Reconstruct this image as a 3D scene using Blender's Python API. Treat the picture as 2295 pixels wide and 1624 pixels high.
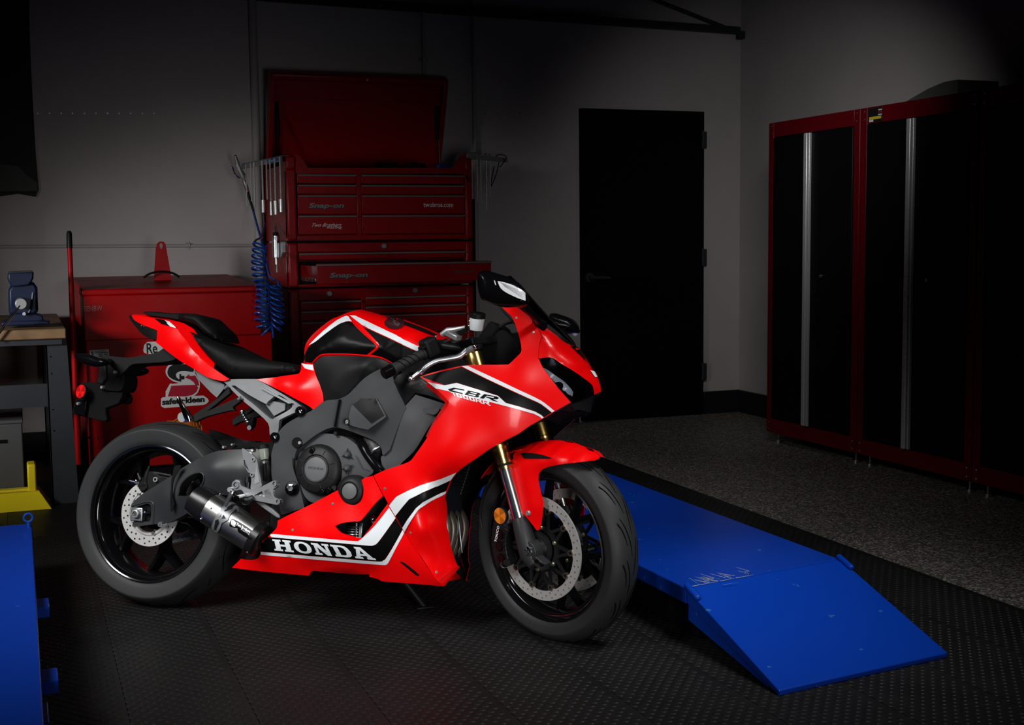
import bpy, bmesh, math, random
import numpy as np
from mathutils import Vector, Matrix
from mathutils.geometry import delaunay_2d_cdt
from mathutils.bvhtree import BVHTree

for o in list(bpy.data.objects):
    bpy.data.objects.remove(o, do_unlink=True)
SC = bpy.context.scene
COL = SC.collection
random.seed(7)
R_ = math.radians

# ------------------------------------------------------------------ camera
IW, IH = 2295, 1624
FPX, PITCH, ROLL, YAW, CAMH = 2866.267, 0.0959721, 0.0112666, 0.3677632, 1.2230626
_f = np.array([math.sin(YAW) * math.cos(PITCH), math.cos(YAW) * math.cos(PITCH), -math.sin(PITCH)])
_r0 = np.array([math.cos(YAW), -math.sin(YAW), 0.0])
_d0 = np.cross(_f, _r0)
_r = math.cos(ROLL) * _r0 + math.sin(ROLL) * _d0
_d = -math.sin(ROLL) * _r0 + math.cos(ROLL) * _d0
CAMR = np.array([_r, _d, _f])
CAMO = np.array([0.0, 0.0, CAMH])
cd = bpy.data.cameras.new('camera')
cd.sensor_width = 36.0
cd.sensor_fit = 'HORIZONTAL'
cd.lens = FPX * 36.0 / IW
cd.clip_start = 0.05
cam = bpy.data.objects.new('camera', cd)
COL.objects.link(cam)
cam.matrix_world = Matrix(((_r[0], -_d[0], -_f[0], CAMO[0]), (_r[1], -_d[1], -_f[1], CAMO[1]),
                           (_r[2], -_d[2], -_f[2], CAMO[2]), (0, 0, 0, 1)))
SC.camera = cam

# ------------------------------------------------------------------ world, lights, exposure
wd = bpy.data.worlds.new('world')
SC.world = wd
wd.use_nodes = True
wd.node_tree.nodes['Background'].inputs[0].default_value = (0.8, 0.9, 1.0, 1)
wd.node_tree.nodes['Background'].inputs[1].default_value = 0.0008
SC.view_settings.view_transform = 'Standard'
SC.view_settings.look = 'None'
SC.view_settings.gamma = 1.0
SC.view_settings.use_curve_mapping = False
SC.view_settings.exposure = 0.0


def area(name, loc, target, sx, sy, power, color=(1, 1, 1), spread=180.0, rollz=0.0):
    l = bpy.data.lights.new(name, 'AREA')
    l.shape = 'RECTANGLE'
    l.size, l.size_y = sx, sy
    l.energy = power
    l.color = color
    l.spread = R_(spread)
    o = bpy.data.objects.new(name, l)
    COL.objects.link(o)
    dv = (Vector(target) - Vector(loc)).normalized()
    o.rotation_euler = (dv.to_track_quat('-Z', 'Y') @ Matrix.Rotation(rollz, 3, 'Z').to_quaternion()).to_euler()
    o.location = loc
    return o


area('softbox_left', (-1.35, 2.95, 2.45), (0.50, 4.18, 0.55), 1.8, 1.8, 18, spread=42)
area('strip_light_front', (0.95, 0.6, 0.70), (1.08, 3.7, 0.36), 0.6, 1.3, 4.3, spread=42)
area('wash_light_left', (-2.1, 4.3, 1.40), (0.92, 7.2, 0.55), 0.5, 0.5, 4.6, spread=38)  # unseen light added to wash the left wall, washer and chest side
area('fill_light_over_ramp', (2.3, 2.2, 2.7), (1.88, 3.4, 0.1), 1.0, 0.4, 7.6, spread=58)  # unseen fill added overhead to brighten the ramp and front tyre
area('wash_light_right', (3.0, 4.8, 2.3), (4.72, 7.2, 1.1), 0.6, 0.3, 2.8, spread=70)  # unseen light added to brighten the right wall


# ------------------------------------------------------------------ pixel -> place helpers (2295 x 1624 frame)
def ray(px, py):
    d = CAMR.T @ np.array([(px - IW / 2) / FPX, (py - IH / 2) / FPX, 1.0])
    return CAMO, d


def onY(px, py, Y):
    o, d = ray(px, py)
    return o + (Y - o[1]) / d[1] * d


def onX(px, py, X):
    o, d = ray(px, py)
    return o + (X - o[0]) / d[0] * d


def onZ(px, py, Z):
    o, d = ray(px, py)
    return o + (Z - o[2]) / d[2] * d


def rot(axis, a):
    x, y, z = axis
    K = np.array([[0, -z, y], [z, 0, -x], [-y, x, 0]])
    return np.eye(3) + math.sin(a) * K + (1 - math.cos(a)) * K @ K


# ------------------------------------------------------------------ mesh helpers
MATS = {}


def mk(name, V, F, mat, parent=None, smooth=35, midx=None, bevel=0, seg=2):
    me = bpy.data.meshes.new(name)
    me.from_pydata([tuple(map(float, v)) for v in V], [], [tuple(int(i) for i in f) for f in F])
    for m in (mat if isinstance(mat, (list, tuple)) else [mat]):
        me.materials.append(MATS[m])
    if midx is not None:
        me.polygons.foreach_set('material_index', midx)
    if smooth:
        me.polygons.foreach_set('use_smooth', [True] * len(me.polygons))
        try:
            me.set_sharp_from_angle(angle=R_(smooth))
        except Exception:
            pass
    me.update()
    o = bpy.data.objects.new(name, me)
    COL.objects.link(o)
    if parent is not None:
        o.parent = parent
    if bevel:
        b = o.modifiers.new('bevel', 'BEVEL')
        b.width = bevel
        b.segments = seg
        b.limit_method = 'ANGLE'
        b.angle_limit = R_(32)
    return o


def empty(name, loc=(0, 0, 0), rz=0.0):
    o = bpy.data.objects.new(name, None)
    COL.objects.link(o)
    o.location = loc
    o.rotation_euler = (0, 0, rz)
    o.empty_display_size = 0.05
    return o


def tag(o, label=None, cat=None, group=None, kind=None):
    if label:
        o['label'] = label
    if cat:
        o['category'] = cat
    if group:
        o['group'] = group
    if kind:
        o['kind'] = kind
    return o


def basis(w):
    w = np.asarray(w, float)
    w = w / np.linalg.norm(w)
    a = np.array([0, 0, 1.0]) if abs(w[2]) < 0.9 else np.array([1.0, 0, 0])
    u = np.cross(a, w)
    u /= np.linalg.norm(u)
    return u, np.cross(w, u), w


class G:
    """collects shapes, then links them as ONE mesh object"""

    def __init__(s):
        s.V, s.F, s.M, s.m = [], [], [], 0

    def add(s, V, F):
        n = len(s.V)
        s.V += [tuple(v) for v in V]
        s.F += [tuple(i + n for i in f) for f in F]
        s.M += [s.m] * len(F)
        return s

    def box(s, c, d, Rm=None):
        c = np.array(c, float)
        h = np.array(d, float) / 2
        P = [np.array((x, y, z)) * h for x in (-1, 1) for y in (-1, 1) for z in (-1, 1)]
        if Rm is not None:
            P = [Rm @ p for p in P]
        return s.add([c + p for p in P], [(0, 1, 3, 2), (4, 6, 7, 5), (0, 4, 5, 1), (2, 3, 7, 6), (0, 2, 6, 4), (1, 5, 7, 3)])

    def bx(s, x0, x1, y0, y1, z0, z1):
        return s.box(((x0 + x1) / 2, (y0 + y1) / 2, (z0 + z1) / 2), (abs(x1 - x0), abs(y1 - y0), abs(z1 - z0)))

    def cyl(s, p0, p1, r0, r1=None, n=16, cap=True):
        r1 = r0 if r1 is None else r1
        p0 = np.array(p0, float)
        p1 = np.array(p1, float)
        u, v, w = basis(p1 - p0)
        V = []
        for p, r in ((p0, r0), (p1, r1)):
            for i in range(n):
                a = 2 * math.pi * i / n
                V.append(p + r * (math.cos(a) * u + math.sin(a) * v))
        F = [(i, (i + 1) % n, n + (i + 1) % n, n + i) for i in range(n)]
        if cap:
            F += [tuple(range(n - 1, -1, -1)), tuple(range(n, 2 * n))]
        return s.add(V, F)

    def tube(s, path, r, n=10, cap=True, flat=None):
        path = [np.array(p, float) for p in path]
        m = len(path)
        rs = r if isinstance(r, (list, tuple)) else [r] * m
        V = []
        t = path[1] - path[0]
        u, v, w = basis(t)
        for k in range(m):
            t = path[min(k + 1, m - 1)] - path[max(k - 1, 0)]
            t = t / (np.linalg.norm(t) + 1e-12)
            u = u - t * (u @ t)
            u /= np.linalg.norm(u) + 1e-12
            v = np.cross(t, u)
            for i in range(n):
                a = 2 * math.pi * i / n
                V.append(path[k] + rs[k] * (math.cos(a) * u + math.sin(a) * v))
        F = [(k * n + i, k * n + (i + 1) % n, (k + 1) * n + (i + 1) % n, (k + 1) * n + i) for k in range(m - 1) for i in range(n)]
        if cap:
            F += [tuple(range(n - 1, -1, -1)), tuple(range((m - 1) * n, m * n))]
        return s.add(V, F)

    def lathe(s, prof, c, axis, n=32, a0=0.0, a1=None, closed=False, ref=None):
        """prof: list of (radius, distance along axis)"""
        u, v, w = basis(axis)
        if ref is not None:
            u = np.array(ref, float)
            u = u - w * (u @ w)
            u /= np.linalg.norm(u)
            v = np.cross(w, u)
        full = a1 is None
        a1 = a0 + 2 * math.pi if full else a1
        k = n if full else n + 1
        c = np.array(c, float)
        m = len(prof)
        V = []
        for i in range(k):
            a = a0 + (a1 - a0) * i / n
            e = math.cos(a) * u + math.sin(a) * v
            for r, h in prof:
                V.append(c + r * e + h * w)
        F = []
        for i in range(n):
            j = (i + 1) % k
            for q in range(m if closed else m - 1):
                q2 = (q + 1) % m
                F.append((i * m + q, j * m + q, j * m + q2, i * m + q2))
        return s.add(V, F)

    def prism(s, poly, vec):
        P = [np.array(p, float) for p in poly]
        n = len(P)
        vec = np.array(vec, float)
        V = P + [p + vec for p in P]
        F = [tuple(range(n - 1, -1, -1)), tuple(range(n, 2 * n))] + [(i, (i + 1) % n, n + (i + 1) % n, n + i) for i in range(n)]
        return s.add(V, F)

    def ball(s, c, r, n=12, m=8, sc=(1, 1, 1)):
        c = np.array(c, float)
        V = [c + np.array((0, 0, r * sc[2]))]
        for j in range(1, m):
            b = math.pi * j / m
            for i in range(n):
                a = 2 * math.pi * i / n
                V.append(c + r * np.array((math.sin(b) * math.cos(a) * sc[0], math.sin(b) * math.sin(a) * sc[1], math.cos(b) * sc[2])))
        V.append(c - np.array((0, 0, r * sc[2])))
        F = [(0, 1 + i, 1 + (i + 1) % n) for i in range(n)]
        for j in range(m - 2):
            for i in range(n):
                a = 1 + j * n
                F.append((a + i, a + n + i, a + n + (i + 1) % n, a + (i + 1) % n))
        l = len(V) - 1
        a = 1 + (m - 2) * n
        F += [(a + i, l, a + (i + 1) % n) for i in range(n)]
        return s.add(V, F)

    def obj(s, name, mat, parent=None, smooth=35, bevel=0, seg=2):
        return mk(name, s.V, s.F, mat, parent, smooth, s.M if isinstance(mat, (list, tuple)) else None, bevel, seg)


def spline(pts, closed=True, sub=6, corner=None):
    """Catmull-Rom through pts (any dimension); points flagged in corner stay sharp"""
    P = [np.array(p, float) for p in pts]
    n = len(P)
    corner = corner or [False] * n
    out = []
    for i in range(n if closed else n - 1):
        p1, p2 = P[i], P[(i + 1) % n]
        p0 = P[i - 1] if (closed or i > 0) else p1
        p3 = P[(i + 2) % n] if (closed or i + 2 < n) else p2
        if corner[i]:
            p0 = p1
        if corner[(i + 1) % n]:
            p3 = p2
        if corner[i] and corner[(i + 1) % n]:
            out.append(p1)
            continue
        for k in range(sub):
            t = k / sub
            out.append(0.5 * (2 * p1 + (p2 - p0) * t + (2 * p0 - 5 * p1 + 4 * p2 - p3) * t * t + (3 * p1 - p0 - 3 * p2 + p3) * t ** 3))
    if not closed:
        out.append(P[-1])
    return out


def inside(pts, poly):
    pts = np.asarray(pts, float)
    poly = np.asarray(poly, float)
    x, y = pts[:, 0], pts[:, 1]
    r = np.zeros(len(pts), bool)
    j = len(poly) - 1
    for i in range(len(poly)):
        xi, yi = poly[i]
        xj, yj = poly[j]
        c = ((yi > y) != (yj > y))
        with np.errstate(divide='ignore', invalid='ignore'):
            r ^= c & (x < (xj - xi) * (y - yi) / (yj - yi + 1e-15) + xi)
        j = i
    return r


def bdist(pts, poly):
    pts = np.asarray(pts, float)
    poly = np.asarray(poly, float)
    d = np.full(len(pts), 1e9)
    for i in range(len(poly)):
        a, b = poly[i], poly[(i + 1) % len(poly)]
        e = b - a
        t = np.clip(((pts - a) @ e) / (e @ e + 1e-15), 0, 1)
        d = np.minimum(d, np.linalg.norm(pts - a - t[:, None] * e, axis=1))
    return d


def tri2d(poly, holes=(), step=0.015, rings=()):
    """constrained triangulation of a 2D polygon with inner grid points"""
    poly = np.asarray(poly, float)
    V = [tuple(p) for p in poly]
    E = [(i, (i + 1) % len(poly)) for i in range(len(poly))]
    for h in holes:
        n = len(V)
        V += [tuple(p) for p in h]
        E += [(n + i, n + (i + 1) % len(h)) for i in range(len(h))]
    lo, hi = poly.min(0), poly.max(0)
    gx = np.arange(lo[0] + step * 0.5, hi[0], step)
    gy = np.arange(lo[1] + step * 0.5, hi[1], step * 0.87)
    P = []
    if len(gx) and len(gy):
        P = np.array([(x + (0.5 * step if k % 2 else 0), y) for k, y in enumerate(gy) for x in gx])
        ok = inside(P, poly) & (bdist(P, poly) > max([step * 0.45] + [max(rings) + step * 0.3 if rings else 0]))
        for h in holes:
            ok &= ~inside(P, h) & (bdist(P, np.asarray(h)) > step * 0.3)
        P = list(map(tuple, P[ok]))
    for rr in rings:
        n = len(poly)
        nx = []
        area_ = 0.5 * sum(poly[i][0] * poly[(i + 1) % n][1] - poly[(i + 1) % n][0] * poly[i][1] for i in range(n))
        sg = 1 if area_ > 0 else -1
        for i in range(n):
            t = poly[(i + 1) % n] - poly[i - 1]
            t = t / (np.linalg.norm(t) + 1e-12)
            nx.append(poly[i] + sg * rr * np.array((-t[1], t[0])))
        nx = np.array(nx)
        ok = inside(nx, poly) & (bdist(nx, poly) > rr * 0.85)
        P += list(map(tuple, nx[ok]))
    V += P
    res = delaunay_2d_cdt([Vector(v) for v in V], E, [], 0, 1e-7)
    vo = np.array([tuple(v) for v in res[0]])
    fo = [tuple(f) for f in res[2]]
    cen = np.array([vo[list(f)].mean(0) for f in fo])
    ok = inside(cen, poly)
    for h in holes:
        ok &= ~inside(cen, h)
    fo = [f for f, k in zip(fo, ok) if k]
    # orient ccw
    out = []
    for f in fo:
        a, b, c = vo[f[0]], vo[f[1]], vo[f[2]]
        s = (b[0] - a[0]) * (c[1] - a[1]) - (b[1] - a[1]) * (c[0] - a[0])
        if abs(s) < 1e-14:
            continue
        out.append(f if s > 0 else f[::-1])
    return vo, out


def shell(V, F, off):
    """close a triangulated sheet V,F by a second layer V+off (off: vector or per-vertex list)"""
    V = [np.array(v, float) for v in V]
    n = len(V)
    off = np.asarray(off, float)
    W = [v + (off[i] if off.ndim == 2 else off) for i, v in enumerate(V)]
    cnt = {}
    for f in F:
        for i in range(len(f)):
            a, b = f[i], f[(i + 1) % len(f)]
            cnt[(a, b)] = cnt.get((a, b), 0) + 1
    side = [(b, a, a + n, b + n) for (a, b) in cnt if (b, a) not in cnt]
    return V + W, list(F) + [tuple(i + n for i in f[::-1]) for f in F] + side


def tps(P, y, lam=1e-6):
    P = np.asarray(P, float)
    y = np.asarray(y, float)
    n = len(P)
    D = np.linalg.norm(P[:, None] - P[None], axis=2)
    with np.errstate(divide='ignore', invalid='ignore'):
        K = np.where(D > 0, D * D * np.log(D + 1e-12), 0)
    K = K + lam * np.eye(n)
    Q = np.hstack([np.ones((n, 1)), P])
    A = np.block([[K, Q], [Q.T, np.zeros((3, 3))]])
    s = np.linalg.lstsq(A, np.concatenate([y, np.zeros(3)]), rcond=None)[0]

    def f(X):
        X = np.atleast_2d(np.asarray(X, float))
        D = np.linalg.norm(X[:, None] - P[None], axis=2)
        K = np.where(D > 0, D * D * np.log(D + 1e-12), 0)
        return K @ s[:n] + np.hstack([np.ones((len(X), 1)), X]) @ s[n:]
    return f


def text_mesh(s, bold=0.0, res=3):
    cu = bpy.data.curves.new('lettering', 'FONT')
    cu.body = s
    cu.offset = bold
    cu.resolution_u = res
    cu.fill_mode = 'FRONT'
    o = bpy.data.objects.new('lettering', cu)
    COL.objects.link(o)
    dg = bpy.context.evaluated_depsgraph_get()
    dg.update()
    me = bpy.data.meshes.new_from_object(o.evaluated_get(dg))
    V = np.array([v.co[:2] for v in me.vertices])
    F = [tuple(p.vertices) for p in me.polygons]
    bpy.data.objects.remove(o, do_unlink=True)
    bpy.data.curves.remove(cu)
    bpy.data.meshes.remove(me)
    lo, hi = V.min(0), V.max(0)
    return (V - lo) / (hi - lo), F     # normalised to the unit square


def text_on_plane(name, s, origin, ux, uz, w, h, mat, parent=None, shear=0.0, bold=0.0):
    """lettering in a plane: origin bottom-left, ux/uz unit vectors, width and height in metres"""
    V, F = text_mesh(s, bold)
    ux, uz, origin = (np.array(a, float) for a in (ux, uz, origin))
    return mk(name, [origin + ux * (v[0] * w + v[1] * h * shear) + uz * v[1] * h for v in V], F, mat, parent, smooth=0)


# ------------------------------------------------------------------ materials
def mat(name, col, rough=0.5, metal=0.0, spec=0.5, coat=0.0, noise=0.0, nscale=30.0, bump=0.0, bscale=120.0, trans=0.0, ior=1.45, coat_rough=0.03, emis=None, col2=None, cscale=8.0):
    m = bpy.data.materials.new(name)
    m.use_nodes = True
    nt = m.node_tree
    b = nt.nodes['Principled BSDF']
    b.inputs['Base Color'].default_value = (*col, 1)
    b.inputs['Roughness'].default_value = rough
    b.inputs['Metallic'].default_value = metal
    b.inputs['Specular IOR Level'].default_value = spec
    b.inputs['Coat Weight'].default_value = coat
    b.inputs['Coat Roughness'].default_value = coat_rough
    b.inputs['Transmission Weight'].default_value = trans
    b.inputs['IOR'].default_value = ior
    if emis:
        b.inputs['Emission Color'].default_value = (*emis[0], 1)
        b.inputs['Emission Strength'].default_value = emis[1]
    tc = nt.nodes.new('ShaderNodeTexCoord')
    if noise or col2:
        n = nt.nodes.new('ShaderNodeTexNoise')
        n.inputs['Scale'].default_value = cscale if col2 else nscale
        n.inputs['Detail'].default_value = 5
        nt.links.new(tc.outputs['Object'], n.inputs['Vector'])
        if col2:
            mx = nt.nodes.new('ShaderNodeMix')
            mx.data_type = 'RGBA'
            mx.inputs[6].default_value = (*col, 1)
            mx.inputs[7].default_value = (*col2, 1)
            rp = nt.nodes.new('ShaderNodeValToRGB')
            rp.color_ramp.elements[0].position = 0.4
            rp.color_ramp.elements[1].position = 0.62
            nt.links.new(n.outputs['Fac'], rp.inputs[0])
            nt.links.new(rp.outputs[0], mx.inputs[0])
            nt.links.new(mx.outputs[2], b.inputs['Base Color'])
        if noise:
            mr = nt.nodes.new('ShaderNodeMapRange')
            mr.inputs[3].default_value = max(0, rough - noise)
            mr.inputs[4].default_value = min(1, rough + noise)
            nt.links.new(n.outputs['Fac'], mr.inputs[0])
            nt.links.new(mr.outputs[0], b.inputs['Roughness'])
    if bump:
        n2 = nt.nodes.new('ShaderNodeTexNoise')
        n2.inputs['Scale'].default_value = bscale
        n2.inputs['Detail'].default_value = 4
        nt.links.new(tc.outputs['Object'], n2.inputs['Vector'])
        bp_ = nt.nodes.new('ShaderNodeBump')
        bp_.inputs['Strength'].default_value = bump
        bp_.inputs['Distance'].default_value = 0.002
        nt.links.new(n2.outputs['Fac'], bp_.inputs['Height'])
        nt.links.new(bp_.outputs[0], b.inputs['Normal'])
    MATS[name] = m
    return m


def clear_mat(name, tint, ior=1.3, rough=0.02, opacity=0.15):
    """thin clear plastic: tinted see-through plus surface reflection"""
    m = bpy.data.materials.new(name)
    m.use_nodes = True
    nt = m.node_tree
    nt.nodes.remove(nt.nodes['Principled BSDF'])
    t = nt.nodes.new('ShaderNodeBsdfTransparent')
    t.inputs[0].default_value = (*tint, 1)
    g = nt.nodes.new('ShaderNodeBsdfGlossy')
    g.inputs['Roughness'].default_value = rough
    fr = nt.nodes.new('ShaderNodeFresnel')
    fr.inputs[0].default_value = ior
    mx = nt.nodes.new('ShaderNodeMixShader')
    nt.links.new(fr.outputs[0], mx.inputs[0])
    nt.links.new(t.outputs[0], mx.inputs[1])
    nt.links.new(g.outputs[0], mx.inputs[2])
    nt.links.new(mx.outputs[0], nt.nodes['Material Output'].inputs[0])
    MATS[name] = m
    return m


mat('chest_red', (0.22, 0.002, 0.004), 0.32, spec=0.25, noise=0.08, nscale=12)
mat('chest_red_dark', (0.16, 0.003, 0.005), 0.4, noise=0.1)
mat('washer_red', (0.27, 0.001, 0.002), 0.42, spec=0.14, noise=0.1, nscale=10)
mat('cabinet_red', (0.095, 0.001, 0.004), 0.38, spec=0.2, noise=0.08)
mat('bike_red', (0.66, 0.0006, 0.0012), 0.33, coat=0.16, coat_rough=0.08, noise=0.03, nscale=4, spec=0.18)
mat('bike_black', (0.002, 0.002, 0.002), 0.35, spec=0.09, noise=0.02)
mat('decal_white', (0.58, 0.61, 0.63), 0.35, coat=0.2, coat_rough=0.1, noise=0.03)
mat('black_plastic', (0.0065, 0.0065, 0.0068), 0.52, spec=0.16, noise=0.06, bump=0.05, bscale=300)
mat('black_satin', (0.0055, 0.0057, 0.006), 0.42, spec=0.18, noise=0.05)
mat('black_gloss', (0.0025, 0.0025, 0.003), 0.16, spec=0.13, noise=0.02)
mat('black_matte', (0.004, 0.004, 0.004), 0.8, spec=0.1, noise=0.05)
mat('door_black', (0.0012, 0.0012, 0.0013), 0.7, spec=0.1, noise=0.05)
mat('cabinet_black', (0.0025, 0.0025, 0.0028), 0.5, spec=0.15, noise=0.05)
mat('frame_grey', (0.036, 0.037, 0.039), 0.6, spec=0.12, noise=0.05, bump=0.12, bscale=900)
mat('swingarm_black', (0.018, 0.0185, 0.0195), 0.42, spec=0.35, noise=0.05, bump=0.06, bscale=700)
mat('engine_grey', (0.042, 0.043, 0.045), 0.52, spec=0.25, noise=0.05, bump=0.1, bscale=900)
mat('engine_dark', (0.0075, 0.0075, 0.008), 0.48, spec=0.22, noise=0.05, bump=0.08, bscale=600)
mat('silver', (0.17, 0.175, 0.18), 0.42, metal=0.6, noise=0.05, nscale=60)
mat('steel', (0.55, 0.55, 0.55), 0.28, metal=1.0, noise=0.08, nscale=80)
mat('chrome', (0.75, 0.75, 0.76), 0.08, metal=1.0, noise=0.03)
mat('disc_steel', (0.52, 0.51, 0.49), 0.40, metal=0.55, noise=0.10, nscale=160)
mat('titanium', (0.42, 0.415, 0.405), 0.30, metal=1.0, noise=0.05, nscale=40, col2=(0.36, 0.355, 0.345), cscale=14)
mat('polished', (0.70, 0.72, 0.76), 0.12, metal=1.0, noise=0.03)
mat('gold', (0.62, 0.42, 0.12), 0.24, metal=1.0, noise=0.04)
mat('carbon', (0.005, 0.005, 0.0055), 0.28, spec=0.3, noise=0.05)
mat('rim_black', (0.003, 0.003, 0.0035), 0.14, spec=0.5, coat=0.6, coat_rough=0.06, noise=0.02)
mat('fork_chrome', (0.72, 0.72, 0.73), 0.2, metal=1.0, noise=0.03)
mat('cap_grey', (0.085, 0.086, 0.088), 0.5, spec=0.25, noise=0.05, bump=0.1, bscale=900)
mat('rubber', (0.017, 0.0173, 0.0177), 0.55, noise=0.06, nscale=18, bump=0.06, bscale=260, spec=0.3)
mat('rubber_groove', (0.002, 0.002, 0.002), 0.9, spec=0.05)
mat('seat_black', (0.003, 0.003, 0.003), 0.6, spec=0.12, noise=0.05, bump=0.15, bscale=900)
mat('cup_white', (0.62, 0.66, 0.66), 0.35, noise=0.03)
mat('cup_yellowish', (0.16, 0.18, 0.15), 0.3, noise=0.03)
mat('reflector_red', (0.75, 0.01, 0.01), 0.15, spec=0.8, coat=1)
mat('reflector_red_dark', (0.42, 0.005, 0.008), 0.15, spec=0.8, coat=1)
mat('reflector_orange', (0.55, 0.16, 0.01), 0.2, spec=0.8, coat=1)
mat('reflector_orange_dark', (0.30, 0.085, 0.006), 0.2, spec=0.8, coat=1)
mat('bolt_green', (0.45, 0.50, 0.30), 0.3, metal=0.9)
mat('bronze', (0.25, 0.19, 0.14), 0.35, metal=0.9, noise=0.06)
mat('lamp_lens', (0.74, 0.75, 0.77), 0.2, spec=0.6, metal=0.1, noise=0.1, nscale=60)
mat('alu', (0.55, 0.57, 0.60), 0.30, metal=1.0, noise=0.06)
mat('trim_grey', (0.30, 0.30, 0.30), 0.35, metal=0.6, noise=0.05)
mat('hose_blue', (0.006, 0.055, 0.30), 0.3, spec=0.5, noise=0.04)
mat('vise_blue', (0.005, 0.010, 0.034), 0.4, spec=0.3, noise=0.06)
mat('wood', (0.20, 0.115, 0.05), 0.6, noise=0.05, col2=(0.13, 0.07, 0.03), cscale=9)
mat('bench_grey', (0.024, 0.026, 0.030), 0.5, spec=0.3, noise=0.06)
mat('bin_grey', (0.06, 0.06, 0.06), 0.5, noise=0.06)
mat('tray_yellow', (0.75, 0.58, 0.008), 0.45, noise=0.06)
mat('sticker_white', (0.50, 0.50, 0.49), 0.5, noise=0.03)
mat('sticker_black', (0.006, 0.006, 0.007), 0.5)
mat('sticker_red', (0.30, 0.006, 0.02), 0.5)
mat('sticker_orange', (0.45, 0.10, 0.005), 0.5)
mat('sticker_yellow', (0.5, 0.38, 0.02), 0.5)
mat('sticker_grey', (0.16, 0.17, 0.17), 0.45, metal=0.4)
mat('lettering_pale', (0.62, 0.60, 0.60), 0.5)
mat('lettering_dim', (0.05, 0.035, 0.035), 0.5)
mat('lettering_ghost', (0.32, 0.10, 0.10), 0.6)
mat('cover_text', (0.02, 0.02, 0.02), 0.5)
mat('scratch_and_highlight', (0.55, 0.50, 0.40), 0.5)
mat('scratch_blue', (0.08, 0.25, 0.45), 0.5)
mat('oil_badge', (0.035, 0.010, 0.012), 0.15, coat=0.6)
mat('badge_wing', (0.22, 0.13, 0.14), 0.25, metal=0.7)
mat('banner', (0.008, 0.008, 0.009), 0.8, col2=(0.018, 0.016, 0.016), cscale=3)
mat('baseboard', (0.004, 0.004, 0.005), 0.5, noise=0.05)
mat('pipe_paint', (0.33, 0.31, 0.30), 0.6, noise=0.05)
mat('tool_steel', (0.50, 0.50, 0.50), 0.28, metal=0.45, noise=0.05)
mat('header_steel', (0.10, 0.08, 0.065), 0.4, metal=0.7, noise=0.06)
mat('box_card', (0.055, 0.055, 0.05), 0.8, noise=0.05)
mat('caps_orange', (0.5, 0.12, 0.01), 0.4)
clear_mat('screen', (0.86, 0.87, 0.88), 1.3)
clear_mat('lamp_glass', (0.75, 0.77, 0.80), 1.35)

# lift paint: blue with small chips and scuffs
def paint_mat(name, c, chip, thr, scale):
    m = mat(name, c, 0.32, spec=0.25, noise=0.07, nscale=5)
    nt = m.node_tree
    b = nt.nodes['Principled BSDF']
    tc = [n for n in nt.nodes if n.type == 'TEX_COORD'][0]
    v = nt.nodes.new('ShaderNodeTexNoise')
    v.inputs['Scale'].default_value = scale
    v.inputs['Detail'].default_value = 6
    nt.links.new(tc.outputs['Object'], v.inputs['Vector'])
    r = nt.nodes.new('ShaderNodeValToRGB')
    r.color_ramp.elements[0].position = thr
    r.color_ramp.elements[1].position = thr + 0.02
    nt.links.new(v.outputs['Fac'], r.inputs[0])
    mx = nt.nodes.new('ShaderNodeMix')
    mx.data_type = 'RGBA'
    mx.inputs[6].default_value = (*c, 1)
    mx.inputs[7].default_value = (*chip, 1)
    nt.links.new(r.outputs[0], mx.inputs[0])
    nt.links.new(mx.outputs[2], b.inputs['Base Color'])


paint_mat('lift_blue', (0.0015, 0.034, 0.31), (0.02, 0.10, 0.30), 0.70, 26)

# wall plaster
def wall_mat(name, c):
    m = mat(name, c, 0.85, spec=0.2, bump=0.12, bscale=60, col2=tuple(x * 0.94 for x in c), cscale=2.2)


wall_mat('wall_paint', (0.42, 0.39, 0.38))

# epoxy floor with speckles
m = mat('epoxy', (0.08, 0.075, 0.065), 0.55, bump=0.15, bscale=90)
nt = m.node_tree
b = nt.nodes['Principled BSDF']
tc = [n for n in nt.nodes if n.type == 'TEX_COORD'][0]
vo_ = nt.nodes.new('ShaderNodeTexVoronoi')
vo_.inputs['Scale'].default_value = 130
nt.links.new(tc.outputs['Object'], vo_.inputs['Vector'])
rp = nt.nodes.new('ShaderNodeValToRGB')
rp.color_ramp.interpolation = 'CONSTANT'
for i, (p, c) in enumerate([(0, (0.051, 0.0476, 0.0425)), (0.45, (0.1275, 0.119, 0.102)), (0.7, (0.272, 0.238, 0.204)), (0.88, (0.085, 0.0816, 0.0765))]):
    e = rp.color_ramp.elements[i] if i < 2 else rp.color_ramp.elements.new(p)
    e.position = p
    e.color = (*c, 1)
sx_ = nt.nodes.new('ShaderNodeSeparateColor')
nt.links.new(vo_.outputs['Color'], sx_.inputs[0])
nt.links.new(sx_.outputs[0], rp.inputs[0])
nt.links.new(rp.outputs[0], b.inputs['Base Color'])
mat('mat_rubber', (0.0082, 0.0080, 0.0078), 0.48, spec=0.15, noise=0.12, nscale=3, bump=0.1, bscale=150, col2=(0.0108, 0.0105, 0.0103), cscale=4)

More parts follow.
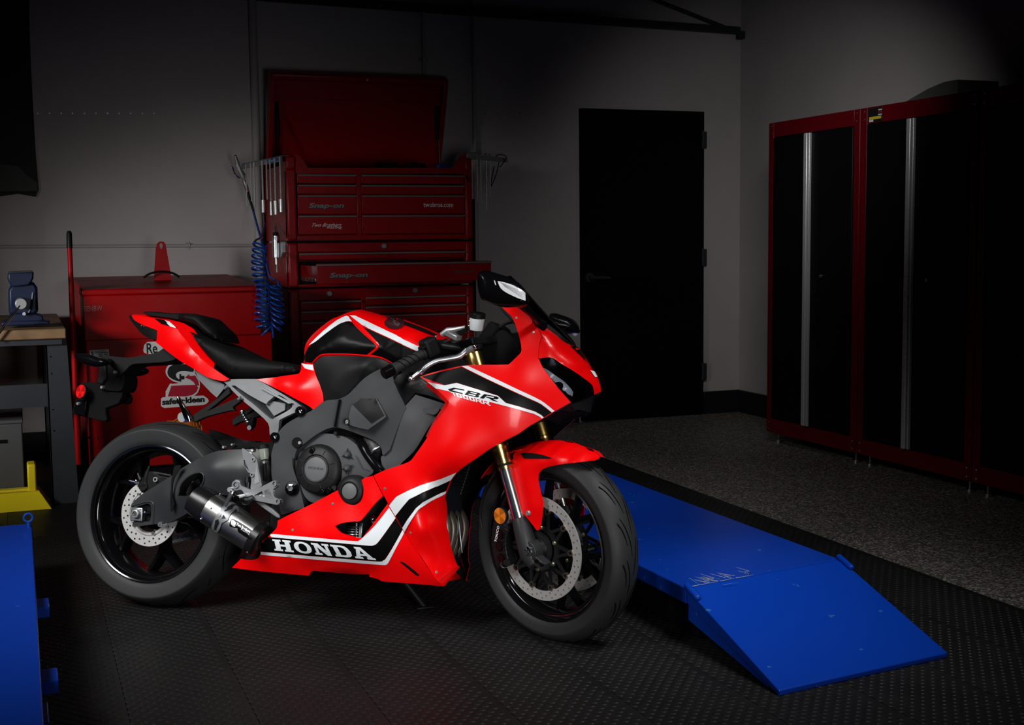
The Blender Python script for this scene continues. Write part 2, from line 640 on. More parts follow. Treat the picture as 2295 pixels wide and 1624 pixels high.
# ================================================================== the setting
YW, XW = 7.80, 4.72          # back wall and right wall
FZ = -0.006                  # epoxy level; the mat's top is z = 0
tag(G().bx(-4.0, XW + 0.2, -1.5, YW + 0.2, FZ - 0.2, FZ).obj('floor', 'epoxy', smooth=0), 'dark speckled epoxy garage floor', kind='structure')
wb = tag(G().bx(-4.0, XW, YW, YW + 0.2, FZ, 3.6).obj('wall_back', 'wall_paint', smooth=0), 'pale grey plaster wall behind the tool chests', kind='structure')
wr = tag(G().bx(XW, XW + 0.2, -1.5, YW + 0.2, FZ, 3.6).obj('wall_right', 'wall_paint', smooth=0), 'pale grey plaster wall behind the tall cabinets', kind='structure')
ZB = onY(1610, 875, YW)[2]
tag(G().bx(4.43, XW - 0.02, YW - 0.02, YW, FZ, ZB).obj('baseboard_back', 'baseboard', bevel=0.004), 'black cove base along the back wall', kind='structure')
tag(G().bx(-4, 3.48, YW - 0.02, YW, FZ, ZB).obj('baseboard_back_wall', 'baseboard', bevel=0.004), 'black cove base behind the tool chests', kind='structure')
tag(G().bx(XW - 0.02, XW, -1.5, YW, FZ, ZB).obj('baseboard_right', 'baseboard', bevel=0.004), 'black cove base along the right wall', kind='structure')
# rows of tiny nail heads in the plaster
for x0 in [85 + 26 * k for k in range(11)] + [1087 + 26 * k for k in range(6)]:
    p = onY(x0, 254, YW)
    G().cyl((p[0], YW, p[2]), (p[0], YW - 0.003, p[2]), 0.004, n=8).obj('nail_head', 'steel', wb)

# door
dr = empty('door_1', (3.95, YW, 0))
tag(dr, 'plain black door in the back wall', kind='structure')
d0, d1, dz = onY(1297.5, 300, YW)[0], onY(1573, 300, YW)[0], onY(1430, 247, YW)[2]
dr.location = (0, 0, 0)
G().bx(d0, d1, YW - 0.035, YW + 0.01, 0.0, dz).obj('door_leaf', 'door_black', dr, bevel=0.004)
for py in (313, 576, 832):
    a = onY(1578, py, YW - 0.03)
    g = G().bx(a[0] - 0.012, a[0] + 0.022, YW - 0.03, YW, a[2] - 0.055, a[2] + 0.055)
    g.cyl((a[0] - 0.012, YW - 0.034, a[2] - 0.06), (a[0] - 0.012, YW - 0.034, a[2] + 0.06), 0.009, n=10)
    g.obj('hinge', 'bench_grey', dr)
k = onY(1323, 622, YW - 0.05)
hd = G().cyl((k[0], YW - 0.035, k[2]), (k[0], YW - 0.05, k[2]), 0.036, 0.032, 24).obj('door_rose', 'bench_grey', dr)
g = G().cyl((k[0], YW - 0.05, k[2]), (k[0], YW - 0.085, k[2]), 0.012, n=14)
g.tube([(k[0], YW - 0.085, k[2]), (k[0] + 0.05, YW - 0.088, k[2]), (k[0] + 0.13, YW - 0.086, k[2] - 0.004)], [0.012, 0.011, 0.010], 12)
g.obj('lever', 'bench_grey', hd)

# pipes on the wall
def pipe(name, pts, r, label, m='pipe_paint', clips=()):
    o = empty(name)
    tag(o, label, 'pipe')
    G().tube(pts, r, 14).obj('pipe_run', m, o)
    for c, ax in clips:
        c = np.array(c)
        if ax == 'z':
            g = G().cyl(c - (0, 0, 0.012), c + (0, 0, 0.012), r * 1.35, n=14).bx(c[0] - r * 2.4, c[0] + r * 2.4, YW - 0.004, YW, c[2] - 0.012, c[2] + 0.012)
        else:
            g = G().cyl(c - (0.012, 0, 0), c + (0.012, 0, 0), r * 1.35, n=14).bx(c[0] - 0.012, c[0] + 0.012, YW - 0.004, YW, c[2] - r * 2.4, c[2] + r * 2.4)
        g.obj('clip', m, o)
    return o


xp = onY(570, 170, YW - 0.03)[0]
pipe('water_pipe', [(xp, YW - 0.032, 0.9), (xp, YW - 0.032, 3.3)], 0.024, 'thick painted pipe running up the wall left of the open chest lid', clips=[((xp, YW - 0.032, 2.9), 'z')])
for px_, lab in ((950, 'thin vertical conduit on the wall above the middle of the chest lid'), (1062, 'thin vertical conduit on the wall beside the right edge of the chest lid')):
    x = onY(px_, 100, YW - 0.02)[0]
    pipe('conduit', [(x, YW - 0.018, 0.6), (x, YW - 0.018, 3.3)], 0.014, lab, clips=[((x, YW - 0.018, 2.35), 'z')])
z = onY(300, 553, YW - 0.02)[2]
pipe('conduit', [(-1.6, YW - 0.016, z + 0.02), (1.34, YW - 0.016, z)], 0.0095, 'horizontal conduit on the wall above the red parts washer', clips=[((x_, YW - 0.016, z + 0.005), 'x') for x_ in (-0.35, 0.95)])
# angle-iron rail high on the wall with a diagonal brace
a, b_ = onY(1660, 75, YW - 0.06), onY(560, -3, YW - 0.06)
rl = empty('ceiling_rail')
tag(rl, 'long steel angle rail high along the back wall', 'rail')
dvec = (a - b_) / np.linalg.norm(a - b_)
up = np.array((-dvec[2], 0, dvec[0]))
G().prism([b_ - dvec * 1.5, b_ - dvec * 1.5 + up * 0.045, b_ - dvec * 1.5 + up * 0.045 + np.array((0, 0.008, 0)), b_ - dvec * 1.5 + np.array((0, 0.06, 0))], a - b_ + dvec * 1.5).obj('angle_bar', 'bench_grey', rl, smooth=0)
G().tube([a + np.array((0, 0, 0.0)), onY(1470, 0, YW - 0.06), onY(1330, -60, YW - 0.06)], 0.013, 8).obj('diagonal_brace', 'bench_grey', rl)
G().box(a + np.array((0.01, 0.02, -0.01)), (0.04, 0.06, 0.05)).obj('end_bracket', 'bench_grey', rl, bevel=0.004)
# wall banner, top left
bt = [onY(30, -60, YW - 0.02), onY(64, -60, YW - 0.02), onY(66, 60, YW - 0.02), onY(72, 200, YW - 0.02), onY(80, 340, YW - 0.02), onY(87, 425, YW - 0.02), onY(80, 441, YW - 0.02), onY(40, 434, YW - 0.02), onY(0, 440, YW - 0.02), onY(-120, 445, YW - 0.02), onY(-120, -60, YW - 0.02)]
bn = G().prism(bt, (0, 0.006, 0)).obj('wall_banner', 'banner', smooth=0)
tag(bn, 'dark cloth banner hanging on the wall at upper left', 'banner')
mk('banner_print', [onY(0, 368, YW - 0.0215), onY(40, 372, YW - 0.0215), onY(60, 392, YW - 0.0215), onY(84, 410, YW - 0.0215), onY(84, 428, YW - 0.0215), onY(0, 428, YW - 0.0215)], [(0, 1, 2, 3, 4, 5)], 'box_card', bn, smooth=0)

# ------------------------------------------------------------------ rubber coin mat in strips
fm = empty('floor_mat')
tag(fm, 'black rubber mat of narrow strips with raised coins', 'floor mat')
SEAM0, SW = 0.2195, 0.3085
XS = [SEAM0 + SW * k for k in range(-5, 10)]
XS[-1] = 3.022
MY0, MY1 = 1.7, 7.0
me0 = None
for i in range(len(XS) - 1):
    w = XS[i + 1] - XS[i]
    g = G().bx(0.0012, w - 0.0012, MY0, MY1, FZ, 0.0)
    o = g.obj('mat_strip', 'mat_rubber', fm, smooth=0)
    o.location = (XS[i], 0, 0)
# raised coins, one joined relief part
V, F = [], []
n8 = 10
ring = [(math.cos(2 * math.pi * k / n8), math.sin(2 * math.pi * k / n8)) for k in range(n8)]
px_, py_ = SW / 9.0, 0.0215
spots = []
for i in range(len(XS) - 1):
    if XS[i] < -0.45:
        continue
    nr = int((5.7 - 2.35) / py_)
    for r in range(nr):
        y = 2.35 + r * py_
        for c in range(9):
            x = XS[i] + (c + (0.25 if r % 2 else 0.75)) * px_
            if x > XS[i + 1] - 0.012 or (x < 0.0 and y > 4.9):
                continue
            spots.append((x, y))


def in_view(x, y):
    q_ = CAMR @ (np.array((x, y, 0.0)) - CAMO)
    return q_[2], IW / 2 + FPX * q_[0] / q_[2], IH / 2 + FPX * q_[1] / q_[2]


# the 300 nearest coins in the picture are pieces of their own, the rest one joined relief
near = sorted((in_view(x, y)[0], k) for k, (x, y) in enumerate(spots) if 130 < in_view(x, y)[1] < 2285 and in_view(x, y)[2] < 1618)[:300]
near = set(k for _, k in near)
cv = [(0.0118 * u, 0.0118 * v, 0.0) for u, v in ring] + [(0.0098 * u, 0.0098 * v, 0.0017) for u, v in ring]
cf = [(k, (k + 1) % n8, n8 + (k + 1) % n8, n8 + k) for k in range(n8)] + [tuple(range(n8, 2 * n8))]
first = None
for k, (x, y) in enumerate(spots):
    if k in near:
        if first is None:
            first = mk('raised_coin', cv, cf, 'mat_rubber', fm, smooth=0)
            o = first
        else:
            o = first.copy()
            COL.objects.link(o)
            o.parent = fm
        o.location = (x, y, 0)
    else:
        b0 = len(V)
        V += [(x + p[0], y + p[1], p[2]) for p in cv]
        F += [tuple(b0 + j for j in f) for f in cf]
co = mk('raised_coins', V, F, 'mat_rubber', fm, smooth=0)
co['kind'] = 'stuff'

# ================================================================== tall cabinets along the right wall
XC = 4.17


def cabinet(y_far, y_near, label, emblem=False):
    o = empty('tall_cabinet', (XC, (y_far + y_near) / 2, 0))
    tag(o, label, 'cabinet', 'tall red and black cabinets along the right wall')
    z0, z1 = 0.055, 1.885
    hw = (y_far - y_near) / 2 - 0.004
    D = XW - XC - 0.02
    # body, carcass sides
    g = G().bx(0.02, D, -hw + 0.004, hw - 0.004, z0 + 0.02, z1 - 0.004)
    g.obj('carcass', 'cabinet_black', o, smooth=0)
    fw, fh = 0.052, 0.085
    g = G().bx(0, 0.05, hw - fw, hw, z0, z1)
    g.obj('frame_post', 'cabinet_red', o, bevel=0.004)
    G().bx(0, 0.05, -hw, -hw + fw, z0, z1).obj('frame_post', 'cabinet_red', o, bevel=0.004)
    top = G().bx(0.001, 0.05, -hw + fw, hw - fw, z1 - fh, z1).obj('frame_rail', 'cabinet_red', o, bevel=0.003)
    G().bx(0.001, 0.05, -hw + fw, hw - fw, z0, z0 + fh).obj('frame_rail', 'cabinet_red', o, bevel=0.003)
    G().bx(0.03, D, hw - 0.004, hw, z0, z1).obj('side_panel', 'cabinet_red', o, smooth=0)
    cy = hw * 0.02
    for s, n in ((1, 'far'), (-1, 'near')):
        a, b = (cy, hw - fw - 0.003) if s > 0 else (-hw + fw + 0.003, cy)
        d = G().bx(-0.004, 0.02, min(a, b) + 0.001, max(a, b) - 0.001, z0 + fh + 0.004, z1 - fh - 0.004).obj('cabinet_door', 'cabinet_black', o, bevel=0.004)
        if s > 0:
            G().bx(-0.026, -0.004, cy + 0.003, cy + 0.034, z0 + fh + 0.004, z1 - fh - 0.004).obj('pull_strip', 'tool_steel', d, bevel=0.004)
        else:
            G().bx(-0.020, -0.004, cy - 0.016, cy - 0.006, z0 + fh + 0.004, z1 - fh - 0.004).obj('pull_strip', 'tool_steel', d, bevel=0.002)
            zl = 1.0
            G().cyl((-0.004, cy - 0.12, zl), (-0.012, cy - 0.12, zl), 0.011, 0.009, 14).obj('lock', 'steel', d)
        # pressed line of the door panel
        yl = (a + b) / 2 - s * abs(b - a) * 0.28
        G().bx(-0.006, -0.004, yl - 0.002, yl + 0.002, z0 + fh + 0.06, z1 - fh - 0.06).obj('pressed_rib', 'cabinet_black', d, smooth=0)
    for yy in (hw - fw * 0.55, -hw + fw * 0.55):
        for zz in (z0 + 0.02, z0 + 0.062, z1 - 0.02, z1 - 0.062):
            G().ball((-0.0005, yy, zz), 0.006, 10, 6, (0.5, 1, 1)).obj('rivet', 'steel', o)
        G().cyl((0.05, yy * 0.93, FZ), (0.05, yy * 0.93, 0.008), 0.022, n=14).cyl((0.05, yy * 0.93, 0.0), (0.05, yy * 0.93, z0), 0.007, n=8).obj('levelling_foot', 'steel', o)
    if emblem:
        e = G().bx(-0.002, 0.0, hw - fw - 0.125, hw - fw - 0.01, z1 - 0.078, z1 - 0.008).obj('emblem_plate', 'sticker_black', o, bevel=0.001)
        for (ya, yb, za, zb, m) in ((0.012, 0.11, 0.012, 0.026, 'sticker_yellow'), (0.012, 0.045, 0.0, 0.011, 'sticker_white'), (0.085, 0.115, 0.03, 0.036, 'sticker_white'), (0.085, 0.115, 0.042, 0.048, 'sticker_red'), (0.085, 0.115, 0.054, 0.06, 'sticker_white')):
            G().bx(-0.0032, -0.002, hw - fw - 0.01 - ya, hw - fw - 0.01 - yb, z1 - 0.078 + za, z1 - 0.078 + zb).obj('emblem_mark', m, e, smooth=0)
    return o


cabinet(6.575, 5.690, 'red framed black cabinet nearest the room corner')
cabinet(5.690, 4.795, 'red framed black cabinet with a small emblem plate at its top left', True)
cabinet(4.795, 3.90, 'red framed black cabinet cut off by the right edge of the picture')
# boxes on top of the middle cabinet
g = G().prism([(4.38, 5.72, 1.885), (4.38, 5.20, 1.885), (4.38, 5.20, 1.985), (4.38, 5.30, 1.985), (4.38, 5.42, 1.965)], (0.26, 0, 0))
tag(g.obj('cardboard_box', 'box_card', smooth=0, bevel=0.004), 'low dark slanted box lying on top of the middle cabinet', 'box')
g = G().tube([(4.30, 4.70, 1.905), (4.30, 4.62, 1.94), (4.30, 4.3, 1.97), (4.30, 3.95, 1.985)], 0.016, 8)
tag(g.obj('tube_light', 'box_card'), 'slim dark tube lying on top of the rightmost cabinet', 'tube')

# ================================================================== tool chests
YC = 7.08
CD = 0.66


def q(px, py, Y=YC):
    p = onY(px, py, Y)
    return p[0], p[2]


CX0, CX1 = q(642, 440)[0], q(1057.5, 440)[0]
ZA = q(850, 537)[1]          # top chest bottom
ZT = q(650, 349)[1]          # top chest top at the corner posts
ZL = q(850, 641)[1]          # middle chest bottom
PL, PR = q(664, 440)[0], q(1041, 440)[0]   # inner edges of corner posts


def chest_shell(o, z0, z1, open_top=False):
    t = 0.012
    g = G()
    g.bx(CX0, CX0 + t, YC + 0.01, YC + CD, z0, z1).bx(CX1 - t, CX1, YC + 0.01, YC + CD, z0, z1)
    g.bx(CX0, CX1, YC + CD - t, YC + CD, z0, z1).bx(CX0 + t, CX1 - t, YC + 0.02, YC + CD - t, z0, z0 + t)
    if not open_top:
        g.bx(CX0 + t, CX1 - t, YC + 0.02, YC + CD - t, z1 - t, z1)
    g.bx(CX0 + t, CX1 - t, YC + 0.10, YC + 0.11, z0 + t, z1 - (0.1 if open_top else t))
    g.obj('body', 'chest_red', o, smooth=0)
    for a, b in ((CX0, PL), (PR, CX1)):
        G().bx(a, b, YC - 0.012, YC + 0.05, z0, z1).obj('corner_post', 'chest_red', o, bevel=0.012, seg=3)


def drawer(o, x0, x1, zt, zb, slide=0.0, deep=True):
    y = YC - slide
    d = G().bx(x0, x1, y - 0.006, y + 0.014, zb + 0.004, zt - 0.002).obj('drawer', 'chest_red', o, bevel=0.003)
    g = G().prism([(x0 + 0.002, y - 0.006, zt - 0.004), (x0 + 0.002, y - 0.024, zt - 0.006), (x0 + 0.002, y - 0.026, zt - 0.013), (x0 + 0.002, y - 0.020, zt - 0.014), (x0 + 0.002, y - 0.006, zt - 0.012)], (x1 - x0 - 0.004, 0, 0))
    g.obj('pull_trim', 'trim_grey', d, smooth=0)
    return d


def zrow(py, px=850):
    return q(px, py)[1]


# --- top chest
tc_ = empty('top_tool_chest')
tag(tc_, 'red top tool chest with its lid raised open', 'tool chest', 'stacked red tool chests')
chest_shell(tc_, ZA, ZT - 0.07, True)
ZD = zrow(376)
# front rail with the dipped top edge, side top rails
prof = [q(x_, y_) for x_, y_ in ((662, 347), (672, 349), (681, 362), (690, 376), (1012, 376), (1024, 362), (1033, 348), (1044, 347), (1044, 389), (662, 389))]
G().prism([(a, YC - 0.004, b) for a, b in prof], (0, 0.02, 0)).obj('front_rail', 'chest_red', tc_, smooth=0)
for a, b in ((CX0, PL), (PR, CX1)):
    G().bx(a, b, YC - 0.012, YC + 0.05, ZT - 0.075, ZT).obj('corner_cap', 'chest_red', tc_, bevel=0.012, seg=3)
for x_ in (CX0, CX1 - 0.014):
    G().prism([(x_, YC + 0.04, ZT - 0.07), (x_, YC + 0.04, ZT), (x_, YC + 0.10, ZT), (x_, YC + 0.16, ZT - 0.045), (x_, YC + CD, ZT - 0.045), (x_, YC + CD, ZT - 0.07)], (0.014, 0, 0)).obj('side_rail', 'chest_red', tc_, smooth=0)
G().bx(CX0 + 0.012, CX1 - 0.012, YC + 0.02, YC + CD - 0.012, ZD - 0.10, ZD - 0.09).obj('tray_floor', 'black_matte', tc_, smooth=0)
XM0, XM1 = q(799, 440)[0], q(809, 440)[0]
G().bx(XM0, XM1, YC - 0.008, YC + 0.03, zrow(526), zrow(388)).obj('centre_post', 'chest_red', tc_, bevel=0.003)
G().bx(PL - 0.002, PR + 0.002, YC - 0.008, YC + 0.03, ZA, zrow(526)).obj('bottom_rail', 'chest_red', tc_, bevel=0.003)
rows = [390, 413, 436, 480.5, 525]
DW = {}
for i in range(4):
    DW['L', i] = drawer(tc_, PL + 0.006, XM0 - 0.002, zrow(rows[i]), zrow(rows[i + 1]))
    DW['R', i] = drawer(tc_, XM1 + 0.002, PR - 0.004, zrow(rows[i]), zrow(rows[i + 1]))
UX, UZ = (1, 0, 0), (0, 0, 1)


def chest_text(name, s, x0, y0, x1, y1, mt, parent, Y, shear=0.0, bold=0.0):
    a = onY(x0, y1, Y)
    b = onY(x1, y0, Y)
    h = b[2] - a[2]
    return text_on_plane(name, s, (a[0], Y, a[2]), UX, UZ, (b[0] - a[0]) - shear * h, h, mt, parent, shear, bold)


chest_text('brand_plate_shadow', 'Snap-on', 690.5, 455, 774.5, 471, 'sticker_black', DW['L', 2], YC - 0.0072, 0.3, 0.045)
chest_text('brand_plate', 'Snap-on', 691, 454.5, 773, 469, 'sticker_grey', DW['L', 2], YC - 0.0085, 0.3, 0.03)
chest_text('web_lettering', 'twobros.com', 949, 453, 1015.5, 464, 'lettering_pale', DW['R', 2], YC - 0.0075, 0, 0.01)
chest_text('script_lettering', 'Two Brothers', 696, 499.5, 768, 508, 'lettering_pale', DW['L', 3], YC - 0.0075, 0.7)
chest_text('script_lettering', 'Racing', 731, 506.5, 768, 513.5, 'lettering_pale', DW['L', 3], YC - 0.0075, 0.6)
# raised lid
HY, HZ = YC + CD - 0.005, ZT - 0.06
TYY = 7.52
lt, rt = onY(598.5, 156, TYY), onY(1004, 171, TYY)
LX0, LX1, LZ = CX0 + 0.004, CX1 - 0.004, (lt[2] + rt[2]) / 2
ux_ = np.array((0, TYY - HY, LZ - HZ))
LL = np.linalg.norm(ux_)
ux_ /= LL
nn = np.array((0, ux_[2], -ux_[1]))      # points back (outer face)
if nn[1] < 0:
    nn = -nn
hp = np.array((0, HY, HZ))


def lidp(x, l, d):
    v = hp + ux_ * l - nn * d
    return (x, v[1], v[2])


lid = empty('raised_lid')
lid.parent = tc_
g = G()


def lbox(x0, x1, l0, l1, dd0, dd1):
    V = [lidp(x, l, d) for x in (x0, x1) for l in (l0, l1) for d in (dd0, dd1)]
    return V, [(0, 1, 3, 2), (4, 6, 7, 5), (0, 4, 5, 1), (2, 3, 7, 6), (0, 2, 6, 4), (1, 5, 7, 3)]


g.add(*lbox(LX0, LX1, 0, LL, 0, 0.012))
g.obj('lid_panel', 'chest_red', lid, smooth=0)
for a, b, nm in ((LX0, LX0 + 0.03, 'lid_side'), (LX1 - 0.03, LX1, 'lid_side')):
    G().add(*lbox(a, b, 0.0, LL - 0.03, 0.012, 0.075)).obj(nm, 'chest_red', lid, bevel=0.006)
G().add(*lbox(LX0, LX1, LL - 0.045, LL, 0.0, 0.075)).obj('lid_front_edge', 'chest_red', lid, bevel=0.014, seg=3)
G().add(*lbox(LX0 + 0.06, LX1 - 0.06, LL - 0.165, LL - 0.16, 0.012, 0.02)).obj('stiffener', 'chest_red_dark', lid, smooth=0)
p = lidp((LX0 + LX1) / 2 + 0.03, LL - 0.02, 0.078)
G().cyl(p, np.array(p) - nn * 0.006, 0.007, n=12).obj('lid_lock', 'steel', lid)
for xs in (LX0 + 0.05, LX1 - 0.05):
    a = np.array(lidp(xs, LL - 0.19, 0.03))
    b2 = np.array((xs, HY - 0.22, ZT - 0.05))
    m_ = a + (b2 - a) * 0.5
    st = G().cyl(a, m_, 0.010, n=12).obj('gas_strut', 'black_satin', tc_)
    G().cyl(m_, b2, 0.005, n=10).obj('strut_rod', 'chrome', st)
    G().ball(a, 0.013, 10, 8).obj('strut_joint', 'black_satin', st)
# clutter in the till
random.seed(3)
for k, (px_, w_, h_) in enumerate(((868, 60, 22), (930, 50, 18), (988, 44, 12))):
    a = onY(px_, 362, YC + 0.3)
    g = G().tube([(a[0] - 0.05, YC + 0.3, ZD - 0.07), (a[0] - 0.02, YC + 0.28, ZD + 0.03 + 0.01 * (k % 2)), (a[0] + 0.05, YC + 0.3, ZD + 0.035), (a[0] + 0.06, YC + 0.33, ZD - 0.07)], 0.018, 8)
    tag(g.obj('coiled_cable', 'hose_blue' if k == 2 else 'black_matte'), ['black bundle of cable at the left in the open chest till', 'black bundle of cable right of centre in the open chest till', 'blue cable at the right end of the open chest till'][k], 'cable')

# --- middle chest with an open drawer
mc = empty('middle_tool_chest')
tag(mc, 'red middle tool chest with one wide drawer pulled out', 'tool chest', 'stacked red tool chests')
chest_shell(mc, ZL + 0.004, ZA - 0.012)
G().bx(CX0 - 0.004, CX1 + 0.01, YC - 0.016, YC + 0.02, ZA - 0.014, ZA - 0.002).obj('top_seam', 'black_matte', mc, smooth=0)
rl_ = G().bx(PL - 0.002, PR + 0.002, YC - 0.006, YC + 0.03, zrow(562), ZA - 0.014).obj('lock_rail', 'chest_red', mc, bevel=0.003)
a = onY(861.5, 551, YC - 0.01)
G().cyl((a[0], YC - 0.006, a[2]), (a[0], YC - 0.014, a[2]), 0.016, 0.013, 18).cyl((a[0], YC - 0.014, a[2]), (a[0], YC - 0.017, a[2]), 0.007, n=12).obj('lock', 'trim_grey', rl_)
drawer(mc, PL + 0.006, PR - 0.004, zrow(563), zrow(581))
SL = 0.44
zt, zb = zrow(584), zrow(632)
# the pulled-out drawer keeps its height; its place follows from the slide
od = drawer(mc, PL + 0.006, PR - 0.004, onY(900, 589, YC - SL)[2] + 0.006, onY(900, 634, YC - SL)[2], SL)
zt, zb = onY(900, 589, YC - SL)[2] + 0.006, onY(900, 634, YC - SL)[2]
for x_ in (PL + 0.016, PR - 0.018):
    G().bx(x_, x_ + 0.004, YC - SL + 0.014, YC + 0.08, zb + 0.02, zt - 0.016).obj('drawer_side', 'chest_red', od, smooth=0)
    G().bx(x_ - 0.007, x_, YC - SL + 0.05, YC + 0.05, zb + 0.012, zb + 0.034).obj('slide_rail', 'steel', od, bevel=0.002)
    for yy in (0.09, 0.17, 0.25, 0.33):
        G().cyl((x_ - 0.007, YC - SL + yy, zb + 0.023), (x_ - 0.009, YC - SL + yy, zb + 0.023), 0.006, n=8).obj('slide_rivet', 'black_satin', od)
G().bx(PL + 0.016, PR - 0.014, YC - SL + 0.014, YC + 0.08, zb + 0.016, zb + 0.02).obj('drawer_bottom', 'chest_red_dark', od, smooth=0)
chest_text('brand_plate_shadow', 'Snap-on', 737.5, 610, 827.5, 627.5, 'sticker_black', od, YC - SL - 0.0072, 0.3, 0.045)
chest_text('brand_plate', 'Snap-on', 738, 609.5, 826, 625.5, 'sticker_grey', od, YC - SL - 0.0085, 0.3, 0.03)
chest_text('maker_lettering', 'TAKEGAWA', 1016, 603.5, 1066, 611, 'lettering_dim', od, YC - SL - 0.0075, 0.1, 0.02)
G().bx(PL, PR, YC - 0.006, YC + 0.03, ZL + 0.004, ZL + 0.02).obj('bottom_rail', 'chest_red', mc, bevel=0.003)
G().bx(PL, PR, YC + 0.012, YC + 0.03, ZL + 0.02, zrow(584)).obj('drawer_void', 'black_matte', mc, smooth=0)

# --- roll cabinet
rc = empty('roll_cabinet')
tag(rc, 'red roll cabinet of drawers under the middle chest', 'tool chest', 'stacked red tool chests')
chest_shell(rc, 0.13, ZL - 0.008)
lr = G().bx(PL - 0.002, PR + 0.002, YC - 0.006, YC + 0.03, zrow(668), ZL - 0.01).obj('lock_rail', 'chest_red', rc, bevel=0.003)
for px_, py_ in ((739, 658), (931, 650)):
    a = onY(px_, py_, YC - 0.01)
    G().cyl((a[0], YC - 0.006, a[2]), (a[0], YC - 0.014, a[2]), 0.016, 0.013, 18).cyl((a[0], YC - 0.014, a[2]), (a[0], YC - 0.017, a[2]), 0.007, n=12).obj('lock', 'trim_grey', lr)
XM0, XM1 = q(810, 700)[0], q(819, 700)[0]
G().bx(XM0, XM1, YC - 0.008, YC + 0.03, 0.16, zrow(666)).obj('centre_post', 'chest_red', rc, bevel=0.003)
G().bx(PL - 0.002, PR + 0.002, YC - 0.008, YC + 0.03, 0.13, 0.165).obj('bottom_rail', 'chest_red', rc, bevel=0.003)
rl2 = [zrow(669), zrow(690), zrow(714), zrow(757)]
rl2 += [rl2[3] - 0.15, 0.30, 0.17]
for i in range(6):
    drawer(rc, PL + 0.006, XM0 - 0.002, rl2[i], rl2[i + 1])
    j = [zrow(663), zrow(684), zrow(704), zrow(748), zrow(748) - 0.15, 0.30, 0.17]
    drawer(rc, XM1 + 0.002, PR - 0.004, j[i], j[i + 1])
for x_ in (CX0 + 0.09, CX1 - 0.09):
    for y_ in (YC + 0.1, YC + CD - 0.1):
        g = G().cyl((x_ - 0.02, y_, 0.06), (x_ + 0.02, y_, 0.06), 0.06, n=20).bx(x_ - 0.03, x_ - 0.022, y_ - 0.02, y_ + 0.02, 0.05, 0.13).bx(x_ + 0.022, x_ + 0.03, y_ - 0.02, y_ + 0.02, 0.05, 0.13)
        g.obj('caster', 'black_satin', rc)

# ================================================================== tool racks on the chest sides
rk = empty('tool_rack')
tag(rk, 'grey magnetic tool rack on the left side of the top chest', 'tool rack')
RP0, RP1 = onY(630, 348, YC - 0.02), onY(541, 367, 7.5)
rdv = (RP1 - RP0) / np.linalg.norm(RP1 - RP0)
rnv = np.cross(rdv, (0, 0, 1.0))
rnv = rnv / np.linalg.norm(rnv)
if rnv[0] > 0:
    rnv = -rnv
dn = np.array((0, 0, -0.032))
G().prism([RP0, RP1, RP1 + dn, RP0 + dn], -rnv * 0.006).obj('rack_bar', 'trim_grey', rk, smooth=0)
G().prism([RP0, RP1, RP1 - rnv * 0.05, RP0 - rnv * 0.05], (0, 0, -0.003)).obj('rack_ledge', 'trim_grey', rk, smooth=0)
G().prism([RP0 + dn * 0.2 - rnv * 0.0, RP0 + dn * 0.9, np.array((CX0, YC + 0.06, RP0[2] + dn[2] * 0.9)), np.array((CX0, YC + 0.06, RP0[2] + dn[2] * 0.2))], (0, 0.006, 0)).obj('rack_arm', 'trim_grey', rk, smooth=0)
bc = RP0 + rdv * 0.10 + dn * 0.5 + rnv * 0.001
G().add([bc + rdv * 0.065 * math.cos(t) + np.array((0, 0, 0.013 * math.sin(t))) for t in np.linspace(0, 2 * math.pi, 24, endpoint=False)], [tuple(range(24))]).obj('oval_badge', 'hose_blue', rk, smooth=0)
text_on_plane('badge_lettering', 'Lisle', bc + rdv * 0.045 + rnv * 0.001 + np.array((0, 0, -0.008)), -rdv, UZ, 0.085, 0.014, 'lettering_pale', rk, 0.3)


def tool(px_, y_bot, rod, head, label, name='long_socket_extension'):
    o = empty(name)
    tag(o, label, 'tool', 'long tools hanging on the chest side rack')
    best = min((RP0 + (RP1 - RP0) * t for t in np.linspace(0, 1, 200)), key=lambda p: abs(to_px(p)[0] - px_))
    p = best + rnv * (rod + 0.0005) + np.array((0, 0, -0.008))
    zb_ = onY(px_, y_bot, p[1])[2]
    G().cyl(p, (p[0], p[1], zb_ + head[1]), rod, n=10).obj('shaft', 'tool_steel', o)
    if head[0]:
        G().cyl((p[0], p[1], zb_ + head[1]), (p[0], p[1], zb_), head[0], n=14).obj('socket_head', 'tool_steel', o)
    return o


def to_px(p):
    q_ = CAMR @ (np.array(p) - CAMO)
    return IW / 2 + FPX * q_[0] / q_[2], IH / 2 + FPX * q_[1] / q_[2]


tl = [(552, 470, 0.0035, (0.0, 0.02), 'thin plain rod hanging at the wall end of the left rack'),
      (563, 459, 0.004, (0.0, 0.02), 'slim chrome rod second from the wall end of the left rack'),
      (571, 469, 0.0055, (0.0, 0.02), 'bright thick chrome rod third from the wall end of the left rack'),
      (589, 476, 0.0055, (0.011, 0.07), 'short socket extension beside the gap in the left rack'),
      (598, 455, 0.004, (0.0, 0.02), 'thin rod right beside the short socket extension'),
      (606.5, 482, 0.004, (0.009, 0.075), 'narrow long socket wrench left of the brightest one'),
      (617, 480.5, 0.005, (0.013, 0.075), 'brightest long socket wrench hanging under the oval badge'),
      (629, 475, 0.005, (0.013, 0.07), 'long socket wrench nearest the front corner of the chest')]
for px_, yb, rd_, hd_, lab in tl:
    tool(px_, yb, rd_, hd_, lab)
